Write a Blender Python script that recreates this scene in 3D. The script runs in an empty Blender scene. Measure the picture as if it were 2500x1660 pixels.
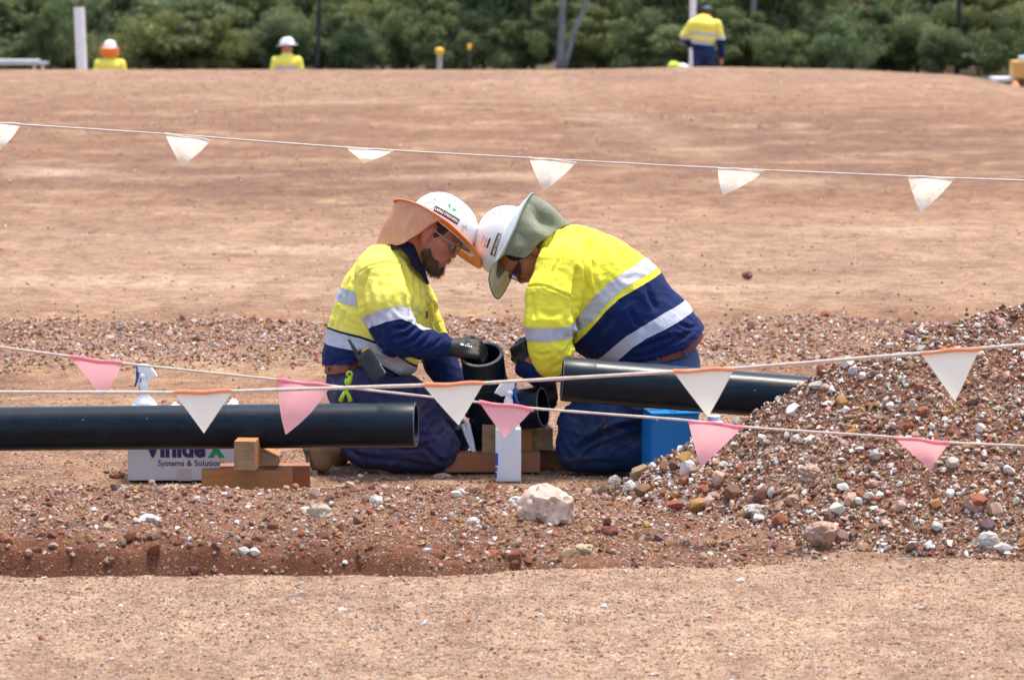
import bpy, bmesh, math, random
import numpy as np
from mathutils import Vector, Matrix, noise as mnoise

# ------------------------------------------------------------------ camera
SC = bpy.context.scene
COL = SC.collection
F_PX = 8960.0                      # focal length in photo pixels (2500 wide)
CAM_H = 1.99
PITCH = math.atan(954.0 / F_PX)
cam_data = bpy.data.cameras.new('camera')
cam_data.sensor_width = 36.0
cam_data.lens = F_PX / 2500.0 * 36.0
cam_data.clip_start = 0.5
cam_data.clip_end = 3000.0
cam = bpy.data.objects.new('camera', cam_data)
COL.objects.link(cam)
cam.location = (0, 0, CAM_H)
cam.rotation_euler = (math.pi / 2 - PITCH, 0, 0)
cam_data.dof.use_dof = True
cam_data.dof.focus_distance = 14.0
cam_data.dof.aperture_fstop = 6.3
SC.camera = cam

# ------------------------------------------------------------------ daylight
SUN_DIR = Vector((0.16, 0.16, 1.0)).normalized()       # towards the sun
sun_el = math.asin(SUN_DIR.z)
sun_az = math.atan2(SUN_DIR.x, SUN_DIR.y)
world = bpy.data.worlds.new("World")
SC.world = world
world.use_nodes = True
wn = world.node_tree
for n in list(wn.nodes):
    wn.nodes.remove(n)
w_out = wn.nodes.new('ShaderNodeOutputWorld')
w_bg = wn.nodes.new('ShaderNodeBackground')
w_sky = wn.nodes.new('ShaderNodeTexSky')
w_sky.sky_type = 'NISHITA'
w_sky.sun_disc = False
w_sky.sun_elevation = sun_el
w_sky.sun_rotation = sun_az
w_sky.dust_density = 3.0
w_sky.air_density = 1.0
w_bg.inputs['Strength'].default_value = 0.15
wn.links.new(w_sky.outputs[0], w_bg.inputs[0])
wn.links.new(w_bg.outputs[0], w_out.inputs[0])
sun_data = bpy.data.lights.new('sun', 'SUN')
sun_data.energy = 2.05
sun_data.angle = math.radians(8.0)
sun_data.color = (1.0, 0.94, 0.84)
sun = bpy.data.objects.new('sun', sun_data)
COL.objects.link(sun)
sun.rotation_euler = SUN_DIR.to_track_quat('Z', 'Y').to_euler()
SC.view_settings.view_transform = 'Standard'
SC.view_settings.look = 'None'
SC.view_settings.gamma = 1.0
SC.view_settings.exposure = 1.18
SC.view_settings.use_curve_mapping = False

# ------------------------------------------------------------------ placing
CP, SP = math.cos(PITCH), math.sin(PITCH)

def P(px, py, Y):
    """world point at depth Y that stands at photo pixel (px, py)"""
    a = (px - 1250.0) / F_PX
    b = (830.0 - py) / F_PX
    dx, dy, dz = a, CP + b * SP, -SP + b * CP
    k = Y / dy
    return Vector((dx * k, Y, CAM_H + dz * k))

def G(px, py, z=0.0):
    a = (px - 1250.0) / F_PX
    b = (830.0 - py) / F_PX
    dx, dy, dz = a, CP + b * SP, -SP + b * CP
    k = (z - CAM_H) / dz
    return Vector((dx * k, dy * k, z))

def proj(v):
    """world (N,3) -> photo pixels"""
    v = np.asarray(v, dtype=np.float64).reshape(-1, 3)
    x, y, z = v[:, 0], v[:, 1], v[:, 2] - CAM_H
    d = y * CP - z * SP
    u = y * SP + z * CP
    return 1250 + F_PX * x / d, 830 - F_PX * u / d

# ------------------------------------------------------------------ tagging and linking
def tag(o, label=None, cat=None, group=None, kind=None):
    if label: o['label'] = label
    if cat: o['category'] = cat
    if group: o['group'] = group
    if kind: o['kind'] = kind
    return o

def empty(name, loc=(0, 0, 0), label=None, cat=None, group=None):
    o = bpy.data.objects.new(name, None)
    COL.objects.link(o)
    o.location = loc
    o.empty_display_size = 0.05
    return tag(o, label, cat, group)

def mesh_np(name, verts, faces, mat=None, smooth=False, normals=None, attrs=None):
    """fast mesh from arrays; faces (N,3) or (N,4) array or a list of arrays"""
    me = bpy.data.meshes.new(name)
    verts = np.ascontiguousarray(verts, dtype=np.float32)
    fl = faces if isinstance(faces, list) else [faces]
    fl = [np.asarray(f, dtype=np.int32) for f in fl if len(f)]
    nf = sum(len(f) for f in fl)
    loops = np.concatenate([f.ravel() for f in fl]) if fl else np.zeros(0, np.int32)
    tot = np.concatenate([np.full(len(f), f.shape[1], np.int32) for f in fl]) if fl else np.zeros(0, np.int32)
    start = np.concatenate([[0], np.cumsum(tot)[:-1]]).astype(np.int32) if nf else tot
    me.vertices.add(len(verts))
    me.vertices.foreach_set('co', verts.ravel())
    me.loops.add(len(loops))
    me.loops.foreach_set('vertex_index', loops)
    me.polygons.add(nf)
    me.polygons.foreach_set('loop_start', start)
    me.polygons.foreach_set('loop_total', tot)
    me.update(calc_edges=True)
    me.validate()
    me.polygons.foreach_set('use_smooth', np.full(len(me.polygons), bool(smooth)))
    if attrs:
        for k, a in attrs.items():
            a = np.asarray(a, dtype=np.float32)
            if a.ndim == 1:
                at = me.attributes.new(k, 'FLOAT', 'POINT')
                at.data.foreach_set('value', a)
            else:
                at = me.attributes.new(k, 'FLOAT_COLOR', 'POINT')
                if a.shape[1] == 3:
                    a = np.concatenate([a, np.ones((len(a), 1), np.float32)], 1)
                at.data.foreach_set('color', a.ravel())
    if normals is not None:
        me.normals_split_custom_set_from_vertices([tuple(n) for n in np.asarray(normals, dtype=float)])
    if mat is not None:
        me.materials.append(mat)
    return me

def link(name, me, parent=None, loc=None):
    """link as one object; geometry is in world space, so a child is moved into its parent's frame"""
    o = bpy.data.objects.new(name, me)
    COL.objects.link(o)
    if parent is not None:
        o.parent = parent
        m = Matrix.Identity(4)
        p = parent
        chain = []
        while p is not None:
            chain.append(p)
            p = p.parent
        for q in reversed(chain):
            m = m @ q.matrix_parent_inverse @ Matrix.LocRotScale(q.location, q.rotation_euler, q.scale)
        o.matrix_parent_inverse = m.inverted()
    if loc is not None:
        o.location = loc
    return o

def recenter(o):
    """put the origin of a top-level mesh object at the bottom centre of its geometry"""
    me = o.data
    n = len(me.vertices)
    co = np.empty(n * 3, np.float32)
    me.vertices.foreach_get('co', co)
    co = co.reshape(-1, 3)
    c = np.array([(co[:, 0].min() + co[:, 0].max()) / 2, (co[:, 1].min() + co[:, 1].max()) / 2, co[:, 2].min()])
    me.vertices.foreach_set('co', (co - c).astype(np.float32).ravel())
    me.update()
    o.location = Vector(c.tolist())
    return o

def bm_obj(name, bm, mat, parent=None, smooth=False, angle=None):
    me = bpy.data.meshes.new(name)
    bm.to_mesh(me)
    bm.free()
    if mat is not None:
        me.materials.append(mat)
    if smooth:
        me.polygons.foreach_set('use_smooth', np.ones(len(me.polygons), dtype=bool))
        if angle:
            me.set_sharp_from_angle(angle=math.radians(angle))
    return link(name, me, parent)

# ------------------------------------------------------------------ shapes
def frame_of(d, up=Vector((0, 0, 1))):
    d = Vector(d).normalized()
    if abs(d.dot(up)) > 0.98:
        up = Vector((0, 1, 0))
    s = d.cross(up).normalized()
    u = s.cross(d).normalized()
    return d, s, u

def add_box(bm, c, sx, sy, sz, rot=None, bevel=0.0, seg=2):
    """box centred on c; rot is a 3x3 Matrix"""
    m = Matrix.Translation(Vector(c)) @ ((rot.to_4x4() if rot else Matrix.Identity(4)) @ Matrix.Diagonal((sx, sy, sz, 1)))
    t = bmesh.new()
    bmesh.ops.create_cube(t, size=1.0, matrix=m)
    if bevel > 0:
        bmesh.ops.bevel(t, geom=list(t.edges), offset=bevel, segments=seg, profile=0.6, affect='EDGES')
    off = {}
    for v in t.verts:
        off[v] = bm.verts.new(v.co)
    for f in t.faces:
        bm.faces.new([off[v] for v in f.verts])
    t.free()

def add_tube(bm, pts, rads, seg=10, caps=True, closed=False):
    pts = [Vector(p) for p in pts]
    if not hasattr(rads, '__len__'):
        rads = [rads] * len(pts)
    rings = []
    prev = None
    n = len(pts)
    for i, p in enumerate(pts):
        if closed:
            d = (pts[(i + 1) % n] - pts[i - 1]).normalized()
        else:
            d = (pts[min(i + 1, n - 1)] - pts[max(i - 1, 0)]).normalized()
        if prev is None:
            _, s, u = frame_of(d)
        else:
            s = (prev - d * prev.dot(d)).normalized()
            u = s.cross(d).normalized()
        prev = s
        u = d.cross(s)
        rings.append([bm.verts.new(p + (s * math.cos(2 * math.pi * k / seg) + u * math.sin(2 * math.pi * k / seg)) * rads[i]) for k in range(seg)])
    for i in range(n - 1 + (1 if closed else 0)):
        a, b = rings[i], rings[(i + 1) % n]
        for k in range(seg):
            bm.faces.new([a[k], a[(k + 1) % seg], b[(k + 1) % seg], b[k]])
    if caps and not closed:
        bm.faces.new(list(reversed(rings[0])))
        bm.faces.new(rings[-1])
    return rings

def add_lathe(bm, origin, axis, prof, seg=32, sx=1.0, sy=1.0, side=None):
    """prof: (radius, height along axis) list"""
    d = Vector(axis).normalized()
    if side is None:
        _, s, u = frame_of(d, Vector((0, 1, 0)))
    else:
        s = Vector(side)
        s = (s - d * s.dot(d)).normalized()
        u = d.cross(s)
    origin = Vector(origin)
    rings = []
    for r, h in prof:
        rings.append([bm.verts.new(origin + d * h + s * (r * sx * math.cos(2 * math.pi * k / seg)) + u * (r * sy * math.sin(2 * math.pi * k / seg))) for k in range(seg)])
    for a, b in zip(rings[:-1], rings[1:]):
        for k in range(seg):
            bm.faces.new([a[k], a[(k + 1) % seg], b[(k + 1) % seg], b[k]])
    return rings

def text_mesh(body, size=1.0, bold=0.0, spacing=1.0, align='CENTER'):
    """flat letters as (verts, faces) in the XY plane"""
    cu = bpy.data.curves.new('lettering', 'FONT')
    cu.body = body
    cu.size = size
    cu.align_x = align
    cu.align_y = 'CENTER'
    cu.offset = bold
    cu.space_character = spacing
    cu.resolution_u = 3
    o = bpy.data.objects.new('lettering', cu)
    COL.objects.link(o)
    dg = bpy.context.evaluated_depsgraph_get()
    me = o.evaluated_get(dg).to_mesh()
    vs = [v.co.copy() for v in me.vertices]
    fs = [tuple(p.vertices) for p in me.polygons]
    o.evaluated_get(dg).to_mesh_clear()
    bpy.data.objects.remove(o)
    bpy.data.curves.remove(cu)
    return vs, fs

# ------------------------------------------------------------------ lattice noise (numpy)
_rng = np.random.RandomState(7)
_TAB = _rng.rand(256, 256).astype(np.float32)

def vn(x, y, s=0):
    x = np.asarray(x, dtype=np.float64) + s * 37.17
    y = np.asarray(y, dtype=np.float64) + s * 91.73
    xi = np.floor(x).astype(np.int64); yi = np.floor(y).astype(np.int64)
    fx = x - xi; fy = y - yi
    fx = fx * fx * (3 - 2 * fx); fy = fy * fy * (3 - 2 * fy)
    a = _TAB[xi & 255, yi & 255]; b = _TAB[(xi + 1) & 255, yi & 255]
    c = _TAB[xi & 255, (yi + 1) & 255]; d = _TAB[(xi + 1) & 255, (yi + 1) & 255]
    return (a * (1 - fx) + b * fx) * (1 - fy) + (c * (1 - fx) + d * fx) * fy - 0.5

def fbm(x, y, s=0, oct=4):
    t = 0; a = 1.0; f = 1.0
    for i in range(oct):
        t = t + a * vn(x * f, y * f, s + i * 3)
        a *= 0.5; f *= 2.03
    return t

def sstep(a, b, x):
    t = np.clip((x - a) / (b - a), 0, 1)
    return t * t * (3 - 2 * t)
# ------------------------------------------------------------------ materials
def new_mat(name):
    m = bpy.data.materials.new(name)
    m.use_nodes = True
    nt = m.node_tree
    for n in list(nt.nodes):
        nt.nodes.remove(n)
    out = nt.nodes.new('ShaderNodeOutputMaterial')
    b = nt.nodes.new('ShaderNodeBsdfPrincipled')
    nt.links.new(b.outputs[0], out.inputs[0])
    return m, nt, b, out

def N(nt, kind, **kw):
    n = nt.nodes.new(kind)
    for k, v in kw.items():
        if k in n.inputs.keys():
            n.inputs[k].default_value = v
        else:
            setattr(n, k, v)
    return n

def ramp(nt, fac, stops, interp='LINEAR'):
    r = nt.nodes.new('ShaderNodeValToRGB')
    r.color_ramp.interpolation = interp
    el = r.color_ramp.elements
    while len(el) > 1:
        el.remove(el[-1])
    el[0].position = stops[0][0]
    el[0].color = (*stops[0][1], 1)
    for p, c in stops[1:]:
        e = el.new(p)
        e.color = (*c, 1)
    nt.links.new(fac, r.inputs[0])
    return r

def coords(nt, obj=True, scale=(1, 1, 1)):
    tc = nt.nodes.new('ShaderNodeTexCoord')
    mp = nt.nodes.new('ShaderNodeMapping')
    mp.inputs['Scale'].default_value = scale
    nt.links.new(tc.outputs['Object' if obj else 'Generated'], mp.inputs[0])
    return mp.outputs[0]

def noise(nt, vec, scale, detail=4, rough=0.5, dist=0.0):
    n = N(nt, 'ShaderNodeTexNoise')
    n.inputs['Scale'].default_value = scale
    n.inputs['Detail'].default_value = detail
    n.inputs['Roughness'].default_value = rough
    n.inputs['Distortion'].default_value = dist
    nt.links.new(vec, n.inputs['Vector'])
    return n

def mixc(nt, fac, a, b, mode='MIX'):
    m = nt.nodes.new('ShaderNodeMix')
    m.data_type = 'RGBA'
    m.blend_type = mode
    for sock, v in ((0, fac), (6, a), (7, b)):
        if hasattr(v, 'links') or hasattr(v, 'is_output'):
            nt.links.new(v, m.inputs[sock])
        elif sock == 0:
            m.inputs[0].default_value = v
        else:
            m.inputs[sock].default_value = (*v, 1)
    return m.outputs[2]

def bump(nt, b, height, strength=0.3, dist=0.01, prev=None):
    n = nt.nodes.new('ShaderNodeBump')
    n.inputs['Strength'].default_value = strength
    n.inputs['Distance'].default_value = dist
    nt.links.new(height, n.inputs['Height'])
    if prev is not None:
        nt.links.new(prev, n.inputs['Normal'])
    nt.links.new(n.outputs[0], b.inputs['Normal'])
    return n.outputs[0]

def simple(name, col, rough=0.6, var=0.12, vscale=20.0, bs=0.15, bscale=200.0, bdist=0.002, metal=0.0, spec=0.5, trans=0.0, dirt=None, dirt_amt=0.5, sheen=0.0, coat=0.0):
    m, nt, b, out = new_mat(name)
    v = coords(nt)
    n1 = noise(nt, v, vscale, 5, 0.6)
    lo = tuple(c * (1 - var) for c in col)
    hi = tuple(min(1, c * (1 + var)) for c in col)
    r = ramp(nt, n1.outputs[0], [(0.3, lo), (0.7, hi)])
    c = r.outputs[0]
    if dirt is not None:
        n3 = noise(nt, v, vscale * 0.55, 6, 0.7, 0.4)
        rr = ramp(nt, n3.outputs[0], [(0.52, (0, 0, 0)), (0.75, (dirt_amt,) * 3)])
        c = mixc(nt, rr.outputs[0], c, dirt)
    nt.links.new(c, b.inputs['Base Color'])
    b.inputs['Roughness'].default_value = rough
    b.inputs['Metallic'].default_value = metal
    b.inputs['Specular IOR Level'].default_value = spec
    b.inputs['Sheen Weight'].default_value = sheen
    b.inputs['Coat Weight'].default_value = coat
    b.inputs['Transmission Weight'].default_value = trans
    if bs > 0:
        n2 = noise(nt, v, bscale, 3, 0.6)
        bump(nt, b, n2.outputs[0], bs, bdist)
    return m

def fabric(name, col, var=0.1, folds=0.5, dirt=None, dirt_amt=0.4, rough=0.85, fold_scale=9.0, sheen=0.02, low=0.5, hi=0.8):
    """woven cloth: soft creases in the relief, fine weave, dusty patches"""
    m, nt, b, out = new_mat(name)
    v = coords(nt)
    n1 = noise(nt, v, 7.0, 5, 0.6)
    lo = tuple(c * (1 - var) for c in col)
    hc = tuple(min(1, c * (1 + var)) for c in col)
    c = ramp(nt, n1.outputs[0], [(0.3, lo), (0.7, hc)]).outputs[0]
    if dirt is not None:
        n3 = noise(nt, v, 11.0, 8, 0.75, 0.8)
        rr = ramp(nt, n3.outputs[0], [(low, (0, 0, 0)), (hi, (dirt_amt,) * 3)])
        c = mixc(nt, rr.outputs[0], c, dirt)
    nt.links.new(c, b.inputs['Base Color'])
    b.inputs['Roughness'].default_value = rough
    b.inputs['Specular IOR Level'].default_value = 0.25
    b.inputs['Sheen Weight'].default_value = sheen
    nf = noise(nt, v, fold_scale, 3, 0.5, 1.6)
    p = bump(nt, b, nf.outputs[0], folds, 0.02)
    nf2 = noise(nt, v, fold_scale * 2.6, 2, 0.5, 2.5)
    p = bump(nt, b, nf2.outputs[0], folds * 0.5, 0.007, p)
    nw = noise(nt, v, 420.0, 2, 0.5)
    bump(nt, b, nw.outputs[0], 0.2, 0.0008, p)
    return m

M = {}
M['yellow'] = fabric('washed_fluoro_yellow_cotton', (0.85, 0.755, 0.12), var=0.05, folds=0.5, dirt=(0.42, 0.28, 0.10), dirt_amt=0.16, low=0.56, hi=0.85)
M['yellow_b'] = fabric('bright_fluoro_yellow_cotton', (0.86, 0.80, 0.06), var=0.04, folds=0.45, dirt=(0.5, 0.33, 0.08), dirt_amt=0.1, low=0.6, hi=0.85)
M['navy'] = fabric('navy_cotton', (0.0035, 0.0135, 0.078), var=0.16, folds=0.45, dirt=(0.12, 0.12, 0.19), dirt_amt=0.16, low=0.5)
M['trouser_a'] = fabric('navy_work_drill', (0.026, 0.027, 0.080), var=0.2, folds=0.5, dirt=(0.24, 0.15, 0.12), dirt_amt=0.34, low=0.46)
M['trouser_b'] = fabric('dark_blue_drill', (0.010, 0.028, 0.085), var=0.2, folds=0.5, dirt=(0.30, 0.17, 0.12), dirt_amt=0.42, low=0.52, hi=0.8)
M['trouser_b_lit'] = fabric('dark_blue_drill_lit', (0.05, 0.09, 0.18), var=0.2, folds=0.4)  # paler copy of the trouser cloth, with the light on the hips in its colour
M['collar'] = fabric('dark_navy_collar', (0.006, 0.007, 0.028), var=0.1, folds=0.2)
M['tape'] = fabric('silver_reflective_tape', (0.50, 0.51, 0.56), var=0.04, folds=0.35, rough=0.42, sheen=0.0, dirt=(0.3, 0.27, 0.25), dirt_amt=0.15)
M['skin_a'] = simple('ruddy_skin', (0.46, 0.17, 0.12), 0.55, 0.14, 30, 0.2, 240, 0.001)
M['skin_b'] = simple('tanned_skin', (0.40, 0.15, 0.08), 0.5, 0.12, 30, 0.2, 240, 0.001)
for k in ('skin_a', 'skin_b'):
    pb = [n for n in M[k].node_tree.nodes if n.type == 'BSDF_PRINCIPLED'][0]
    pb.inputs['Subsurface Weight'].default_value = 0.12
    pb.inputs['Subsurface Radius'].default_value = (0.012, 0.004, 0.002)
    pb.inputs['Subsurface Scale'].default_value = 1.0
M['hair'] = simple('dark_brown_hair', (0.045, 0.022, 0.014), 0.7, 0.4, 90, 0.8, 300, 0.004)
M['beard'] = simple('brown_beard', (0.13, 0.062, 0.038), 0.75, 0.45, 120, 0.9, 320, 0.004)
M['black_hair'] = simple('black_hair', (0.012, 0.010, 0.010), 0.5, 0.4, 90, 0.8, 300, 0.004)
M['helmet'] = simple('white_helmet_plastic', (0.80, 0.80, 0.78), 0.28, 0.02, 12, 0.05, 60, 0.002, dirt=(0.50, 0.44, 0.37), dirt_amt=0.30, coat=0.3)
M['helmet_dull'] = simple('scuffed_white_helmet', (0.70, 0.71, 0.70), 0.4, 0.04, 14, 0.08, 60, 0.002, dirt=(0.45, 0.40, 0.33), dirt_amt=0.45, coat=0.1)
M['orange'] = simple('orange_brim_cloth', (0.80, 0.20, 0.022), 0.5, 0.10, 12, 0.15, 150, 0.002, dirt=(0.6, 0.42, 0.28), dirt_amt=0.3)
M['flap_o_old'] = fabric('faded_orange_cloth', (0.72, 0.36, 0.17), var=0.10, folds=0.6, dirt=(0.70, 0.45, 0.30), dirt_amt=0.5)
M['sage'] = simple('sage_brim_edge', (0.26, 0.33, 0.27), 0.7, 0.12, 20, 0.2, 200, 0.002)
M['sage_pale'] = simple('pale_grey_brim', (0.50, 0.58, 0.60), 0.6, 0.06, 14, 0.1, 150, 0.002, dirt=(0.4, 0.37, 0.3), dirt_amt=0.3)
M['cream'] = simple('cream_brim_lining', (0.74, 0.66, 0.55), 0.8, 0.12, 20, 0.2, 200, 0.002, dirt=(0.4, 0.28, 0.18), dirt_amt=0.5)
M['flap_g'] = fabric('sage_green_cloth', (0.165, 0.18, 0.115), var=0.15, folds=0.5, dirt=(0.12, 0.10, 0.05), dirt_amt=0.4, rough=0.95, sheen=0.4)
M['black_glove'] = simple('black_rubber_glove', (0.018, 0.014, 0.012), 0.6, 0.3, 30, 0.4, 350, 0.002)
M['leather'] = simple('brown_leather_belt', (0.26, 0.062, 0.018), 0.6, 0.25, 25, 0.2, 200, 0.001)
M['leather_dark'] = simple('red_brown_belt', (0.15, 0.022, 0.010), 0.6, 0.2, 25, 0.2, 200, 0.001)
M['boot'] = simple('tan_nubuck_boot', (0.22, 0.125, 0.06), 0.85, 0.2, 25, 0.3, 120, 0.003, dirt=(0.33, 0.21, 0.14), dirt_amt=0.5)
M['sole'] = simple('dusty_rubber_sole', (0.10, 0.075, 0.055), 0.85, 0.2, 25, 0.4, 80, 0.003)
M['black_plastic'] = simple('black_radio_plastic', (0.022, 0.026, 0.030), 0.42, 0.2, 25, 0.15, 250, 0.001)
M['lens_clear'] = simple('clear_spectacle_lens', (0.55, 0.55, 0.6), 0.08, 0.02, 12, 0, trans=0.9)
M['lens_dark'] = simple('dark_mirrored_lens', (0.015, 0.012, 0.03), 0.08, 0.1, 12, 0)
M['lime'] = simple('lime_plastic', (0.50, 0.72, 0.01), 0.45, 0.06, 12, 0.05, 80, 0.001)
M['white_plastic'] = simple('white_plastic', (0.80, 0.80, 0.80), 0.35, 0.02, 12, 0.0)
M['blue_plastic'] = simple('blue_trigger_plastic', (0.012, 0.10, 0.42), 0.3, 0.1, 12, 0.0)
M['steel'] = simple('galvanised_steel', (0.5, 0.5, 0.52), 0.35, 0.1, 12, 0.1, 80, 0.001, metal=0.9)
M['ink_black'] = simple('black_print', (0.02, 0.018, 0.02), 0.6, 0.1, 12, 0.0)
M['ink_white'] = simple('white_print', (0.8, 0.8, 0.78), 0.6, 0.02, 12, 0.0)
M['ink_green'] = simple('green_print', (0.01, 0.32, 0.15), 0.6, 0.05, 12, 0.0)
M['ink_pink'] = simple('faded_pink_print', (0.62, 0.30, 0.33), 0.6, 0.05, 12, 0.0)
M['ink_blue'] = simple('blue_print', (0.02, 0.08, 0.40), 0.6, 0.05, 12, 0.0)
M['ink_navy'] = simple('navy_print', (0.025, 0.018, 0.13), 0.6, 0.05, 12, 0.0)
M['ink_maroon'] = simple('maroon_print', (0.22, 0.02, 0.06), 0.6, 0.05, 12, 0.0)
M['ink_yellow'] = simple('yellow_print', (0.60, 0.55, 0.12), 0.6, 0.05, 12, 0.0)
M['ink_red'] = simple('red_print', (0.45, 0.03, 0.03), 0.6, 0.05, 12, 0.0)
M['ink_orange'] = simple('orange_print', (0.75, 0.22, 0.04), 0.6, 0.05, 12, 0.0)
M['carton'] = simple('white_carton_board', (0.60, 0.61, 0.66), 0.75, 0.03, 9, 0.1, 60, 0.002, dirt=(0.42, 0.34, 0.28), dirt_amt=0.2)
M['rag'] = fabric('white_rag', (0.80, 0.80, 0.80), var=0.03, folds=0.5)
M['blue_metal'] = simple('blue_painted_metal', (0.010, 0.22, 0.62), 0.35, 0.07, 8, 0.08, 40, 0.002, dirt=(0.2, 0.2, 0.22), dirt_amt=0.12)
M['rope'] = simple('dusty_white_rope', (0.60, 0.50, 0.43), 0.9, 0.15, 60, 0.6, 500, 0.003)
M['yellow_cap'] = simple('yellow_cap', (0.85, 0.50, 0.02), 0.5, 0.05, 12, 0.0)
M['white_post'] = simple('white_pvc_pipe', (0.80, 0.80, 0.79), 0.4, 0.04, 6, 0.0)
M['stake'] = simple('weathered_stake', (0.40, 0.37, 0.33), 0.9, 0.15, 30, 0.3, 100, 0.002)
M['bark'] = simple('pale_gum_bark', (0.25, 0.23, 0.21), 0.9, 0.35, 3.0, 0.5, 20, 0.02)
M['bark_dark'] = simple('dark_bark', (0.055, 0.045, 0.04), 0.9, 0.4, 3.0, 0.5, 20, 0.02)

def mat_hdpe(name):
    m, nt, b, out = new_mat(name)
    v = coords(nt)
    n1 = noise(nt, v, 14, 6, 0.65)
    c = ramp(nt, n1.outputs[0], [(0.35, (0.003, 0.007, 0.012)), (0.7, (0.006, 0.015, 0.026))]).outputs[0]
    vd = coords(nt, True, (1.2, 30, 30))
    n2 = noise(nt, vd, 3.0, 6, 0.7)
    dust = ramp(nt, n2.outputs[0], [(0.58, (0, 0, 0)), (0.85, (0.30,) * 3)]).outputs[0]
    c = mixc(nt, dust, c, (0.07, 0.06, 0.055))
    n4 = noise(nt, v, 90, 2, 0.5)
    sp = ramp(nt, n4.outputs[0], [(0.74, (0, 0, 0)), (0.78, (0.7,) * 3)]).outputs[0]
    c = mixc(nt, sp, c, (0.3, 0.25, 0.2))
    nt.links.new(c, b.inputs['Base Color'])
    rr = ramp(nt, n2.outputs[0], [(0.3, (0.24,) * 3), (0.8, (0.42,) * 3)])
    nt.links.new(rr.outputs[0], b.inputs['Roughness'])
    b.inputs['Specular IOR Level'].default_value = 0.22
    n3 = noise(nt, vd, 9.0, 3, 0.6)
    bump(nt, b, n3.outputs[0], 0.12, 0.002)
    return m
M['hdpe'] = mat_hdpe('black_polyethylene')
M['pipe_cut'] = simple('cut_pipe_edge', (0.10, 0.085, 0.09), 0.5, 0.15, 30, 0.2, 150, 0.001)

def mat_timber(name, a, b_, grey):
    m, nt, b, out = new_mat(name)
    v = coords(nt, True, (4, 60, 60))
    n1 = noise(nt, v, 1.3, 6, 0.65, 0.6)
    c = ramp(nt, n1.outputs[0], [(0.3, a), (0.55, b_), (0.75, tuple(x * 0.6 for x in a))]).outputs[0]
    v2 = coords(nt, True, (1, 1, 1))
    n2 = noise(nt, v2, 14, 6, 0.7)
    f = ramp(nt, n2.outputs[0], [(0.45, (0, 0, 0)), (0.7, (0.75,) * 3)]).outputs[0]
    c = mixc(nt, f, c, grey)
    nt.links.new(c, b.inputs['Base Color'])
    b.inputs['Roughness'].default_value = 0.85
    bump(nt, b, n1.outputs[0], 0.5, 0.003)
    return m
M['timber'] = mat_timber('orange_pine', (0.34, 0.13, 0.035), (0.46, 0.19, 0.05), (0.30, 0.17, 0.10))
M['timber_red'] = mat_timber('red_brown_hardwood', (0.26, 0.09, 0.035), (0.34, 0.13, 0.05), (0.24, 0.14, 0.10))
M['timber_end'] = mat_timber('sawn_end_grain', (0.36, 0.24, 0.13), (0.44, 0.30, 0.17), (0.26, 0.18, 0.12))
M['timber_old'] = mat_timber('weathered_rough_timber', (0.22, 0.13, 0.075), (0.36, 0.24, 0.12), (0.10, 0.07, 0.05))

def mat_flag(name, col, edge, translucent=0.35):
    m, nt, b, out = new_mat(name)
    v = coords(nt)
    n1 = noise(nt, v, 30, 6, 0.7, 0.6)
    c = ramp(nt, n1.outputs[0], [(0.45, col), (0.75, edge)]).outputs[0]
    nt.links.new(c, b.inputs['Base Color'])
    b.inputs['Roughness'].default_value = 0.6
    n2 = noise(nt, v, 60, 3, 0.5, 1.0)
    bump(nt, b, n2.outputs[0], 0.25, 0.004)
    tr = nt.nodes.new('ShaderNodeBsdfTranslucent')
    nt.links.new(c, tr.inputs['Color'])
    mx = nt.nodes.new('ShaderNodeMixShader')
    mx.inputs[0].default_value = translucent
    nt.links.new(b.outputs[0], mx.inputs[1])
    nt.links.new(tr.outputs[0], mx.inputs[2])
    nt.links.new(mx.outputs[0], out.inputs[0])
    return m
M['flag_white'] = mat_flag('white_pennant', (0.90, 0.85, 0.76), (0.78, 0.55, 0.33), 0.5)
M['flag_cream'] = mat_flag('cream_pennant', (0.94, 0.90, 0.77), (0.92, 0.84, 0.68), 0.5)
M['flag_pink'] = mat_flag('faded_pink_pennant', (0.93, 0.47, 0.48), (0.93, 0.40, 0.44), 0.5)
M['hem_orange'] = mat_flag('orange_pennant_hem', (0.85, 0.36, 0.18), (0.82, 0.26, 0.11), 0.4)
M['hem_pink'] = mat_flag('pink_pennant_hem', (0.90, 0.30, 0.37), (0.90, 0.26, 0.34), 0.4)

M['flap_o'] = mat_flag('faded_orange_cloth', (0.90, 0.52, 0.30), (0.90, 0.64, 0.46), 0.5)

def mat_bottle(name):
    m, nt, b, out = new_mat(name)
    b.inputs['Base Color'].default_value = (0.72, 0.76, 0.80, 1)
    b.inputs['Roughness'].default_value = 0.35
    b.inputs['Subsurface Weight'].default_value = 0.5
    b.inputs['Subsurface Radius'].default_value = (0.03, 0.03, 0.03)
    b.inputs['Subsurface Scale'].default_value = 1.0
    return m
M['bottle'] = mat_bottle('cloudy_plastic_bottle')

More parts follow.
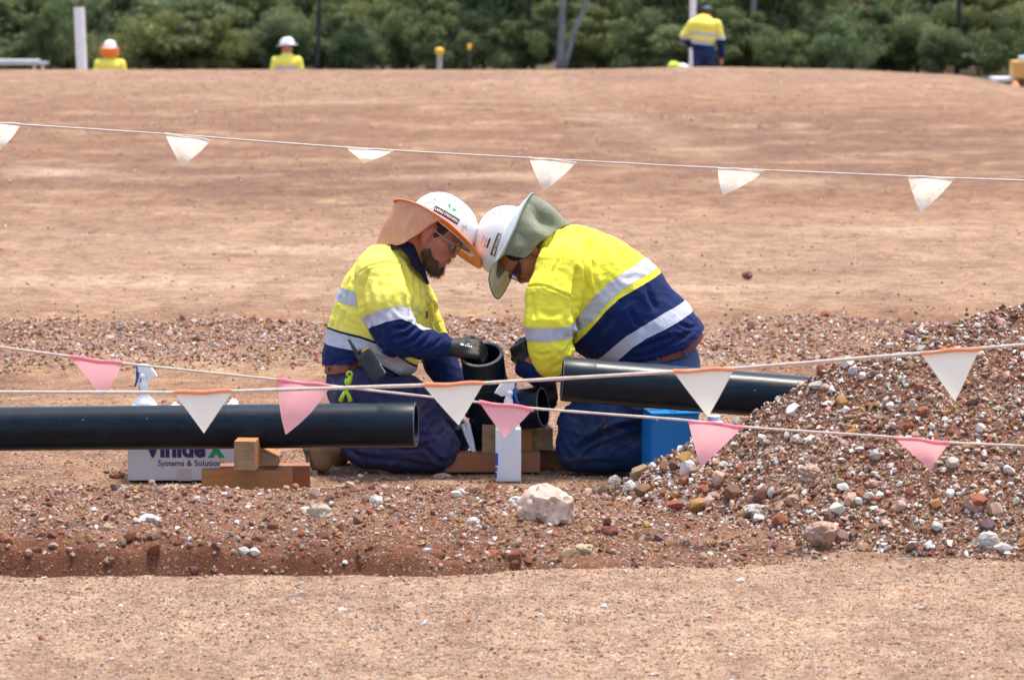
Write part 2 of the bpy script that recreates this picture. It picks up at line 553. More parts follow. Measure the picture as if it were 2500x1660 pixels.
def mat_leaf(name, a, b_, c_):
    m, nt, b, out = new_mat(name)
    at = nt.nodes.new('ShaderNodeAttribute')
    at.attribute_name = 'tint'
    oi = nt.nodes.new('ShaderNodeObjectInfo')
    c = ramp(nt, at.outputs['Fac'], [(0.0, a), (0.5, b_), (1.0, c_)]).outputs[0]
    rr = ramp(nt, oi.outputs['Random'], [(0.0, (0.72, 0.80, 0.68)), (0.35, (1.0, 1.0, 0.9)), (0.7, (0.85, 1.0, 1.0)), (1.0, (1.25, 1.15, 0.85))])
    c = mixc(nt, 1.0, c, rr.outputs[0], 'MULTIPLY')
    nt.links.new(c, b.inputs['Base Color'])
    b.inputs['Roughness'].default_value = 0.7
    b.inputs['Specular IOR Level'].default_value = 0.2
    tr = nt.nodes.new('ShaderNodeBsdfTranslucent')
    nt.links.new(c, tr.inputs['Color'])
    mx = nt.nodes.new('ShaderNodeMixShader')
    mx.inputs[0].default_value = 0.25
    nt.links.new(b.outputs[0], mx.inputs[1])
    nt.links.new(tr.outputs[0], mx.inputs[2])
    nt.links.new(mx.outputs[0], out.inputs[0])
    return m
M['leaf'] = mat_leaf('gum_leaves', (0.115, 0.138, 0.062), (0.172, 0.202, 0.092), (0.255, 0.275, 0.130))

def mat_stone(name, use_attr=True):
    m, nt, b, out = new_mat(name)
    v = coords(nt)
    if use_attr:
        at = nt.nodes.new('ShaderNodeAttribute')
        at.attribute_name = 'col'
        c = at.outputs['Color']
    else:
        oi = nt.nodes.new('ShaderNodeObjectInfo')
        c = oi.outputs['Color']
    n1 = noise(nt, v, 70, 5, 0.7)
    r = ramp(nt, n1.outputs[0], [(0.25, (0.62, 0.58, 0.54)), (0.6, (1.0, 1.0, 1.0)), (0.8, (1.12, 1.05, 0.96))])
    c = mixc(nt, 1.0, c, r.outputs[0], 'MULTIPLY')
    n2 = noise(nt, v, 22, 5, 0.7)
    d = ramp(nt, n2.outputs[0], [(0.52, (0, 0, 0)), (0.72, (0.45,) * 3)]).outputs[0]
    c = mixc(nt, d, c, (0.36, 0.19, 0.11))
    nt.links.new(c, b.inputs['Base Color'])
    b.inputs['Roughness'].default_value = 0.85
    b.inputs['Specular IOR Level'].default_value = 0.25
    n3 = noise(nt, v, 160, 4, 0.7)
    bump(nt, b, n3.outputs[0], 0.5, 0.002)
    return m
M['stones'] = mat_stone('mixed_gravel', True)
M['stone'] = mat_stone('loose_stone', False)

def pebbles(nt, vec, scale, c, amount, seed_off=0.0):
    """fine grit: every cell its own tint and a rounded top"""
    vo = nt.nodes.new('ShaderNodeTexVoronoi')
    vo.inputs['Scale'].default_value = scale
    vo.inputs['Randomness'].default_value = 1.0
    nt.links.new(vec, vo.inputs['Vector'])
    sp = nt.nodes.new('ShaderNodeSeparateColor')
    nt.links.new(vo.outputs['Color'], sp.inputs[0])
    tint = ramp(nt, sp.outputs[0], [(0.0, (0.09, 0.042, 0.032)), (0.16, (0.19, 0.080, 0.050)), (0.36, (0.27, 0.150, 0.098)), (0.58, (0.40, 0.275, 0.205)), (0.84, (0.46, 0.345, 0.275)), (0.95, (0.56, 0.49, 0.43))], 'CONSTANT').outputs[0]
    pick = ramp(nt, sp.outputs[1], [(0.0, (0, 0, 0)), (1 - amount, (0, 0, 0)), (1 - amount + 0.04, (1, 1, 1))]).outputs[0]
    edge = ramp(nt, vo.outputs['Distance'], [(0.0, (1, 1, 1)), (0.42, (1, 1, 1)), (0.62, (0, 0, 0))]).outputs[0]
    mk = nt.nodes.new('ShaderNodeMath'); mk.operation = 'MULTIPLY'
    nt.links.new(pick, mk.inputs[0]); nt.links.new(edge, mk.inputs[1])
    hgt = nt.nodes.new('ShaderNodeMath'); hgt.operation = 'MULTIPLY'
    dome = ramp(nt, vo.outputs['Distance'], [(0.0, (1, 1, 1)), (0.35, (.75,) * 3), (0.62, (0, 0, 0))], 'EASE').outputs[0]
    nt.links.new(dome, hgt.inputs[0]); nt.links.new(pick, hgt.inputs[1])
    return mk.outputs[0], tint, hgt.outputs[0]

def mat_soil(name, base, dark, pale, red, streak=False):
    m, nt, b, out = new_mat(name)
    v = coords(nt)
    n1 = noise(nt, v, 3.0, 8, 0.65)
    c = ramp(nt, n1.outputs[0], [(0.3, dark), (0.5, base), (0.72, pale)]).outputs[0]
    n2 = noise(nt, v, 55, 6, 0.8)
    f2 = ramp(nt, n2.outputs[0], [(0.30, (0.55, 0.47, 0.42)), (0.5, (1, 1, 1)), (0.72, (1.28, 1.26, 1.22))])
    c = mixc(nt, 0.9, c, f2.outputs[0], 'MULTIPLY')
    n3 = noise(nt, v, 0.9, 5, 0.6)
    f3 = ramp(nt, n3.outputs[0], [(0.5, (0, 0, 0)), (0.68, (0.5,) * 3)]).outputs[0]
    c = mixc(nt, f3, c, red)
    nt.links.new(c, b.inputs['Base Color'])
    b.inputs['Roughness'].default_value = 0.95
    b.inputs['Specular IOR Level'].default_value = 0.15
    ft_at = nt.nodes.new('ShaderNodeAttribute'); ft_at.attribute_name = 'foot_tint'
    c = mixc(nt, ft_at.outputs['Fac'], c, (0.110, 0.036, 0.018))  # mask mixes in a darker, redder soil
    pr = None
    for sc_, am in ((80.0, 0.26), (160.0, 0.36)):
        mk, tn, hg = pebbles(nt, v, sc_, c, am)
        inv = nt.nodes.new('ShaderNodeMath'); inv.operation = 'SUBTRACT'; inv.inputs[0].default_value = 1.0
        nt.links.new(ft_at.outputs['Fac'], inv.inputs[1])
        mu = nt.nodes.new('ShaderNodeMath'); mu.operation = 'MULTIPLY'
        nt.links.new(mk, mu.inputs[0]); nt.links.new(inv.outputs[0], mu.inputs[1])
        c = mixc(nt, mu.outputs[0], c, tn)
        pr = bump(nt, b, hg, 0.9, 0.5 / sc_, pr)
    nt.links.new(c, b.inputs['Base Color'])
    p = bump(nt, b, n2.outputs[0], 0.6, 0.008, pr)
    n4 = noise(nt, v, 240, 3, 0.7)
    bump(nt, b, n4.outputs[0], 0.4, 0.003, p)
    return m
M['soil'] = mat_soil('red_brown_soil', (0.185, 0.086, 0.048), (0.115, 0.045, 0.025), (0.27, 0.150, 0.092), (0.16, 0.054, 0.028))

def N_grass(nt, tc):
    """the land beyond the platform is under grass and leaf litter"""
    sx = nt.nodes.new('ShaderNodeSeparateXYZ')
    nt.links.new(tc.outputs['Object'], sx.inputs[0])
    mr = nt.nodes.new('ShaderNodeMapRange')
    mr.inputs['From Min'].default_value = 80.0; mr.inputs['From Max'].default_value = 92.0
    nt.links.new(sx.outputs[1], mr.inputs['Value'])
    return mr.outputs[0]

def mat_ground():
    """graded dirt: pale compacted sand near, redder tracks and pale scrapes farther off"""
    m, nt, b, out = new_mat('graded_dirt')
    tc = nt.nodes.new('ShaderNodeTexCoord')
    at = nt.nodes.new('ShaderNodeAttribute')
    at.attribute_name = 'zone'           # (redness, paleness, roughness of the surface)
    sep = nt.nodes.new('ShaderNodeSeparateColor')
    nt.links.new(at.outputs['Color'], sep.inputs[0])
    def nz(sc, s, d=6, r=0.65, dist=0.0):
        mp = nt.nodes.new('ShaderNodeMapping')
        mp.inputs['Scale'].default_value = sc
        nt.links.new(tc.outputs['Object'], mp.inputs[0])
        return noise(nt, mp.outputs[0], s, d, r, dist)
    pale, base, red, mauve = (0.46, 0.305, 0.178), (0.310, 0.180, 0.098), (0.180, 0.082, 0.044), (0.165, 0.086, 0.056)
    c = mixc(nt, sep.outputs[0], base, mauve)
    n1 = nz((0.75, 0.6, 1), 2.0, 10, 0.78, 0.4)
    f = ramp(nt, n1.outputs[0], [(0.44, (0, 0, 0)), (0.60, (0.85,) * 3)]).outputs[0]
    c = mixc(nt, f, c, red)
    n2 = nz((0.45, 0.45, 1), 1.7, 10, 0.78, 0.6)
    f = ramp(nt, n2.outputs[0], [(0.50, (0, 0, 0)), (0.64, (0.8,) * 3)]).outputs[0]
    c = mixc(nt, f, c, pale)
    c = mixc(nt, sep.outputs[1], c, (0.52, 0.380, 0.270))
    c = mixc(nt, N_grass(nt, tc), c, (0.035, 0.045, 0.02))
    n7 = nz((1.5, 0.55, 1), 3.0, 5, 0.75)
    f7 = ramp(nt, n7.outputs[0], [(0.36, (0.66, 0.58, 0.54)), (0.50, (1, 1, 1)), (0.64, (1.20, 1.18, 1.14))])
    c = mixc(nt, 0.85, c, f7.outputs[0], 'MULTIPLY')
    n3 = nz((1, 1, 1), 38, 8, 0.85)
    f3 = ramp(nt, n3.outputs[0], [(0.28, (0.45, 0.36, 0.31)), (0.46, (0.96, 0.95, 0.94)), (0.62, (1.04, 1.04, 1.03)), (0.75, (1.45, 1.42, 1.38))])
    c = mixc(nt, 0.85, c, f3.outputs[0], 'MULTIPLY')
    n5 = nz((1, 1, 1), 7.0, 8, 0.8)
    f5 = ramp(nt, n5.outputs[0], [(0.34, (0.50, 0.42, 0.38)), (0.50, (0.97, 0.96, 0.95)), (0.64, (1.30, 1.28, 1.24))])
    c = mixc(nt, 0.9, c, f5.outputs[0], 'MULTIPLY')
    pr = None
    for sc_, am in ((45.0, 0.26), (95.0, 0.40), (190.0, 0.45)):
        mk, tn, hg = pebbles(nt, tc.outputs['Object'], sc_, c, am)
        if sc_ < 190:
            mm = nt.nodes.new('ShaderNodeMath'); mm.operation = 'MULTIPLY'
            nt.links.new(mk, mm.inputs[0]); nt.links.new(sep.outputs[2], mm.inputs[1])
            mk = mm.outputs[0]
        c = mixc(nt, mk, c, tn)
        pr = bump(nt, b, hg, 0.7, 0.4 / sc_, pr)
    nt.links.new(c, b.inputs['Base Color'])
    b.inputs['Roughness'].default_value = 0.95
    b.inputs['Specular IOR Level'].default_value = 0.12
    p = bump(nt, b, n5.outputs[0], 0.5, 0.03, pr)
    p = bump(nt, b, n3.outputs[0], 0.6, 0.010, p)
    n6 = nz((1, 1, 1), 170, 3, 0.8)
    bump(nt, b, n6.outputs[0], 0.5, 0.004, p)
    return m
M['ground'] = mat_ground()
# ------------------------------------------------------------------ terrain heights
def crest_drop(X, Y):
    """the graded platform ends about 61 m out and falls away behind its edge"""
    px = 1250 + F_PX * X / np.maximum(Y, 1.0)
    yc = 61.0
    d = 0.075 * sstep(2000, 2330, px) * sstep(48, 60, Y) + 0.24 * sstep(2300, 2540, px) * sstep(48, 60, Y)
    z = -d - 0.06 * np.maximum(Y - yc, 0) ** 1.25 * (Y < 200)
    z = np.where(Y > yc, np.maximum(z, -1.2 - 0.022 * (Y - 64)), z)
    z = np.maximum(z, -3.3)
    hump = 0.055 * np.exp(-((px - 1720) / 260.0) ** 2) * np.exp(-((Y - 59) / 5.0) ** 2)
    return z + hump

def ground_z(X, Y):
    X = np.asarray(X, dtype=np.float64); Y = np.asarray(Y, dtype=np.float64)
    z = crest_drop(X, Y)
    far = sstep(17, 26, Y)
    z = z + 0.010 * fbm(X * 1.1, Y * 0.9, 1) * (1 - 0.3 * far)
    z = z + 0.05 * fbm(X * 0.16, Y * 0.35, 11) * far * (1 - sstep(50, 60, Y) * 0.6)
    # rough windrow of loose gravel behind the workers
    wr = sstep(17.3, 18.1, Y + 0.5 * vn(X * 1.3, Y * 0.4, 4)) * (1 - sstep(19.0, 19.7, Y + 1.1 * fbm(X * 1.4, Y * .6, 5, 3)))
    z = z + wr * (0.025 + 0.06 * np.maximum(fbm(X * 2.2, Y * 2.6, 6), -0.1))
    z = z + sstep(20, 24, Y) * (1 - sstep(56, 61, Y)) * (0.024 * fbm(X * 0.7, Y * 1.3, 15, 3) + 0.013 * vn(X * 2.6, Y * 2.6, 17) + 0.008 * vn(X * 0.12, Y * 2.3, 19))
    # fine relief
    near = (1 - sstep(24, 40, Y))
    z = z + near * (0.007 * fbm(X * 7, Y * 9, 21, 3) + 0.006 * np.maximum(vn(X * 30, Y * 30, 23), 0))
    return z

def interp(x, pts):
    return np.interp(x, [p[0] for p in pts], [p[1] for p in pts])

# the pile of gravel on the right: ridge and foot follow lines on the ground
def ridge_Y(X):
    return 13.30 - 0.42 * sstep(0.35, 1.15, X) - 0.25 * sstep(1.8, 3.0, X)
_sil = [(1440, 1196), (1500, 1176), (1580, 1118), (1700, 1047), (1760, 1030), (1820, 1000), (1885, 962), (1950, 925), (2030, 878), (2100, 850), (2200, 815), (2350, 770), (2500, 735)]
_rid = []
for (px, py) in _sil:
    Y = 13.1
    for _ in range(6):
        q = P(px, py, Y)
        Y = float(ridge_Y(q.x))
    q = P(px, py, Y)
    _rid.append((q.x, q.z - 0.012))
_rid += [(2.3, 0.93), (2.8, 1.0), (3.4, 0.8), (4.2, 0.35), (4.9, -0.02)]
_rid = [(-0.2, 0.0), (0.05, 0.03)] + _rid
_foot = [G(px, py) for (px, py) in [(1380, 1185), (1500, 1222), (1600, 1262), (1700, 1290), (1800, 1312), (1900, 1333), (2000, 1345), (2150, 1355), (2300, 1368), (2500, 1378)]]
_foot = [(p.x, p.y) for p in _foot] + [(2.4, 11.75), (3.4, 11.8), (4.9, 12.6)]

def mound_h(X, Y):
    X = np.asarray(X, dtype=np.float64); Y = np.asarray(Y, dtype=np.float64)
    wob = 0.07 * fbm(X * 2.3, Y * 2.3, 31, 3)
    Hr = interp(X, _rid)
    Yr = ridge_Y(X)
    Yf = interp(X, _foot) + wob
    t = (Y - Yf) / np.maximum(Yr - Yf, 0.05)
    tt = np.clip(t, 0, 1)
    front = Hr * (0.80 * tt + 0.20 * tt * tt * (3 - 2 * tt)) ** 0.97
    back = Hr - np.maximum(Y - Yr, 0) * 0.9
    h = np.where(Y < Yr, front, back)
    h = np.where(t < 0, (Y - Yf) * 0.8, h)
    h = h + (0.035 * fbm(X * 4, Y * 4, 33, 4) + 0.012 * vn(X * 22, Y * 22, 36)) * sstep(0.0, 0.12, h) - 0.01
    return h

# the low bank along the front
def berm_h(X, Y):
    X = np.asarray(X, dtype=np.float64); Y = np.asarray(Y, dtype=np.float64)
    f = interp(X, [(-6, 11.62), (-1.7, 11.60), (-0.2, 11.57), (0.2, 11.62), (0.45, 11.68), (0.8, 11.70), (1.0, 11.85), (1.15, 12.2)]) + 0.085 * fbm(X * 2.6, Y * 0.6, 41, 4)
    crest = interp(X, [(-6, 12.6), (-1.9, 12.55), (0.2, 12.5), (0.6, 12.35), (1.0, 12.3)])
    top = interp(X, [(-6, .15), (-2, 0.150), (-1.2, 0.147), (-0.6, 0.142), (-0.2, 0.146), (0.15, 0.150), (0.33, 0.13), (0.6, 0.075), (0.85, 0.05), (1.05, 0.0), (1.2, -0.05)])
    scarp = interp(X, [(-6, .075), (-1.0, 0.075), (-0.3, 0.050), (0.1, 0.02), (0.5, 0.012), (2, 0.01)]) + 0.012 * fbm(X * 5, Y * 2, 44, 3)
    t = np.clip((Y - f) / (crest - f), 0, 1)
    s = sstep(0, 0.05, Y - f)
    h = scarp * s + (top - scarp) * (t ** 0.9)
    backd = np.maximum(Y - crest, 0)
    h = h - backd * 0.22
    h = np.where(Y < f, (Y - f) * 2.0 - 0.005, h)
    h = h + sstep(0.0, 0.04, Y - f) * (1 - sstep(0.18, 0.34, Y - f)) * (0.030 * fbm(X * 13, Y * 10, 57, 4) + 0.006 * vn(X * 60, Y * 50, 58)) * (1 - sstep(-0.2, 0.5, X) * .6)
    h = h + (0.020 * fbm(X * 5, Y * 5, 47, 4) + 0.008 * vn(X * 30, Y * 30, 49)) * sstep(0.0, 0.05, h) - 0.004
    return h

def top_z(X, Y):
    """highest of ground, bank and pile"""
    return np.maximum(np.maximum(ground_z(X, Y), berm_h(X, Y)), mound_h(X, Y))

def grid_faces(nr, nc):
    i = np.arange(nr - 1)[:, None] * nc + np.arange(nc - 1)[None, :]
    return np.stack([i, i + 1, i + nc + 1, i + nc], -1).reshape(-1, 4)

# ground sheet: dense where the camera looks, out to the horizon elsewhere
rows = np.concatenate([np.linspace(-60, 8, 24), np.linspace(8.2, 9.4, 8), np.arange(9.5, 21, 0.024), np.geomspace(21.03, 75, 300), np.geomspace(76.5, 1200, 70)])
cu = np.linspace(-1, 1, 401)
au = np.abs(cu)
gx = np.where(au < 0.86, au / 0.86, 1 + 46 * ((au - 0.86) / 0.14) ** 2.2) * np.sign(cu)
Wd = np.clip(rows, 9, 1e9) * 0.153 + 0.12
GX = Wd[:, None] * gx[None, :]
GY = np.repeat(rows[:, None], len(cu), 1)
GZ = ground_z(GX, GY)
gv = np.stack([GX, GY, GZ], -1).reshape(-1, 3)
yy = GY
zone_r = 0.85 * sstep(27, 33, yy + 3.0 * fbm(GX * 0.25, yy * 0.12, 61)) * (1 - 0.55 * sstep(42, 52, yy)) * (0.75 + 0.9 * fbm(GX * 0.12, yy * 0.10, 63))
zone_r += 0.35 * sstep(17.2, 18, yy) * (1 - sstep(19.3, 20, yy))
zone_p = 0.55 * (1 - sstep(11.6, 12.4, yy)) + 0.30 * sstep(19.8, 21, yy) * (1 - sstep(25, 30, yy)) + 0.2 * sstep(44, 56, yy)
_px = 1250 + F_PX * GX / np.maximum(GY, 1); _py = 1150 - 1274 + F_PX * CAM_H / np.maximum(GY, 1)
def patch(cx, cy, wx, wy, amt, rot=0.0):
    dx, dy = _px - cx, _py - cy
    c_, s_ = math.cos(rot), math.sin(rot)
    q = ((dx * c_ + dy * s_) / wx) ** 2 + ((dy * c_ - dx * s_) / wy) ** 2
    return amt * np.exp(-q) * (0.8 + 1.2 * fbm(GX * 1.3, GY * 0.8, 67, 4))
near_far = (GY > 18) & (GY < 75)
for a_ in ((850, 470, 420, 60, .9), (250, 560, 260, 30, .6), (1950, 330, 400, 45, .7), (2200, 640, 300, 28, .6), (1650, 560, 300, 26, .5), (1500, 190, 700, 14, .6), (500, 330, 260, 24, .5), (1850, 470, 240, 30, .5), (1200, 620, 200, 16, .4)):
    zone_r = zone_r + near_far * patch(*a_)
for a_ in ((1560, 310, 230, 26, .4, .35), (120, 415, 150, 9, .8), (1180, 428, 190, 9, .8), (300, 690, 420, 14, .6), (1900, 440, 130, 7, .7), (700, 600, 240, 9, .5), (2150, 560, 260, 8, .6), (1500, 700, 500, 12, .5), (900, 250, 300, 8, .5), (60, 500, 90, 6, .7)):
    zone_p = zone_p + near_far * patch(*a_)
zone_g = np.clip(0.95 * (1 - sstep(11.9, 12.3, yy)) + 1.0 * sstep(11.9, 12.4, yy) * (1 - sstep(15.0, 16.5, yy)) + 1.0 * sstep(17.2, 18, yy) * (1 - sstep(19.3, 20, yy)) + 0.22, 0, 1)
zone = np.stack([np.clip(zone_r, 0, 1), np.clip(zone_p, 0, 1), zone_g], -1).reshape(-1, 3)
g_me = mesh_np('ground', gv, grid_faces(len(rows), len(cu)), M['ground'], True, None, {'zone': zone})
ground = link('ground', g_me)
tag(ground, 'graded reddish dirt platform with pale sandy ground in front', None, None, 'structure')

def height_mesh(name, fn, x0, x1, y0, y1, step, mat):
    xs = np.arange(x0, x1, step); ys = np.arange(y0, y1, step)
    X, Y = np.meshgrid(xs, ys)
    Z = fn(X, Y)
    keep = Z > ground_z(X, Y) - 0.05
    v = np.stack([X, Y, np.maximum(Z, -0.08)], -1).reshape(-1, 3)
    f = grid_faces(len(ys), len(xs))
    k = keep.reshape(-1)
    f = f[k[f].any(1)]
    used = np.unique(f)
    mp = -np.ones(len(v), int); mp[used] = np.arange(len(used))
    return mesh_np(name, v[used], mp[f], mat, True)

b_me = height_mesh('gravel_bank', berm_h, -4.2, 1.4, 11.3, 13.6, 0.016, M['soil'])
co = np.empty(len(b_me.vertices) * 3, np.float32); b_me.vertices.foreach_get('co', co); co = co.reshape(-1, 3)
ft_amt = (1 - sstep(11.68, 11.84, co[:, 1] + 0.24 * fbm(co[:, 0] * 3, co[:, 1] * 3, 51, 3))) * (1 - 0.75 * sstep(-0.7, 0.1, co[:, 0] + .3 * vn(co[:, 0] * 4, co[:, 1], 53)))  # darker and redder towards the foot of the bank, mostly at its left
at_ = b_me.attributes.new('foot_tint', 'FLOAT', 'POINT'); at_.data.foreach_set('value', (0.72 * ft_amt).astype(np.float32))
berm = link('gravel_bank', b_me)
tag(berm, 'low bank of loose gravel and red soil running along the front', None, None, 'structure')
mound_root = empty('gravel_pile', (1.9, 12.9, 0.0), 'tall sloping pile of mixed red and white gravel in the right foreground', 'gravel pile')
mound = link('soil_core', height_mesh('soil_core', mound_h, -0.1, 4.9, 11.3, 14.4, 0.02, M['soil']), mound_root)

# ------------------------------------------------------------------ stones
def hull_rock(seed, n=12, flat=0.7, jag=0.25):
    r = random.Random(seed)
    bm = bmesh.new()
    for i in range(n):
        u = r.uniform(-1, 1); a = r.uniform(0, 2 * math.pi)
        s = math.sqrt(1 - u * u); k = 1 - r.random() * jag
        bm.verts.new((s * math.cos(a) * k, s * math.sin(a) * k * r.uniform(.85, 1), u * k * flat))
    g = bmesh.ops.convex_hull(bm, input=bm.verts)
    bad = [e for e in g['geom_interior'] if isinstance(e, bmesh.types.BMVert)] + [e for e in g['geom_unused'] if isinstance(e, bmesh.types.BMVert)]
    bmesh.ops.delete(bm, geom=list(set(bad)), context='VERTS')
    bm.normal_update()
    bm.verts.index_update()
    v = np.array([tuple(x.co) for x in bm.verts]); f = np.array([[x.index for x in q.verts] for q in bm.faces])
    bm.free()
    return v, f
T_SMALL = [hull_rock(100 + i, 8, 0.7) for i in range(10)]
T_MED = [hull_rock(200 + i, 11, 0.72, 0.38) for i in range(16)]
T_BIG = [hull_rock(300 + i, 30, 0.74, 0.30) for i in range(14)]

PAL = {
    'white': (0.70, 0.655, 0.60), 'grey': (0.46, 0.425, 0.385), 'pink': (0.47, 0.31, 0.24), 'tan': (0.38, 0.25, 0.155),
    'ochre': (0.40, 0.22, 0.075), 'rust': (0.31, 0.105, 0.055), 'maroon': (0.135, 0.055, 0.045), 'brown': (0.21, 0.115, 0.07), 'violet': (0.15, 0.10, 0.11),
}
def pick_cols(r, n, w):
    ks = list(w); p = np.array([w[k] for k in ks], float); p /= p.sum()
    c = np.array([PAL[k] for k in ks])[r.choice(len(ks), n, p=p)]
    return np.clip(c * (1 + 0.22 * (r.rand(n, 1) - 0.5)) * (1 + 0.08 * (r.rand(n, 3) - 0.5)), 0, 0.8)
MIX_PILE = dict(white=17, grey=11, pink=22, tan=14, ochre=6, rust=11, maroon=5, brown=13, violet=1)
MIX_BANK = dict(white=6, grey=5, pink=24, tan=20, ochre=6, rust=9, maroon=5, brown=18, violet=1)
MIX_GROUND = dict(white=5, grey=6, pink=34, tan=22, ochre=4, rust=9, maroon=4, brown=14, violet=2)

def rand_rot(r, n, flat=0.5):
    """mostly lying flat, any heading"""
    a = r.rand(n) * 2 * math.pi
    t = r.randn(n) * flat
    h = r.rand(n) * 2 * math.pi
    ca, sa, ct, st, ch, sh = np.cos(a), np.sin(a), np.cos(t), np.sin(t), np.cos(h), np.sin(h)
    z = np.zeros(n); o = np.ones(n)
    Rz = np.stack([ca, -sa, z, sa, ca, z, z, z, o], -1).reshape(n, 3, 3)
    Rx = np.stack([o, z, z, z, ct, -st, z, st, ct], -1).reshape(n, 3, 3)
    Rh = np.stack([ch, -sh, z, sh, ch, z, z, z, o], -1).reshape(n, 3, 3)
    return Rh @ Rx @ Rz

def scatter(name, r, X, Y, size, cols, zfn, tmpl, parent, sink=0.35, label=None, mat=None):
    n = len(X)
    Z = zfn(X, Y)
    R = rand_rot(r, n)
    sc = size[:, None] * (0.5 + 0.0 * size[:, None]) * (0.78 + 0.5 * r.rand(n, 3))
    ti = r.randint(0, len(tmpl), n)
    V, Fc, C = [], [], []
    base = 0
    for k, (tv, tf) in enumerate(tmpl):
        m = np.where(ti == k)[0]
        if not len(m): continue
        vv = tv[None] * sc[m][:, None, :]
        vv = np.einsum('nij,nvj->nvi', R[m], vv)
        c = np.stack([X[m], Y[m], Z[m] + size[m] * 0.5 * (0.62 - sink)], -1)
        vv = vv + c[:, None, :]
        V.append(vv.reshape(-1, 3))
        ff = tf[None] + (np.arange(len(m)) * len(tv))[:, None, None] + base
        Fc.append(ff.reshape(-1, 3))
        C.append(np.repeat(cols[m], len(tv), 0))
        base += len(m) * len(tv)
    me = mesh_np(name, np.concatenate(V), np.concatenate(Fc), mat or M['stones'], False, None, {'col': np.concatenate(C)})
    o = link(name, me, parent)
    tag(o, label, None, None, 'stuff')
    return o

BIG_ME = []
for i, (tv, tf) in enumerate(T_BIG):
    BIG_ME.append(mesh_np('stone', tv, tf, M['stone'], False))

def single_stones(r, X, Y, size, cols, zfn, parent, sink=0.3, name='stone'):
    Z = zfn(X, Y)
    inv = parent.matrix_parent_inverse.copy()
    pm = Matrix.Translation(parent.location).inverted()
    if parent.parent is not None:
        pm = Matrix.Identity(4)
    for i in range(len(X)):
        o = bpy.data.objects.new(name, BIG_ME[r.randint(0, len(BIG_ME))])
        COL.objects.link(o)
        o.parent = parent
        o.matrix_parent_inverse = pm
        s = size[i] * 0.5
        o.location = (X[i], Y[i], Z[i] + s * (0.62 - sink))
        o.rotation_euler = (r.randn() * 0.5, r.randn() * 0.5, r.rand() * 6.28)
        o.scale = (s * (0.85 + 0.4 * r.rand()), s * (0.75 + 0.35 * r.rand()), s * (0.75 + 0.4 * r.rand()))
        o.color = (*cols[i], 1)

R0 = np.random.RandomState(11)
def in_pile(r, n, x0=0.1, x1=2.05):
    X = r.uniform(x0, x1, n * 3); Y = r.uniform(11.5, 13.6, n * 3)
    ok = (mound_h(X, Y) > 0.0) & (Y < ridge_Y(X) + 0.22)
    return X[ok][:n], Y[ok][:n]
X, Y = in_pile(R0, 15000)
sz = 0.006 + 0.008 * R0.rand(len(X)) ** 2
scatter('fine_gravel', R0, X, Y, sz, pick_cols(R0, len(X), MIX_PILE) * 0.9, mound_h, T_SMALL, mound_root)
X, Y = in_pile(R0, 9000)
sz = 0.012 + 0.024 * R0.rand(len(X)) ** 2.0
scatter('coarse_gravel', R0, X, Y, sz, pick_cols(R0, len(X), MIX_PILE), mound_h, T_MED, mound_root)
X, Y = in_pile(R0, 1800, 2.05, 4.6)
sz = 0.015 + 0.03 * R0.rand(len(X)) ** 2
scatter('outer_gravel', R0, X, Y, sz, pick_cols(R0, len(X), MIX_PILE), mound_h, T_MED, mound_root)
X, Y = in_pile(R0, 300, 0.25, 2.0)
sz = 0.030 + 0.034 * R0.rand(len(X)) ** 2.2
low = mound_h(X, Y) < 0.16
sz = sz * np.where(low, 1.35, 0.95)
single_stones(R0, X, Y, sz, pick_cols(R0, len(X), MIX_PILE), mound_h, mound_root)

def in_bank(r, n, x0=-2.1, x1=1.2):
    X = r.uniform(x0, x1, n * 3); Y = r.uniform(11.5, 12.95, n * 3)
    ok = (berm_h(X, Y) > 0.0) & (mound_h(X, Y) < berm_h(X, Y) + 0.01)
    return X[ok][:n], Y[ok][:n]
X, Y = in_bank(R0, 22000)
dens = fbm(X * 3, Y * 3, 71, 3) + 0.5 + 0.5 * (Y - 11.75)
k = R0.rand(len(X)) < np.clip(dens + 0.2, 0.12, 1) * np.where((Y < 11.76) & (X < -0.2), 0.6, 1)
X, Y = X[k], Y[k]
sz = 0.005 + 0.008 * R0.rand(len(X)) ** 2
scatter('fine_gravel', R0, X, Y, sz, pick_cols(R0, len(X), MIX_BANK) * 0.9, berm_h, T_SMALL, berm)
X, Y = in_bank(R0, 6500)
dens = fbm(X * 3, Y * 3, 71, 3) + 0.6 + 0.7 * (Y - 11.8)
k = R0.rand(len(X)) < np.clip(dens, 0.08, 1) * np.where((Y < 11.76) & (X < -0.2), 0.7, 1)
X, Y = X[k], Y[k]
sz = 0.010 + 0.023 * R0.rand(len(X)) ** 2.2
scatter('coarse_gravel', R0, X, Y, sz, pick_cols(R0, len(X), MIX_BANK), berm_h, T_MED, berm)
X, Y = in_bank(R0, 230)
sz = 0.026 + 0.028 * R0.rand(len(X)) ** 2.2
single_stones(R0, X, Y, sz, pick_cols(R0, len(X), MIX_BANK), berm_h, berm)
# clods of red soil along the foot of the bank
X = R0.uniform(-2.1, 0.1, 70); Y = 11.63 + 0.20 * R0.rand(70)
CL = np.array([(0.17, 0.065, 0.036)]) * (0.7 + 0.6 * R0.rand(70, 1))
single_stones(R0, X, Y, 0.025 + 0.06 * R0.rand(70) ** 2, CL, berm_h, berm, 0.6, 'clod')

def on_ground(r, n, y0, y1, wx=0.155):
    n = int(n * 1.2); wx = wx * 1.2
    Y = r.uniform(y0, y1, n); X = r.uniform(-1, 1, n) * (Y * wx + 0.1)
    ok = (berm_h(X, Y) < 0.0) & (mound_h(X, Y) < 0.0)
    return X[ok], Y[ok]
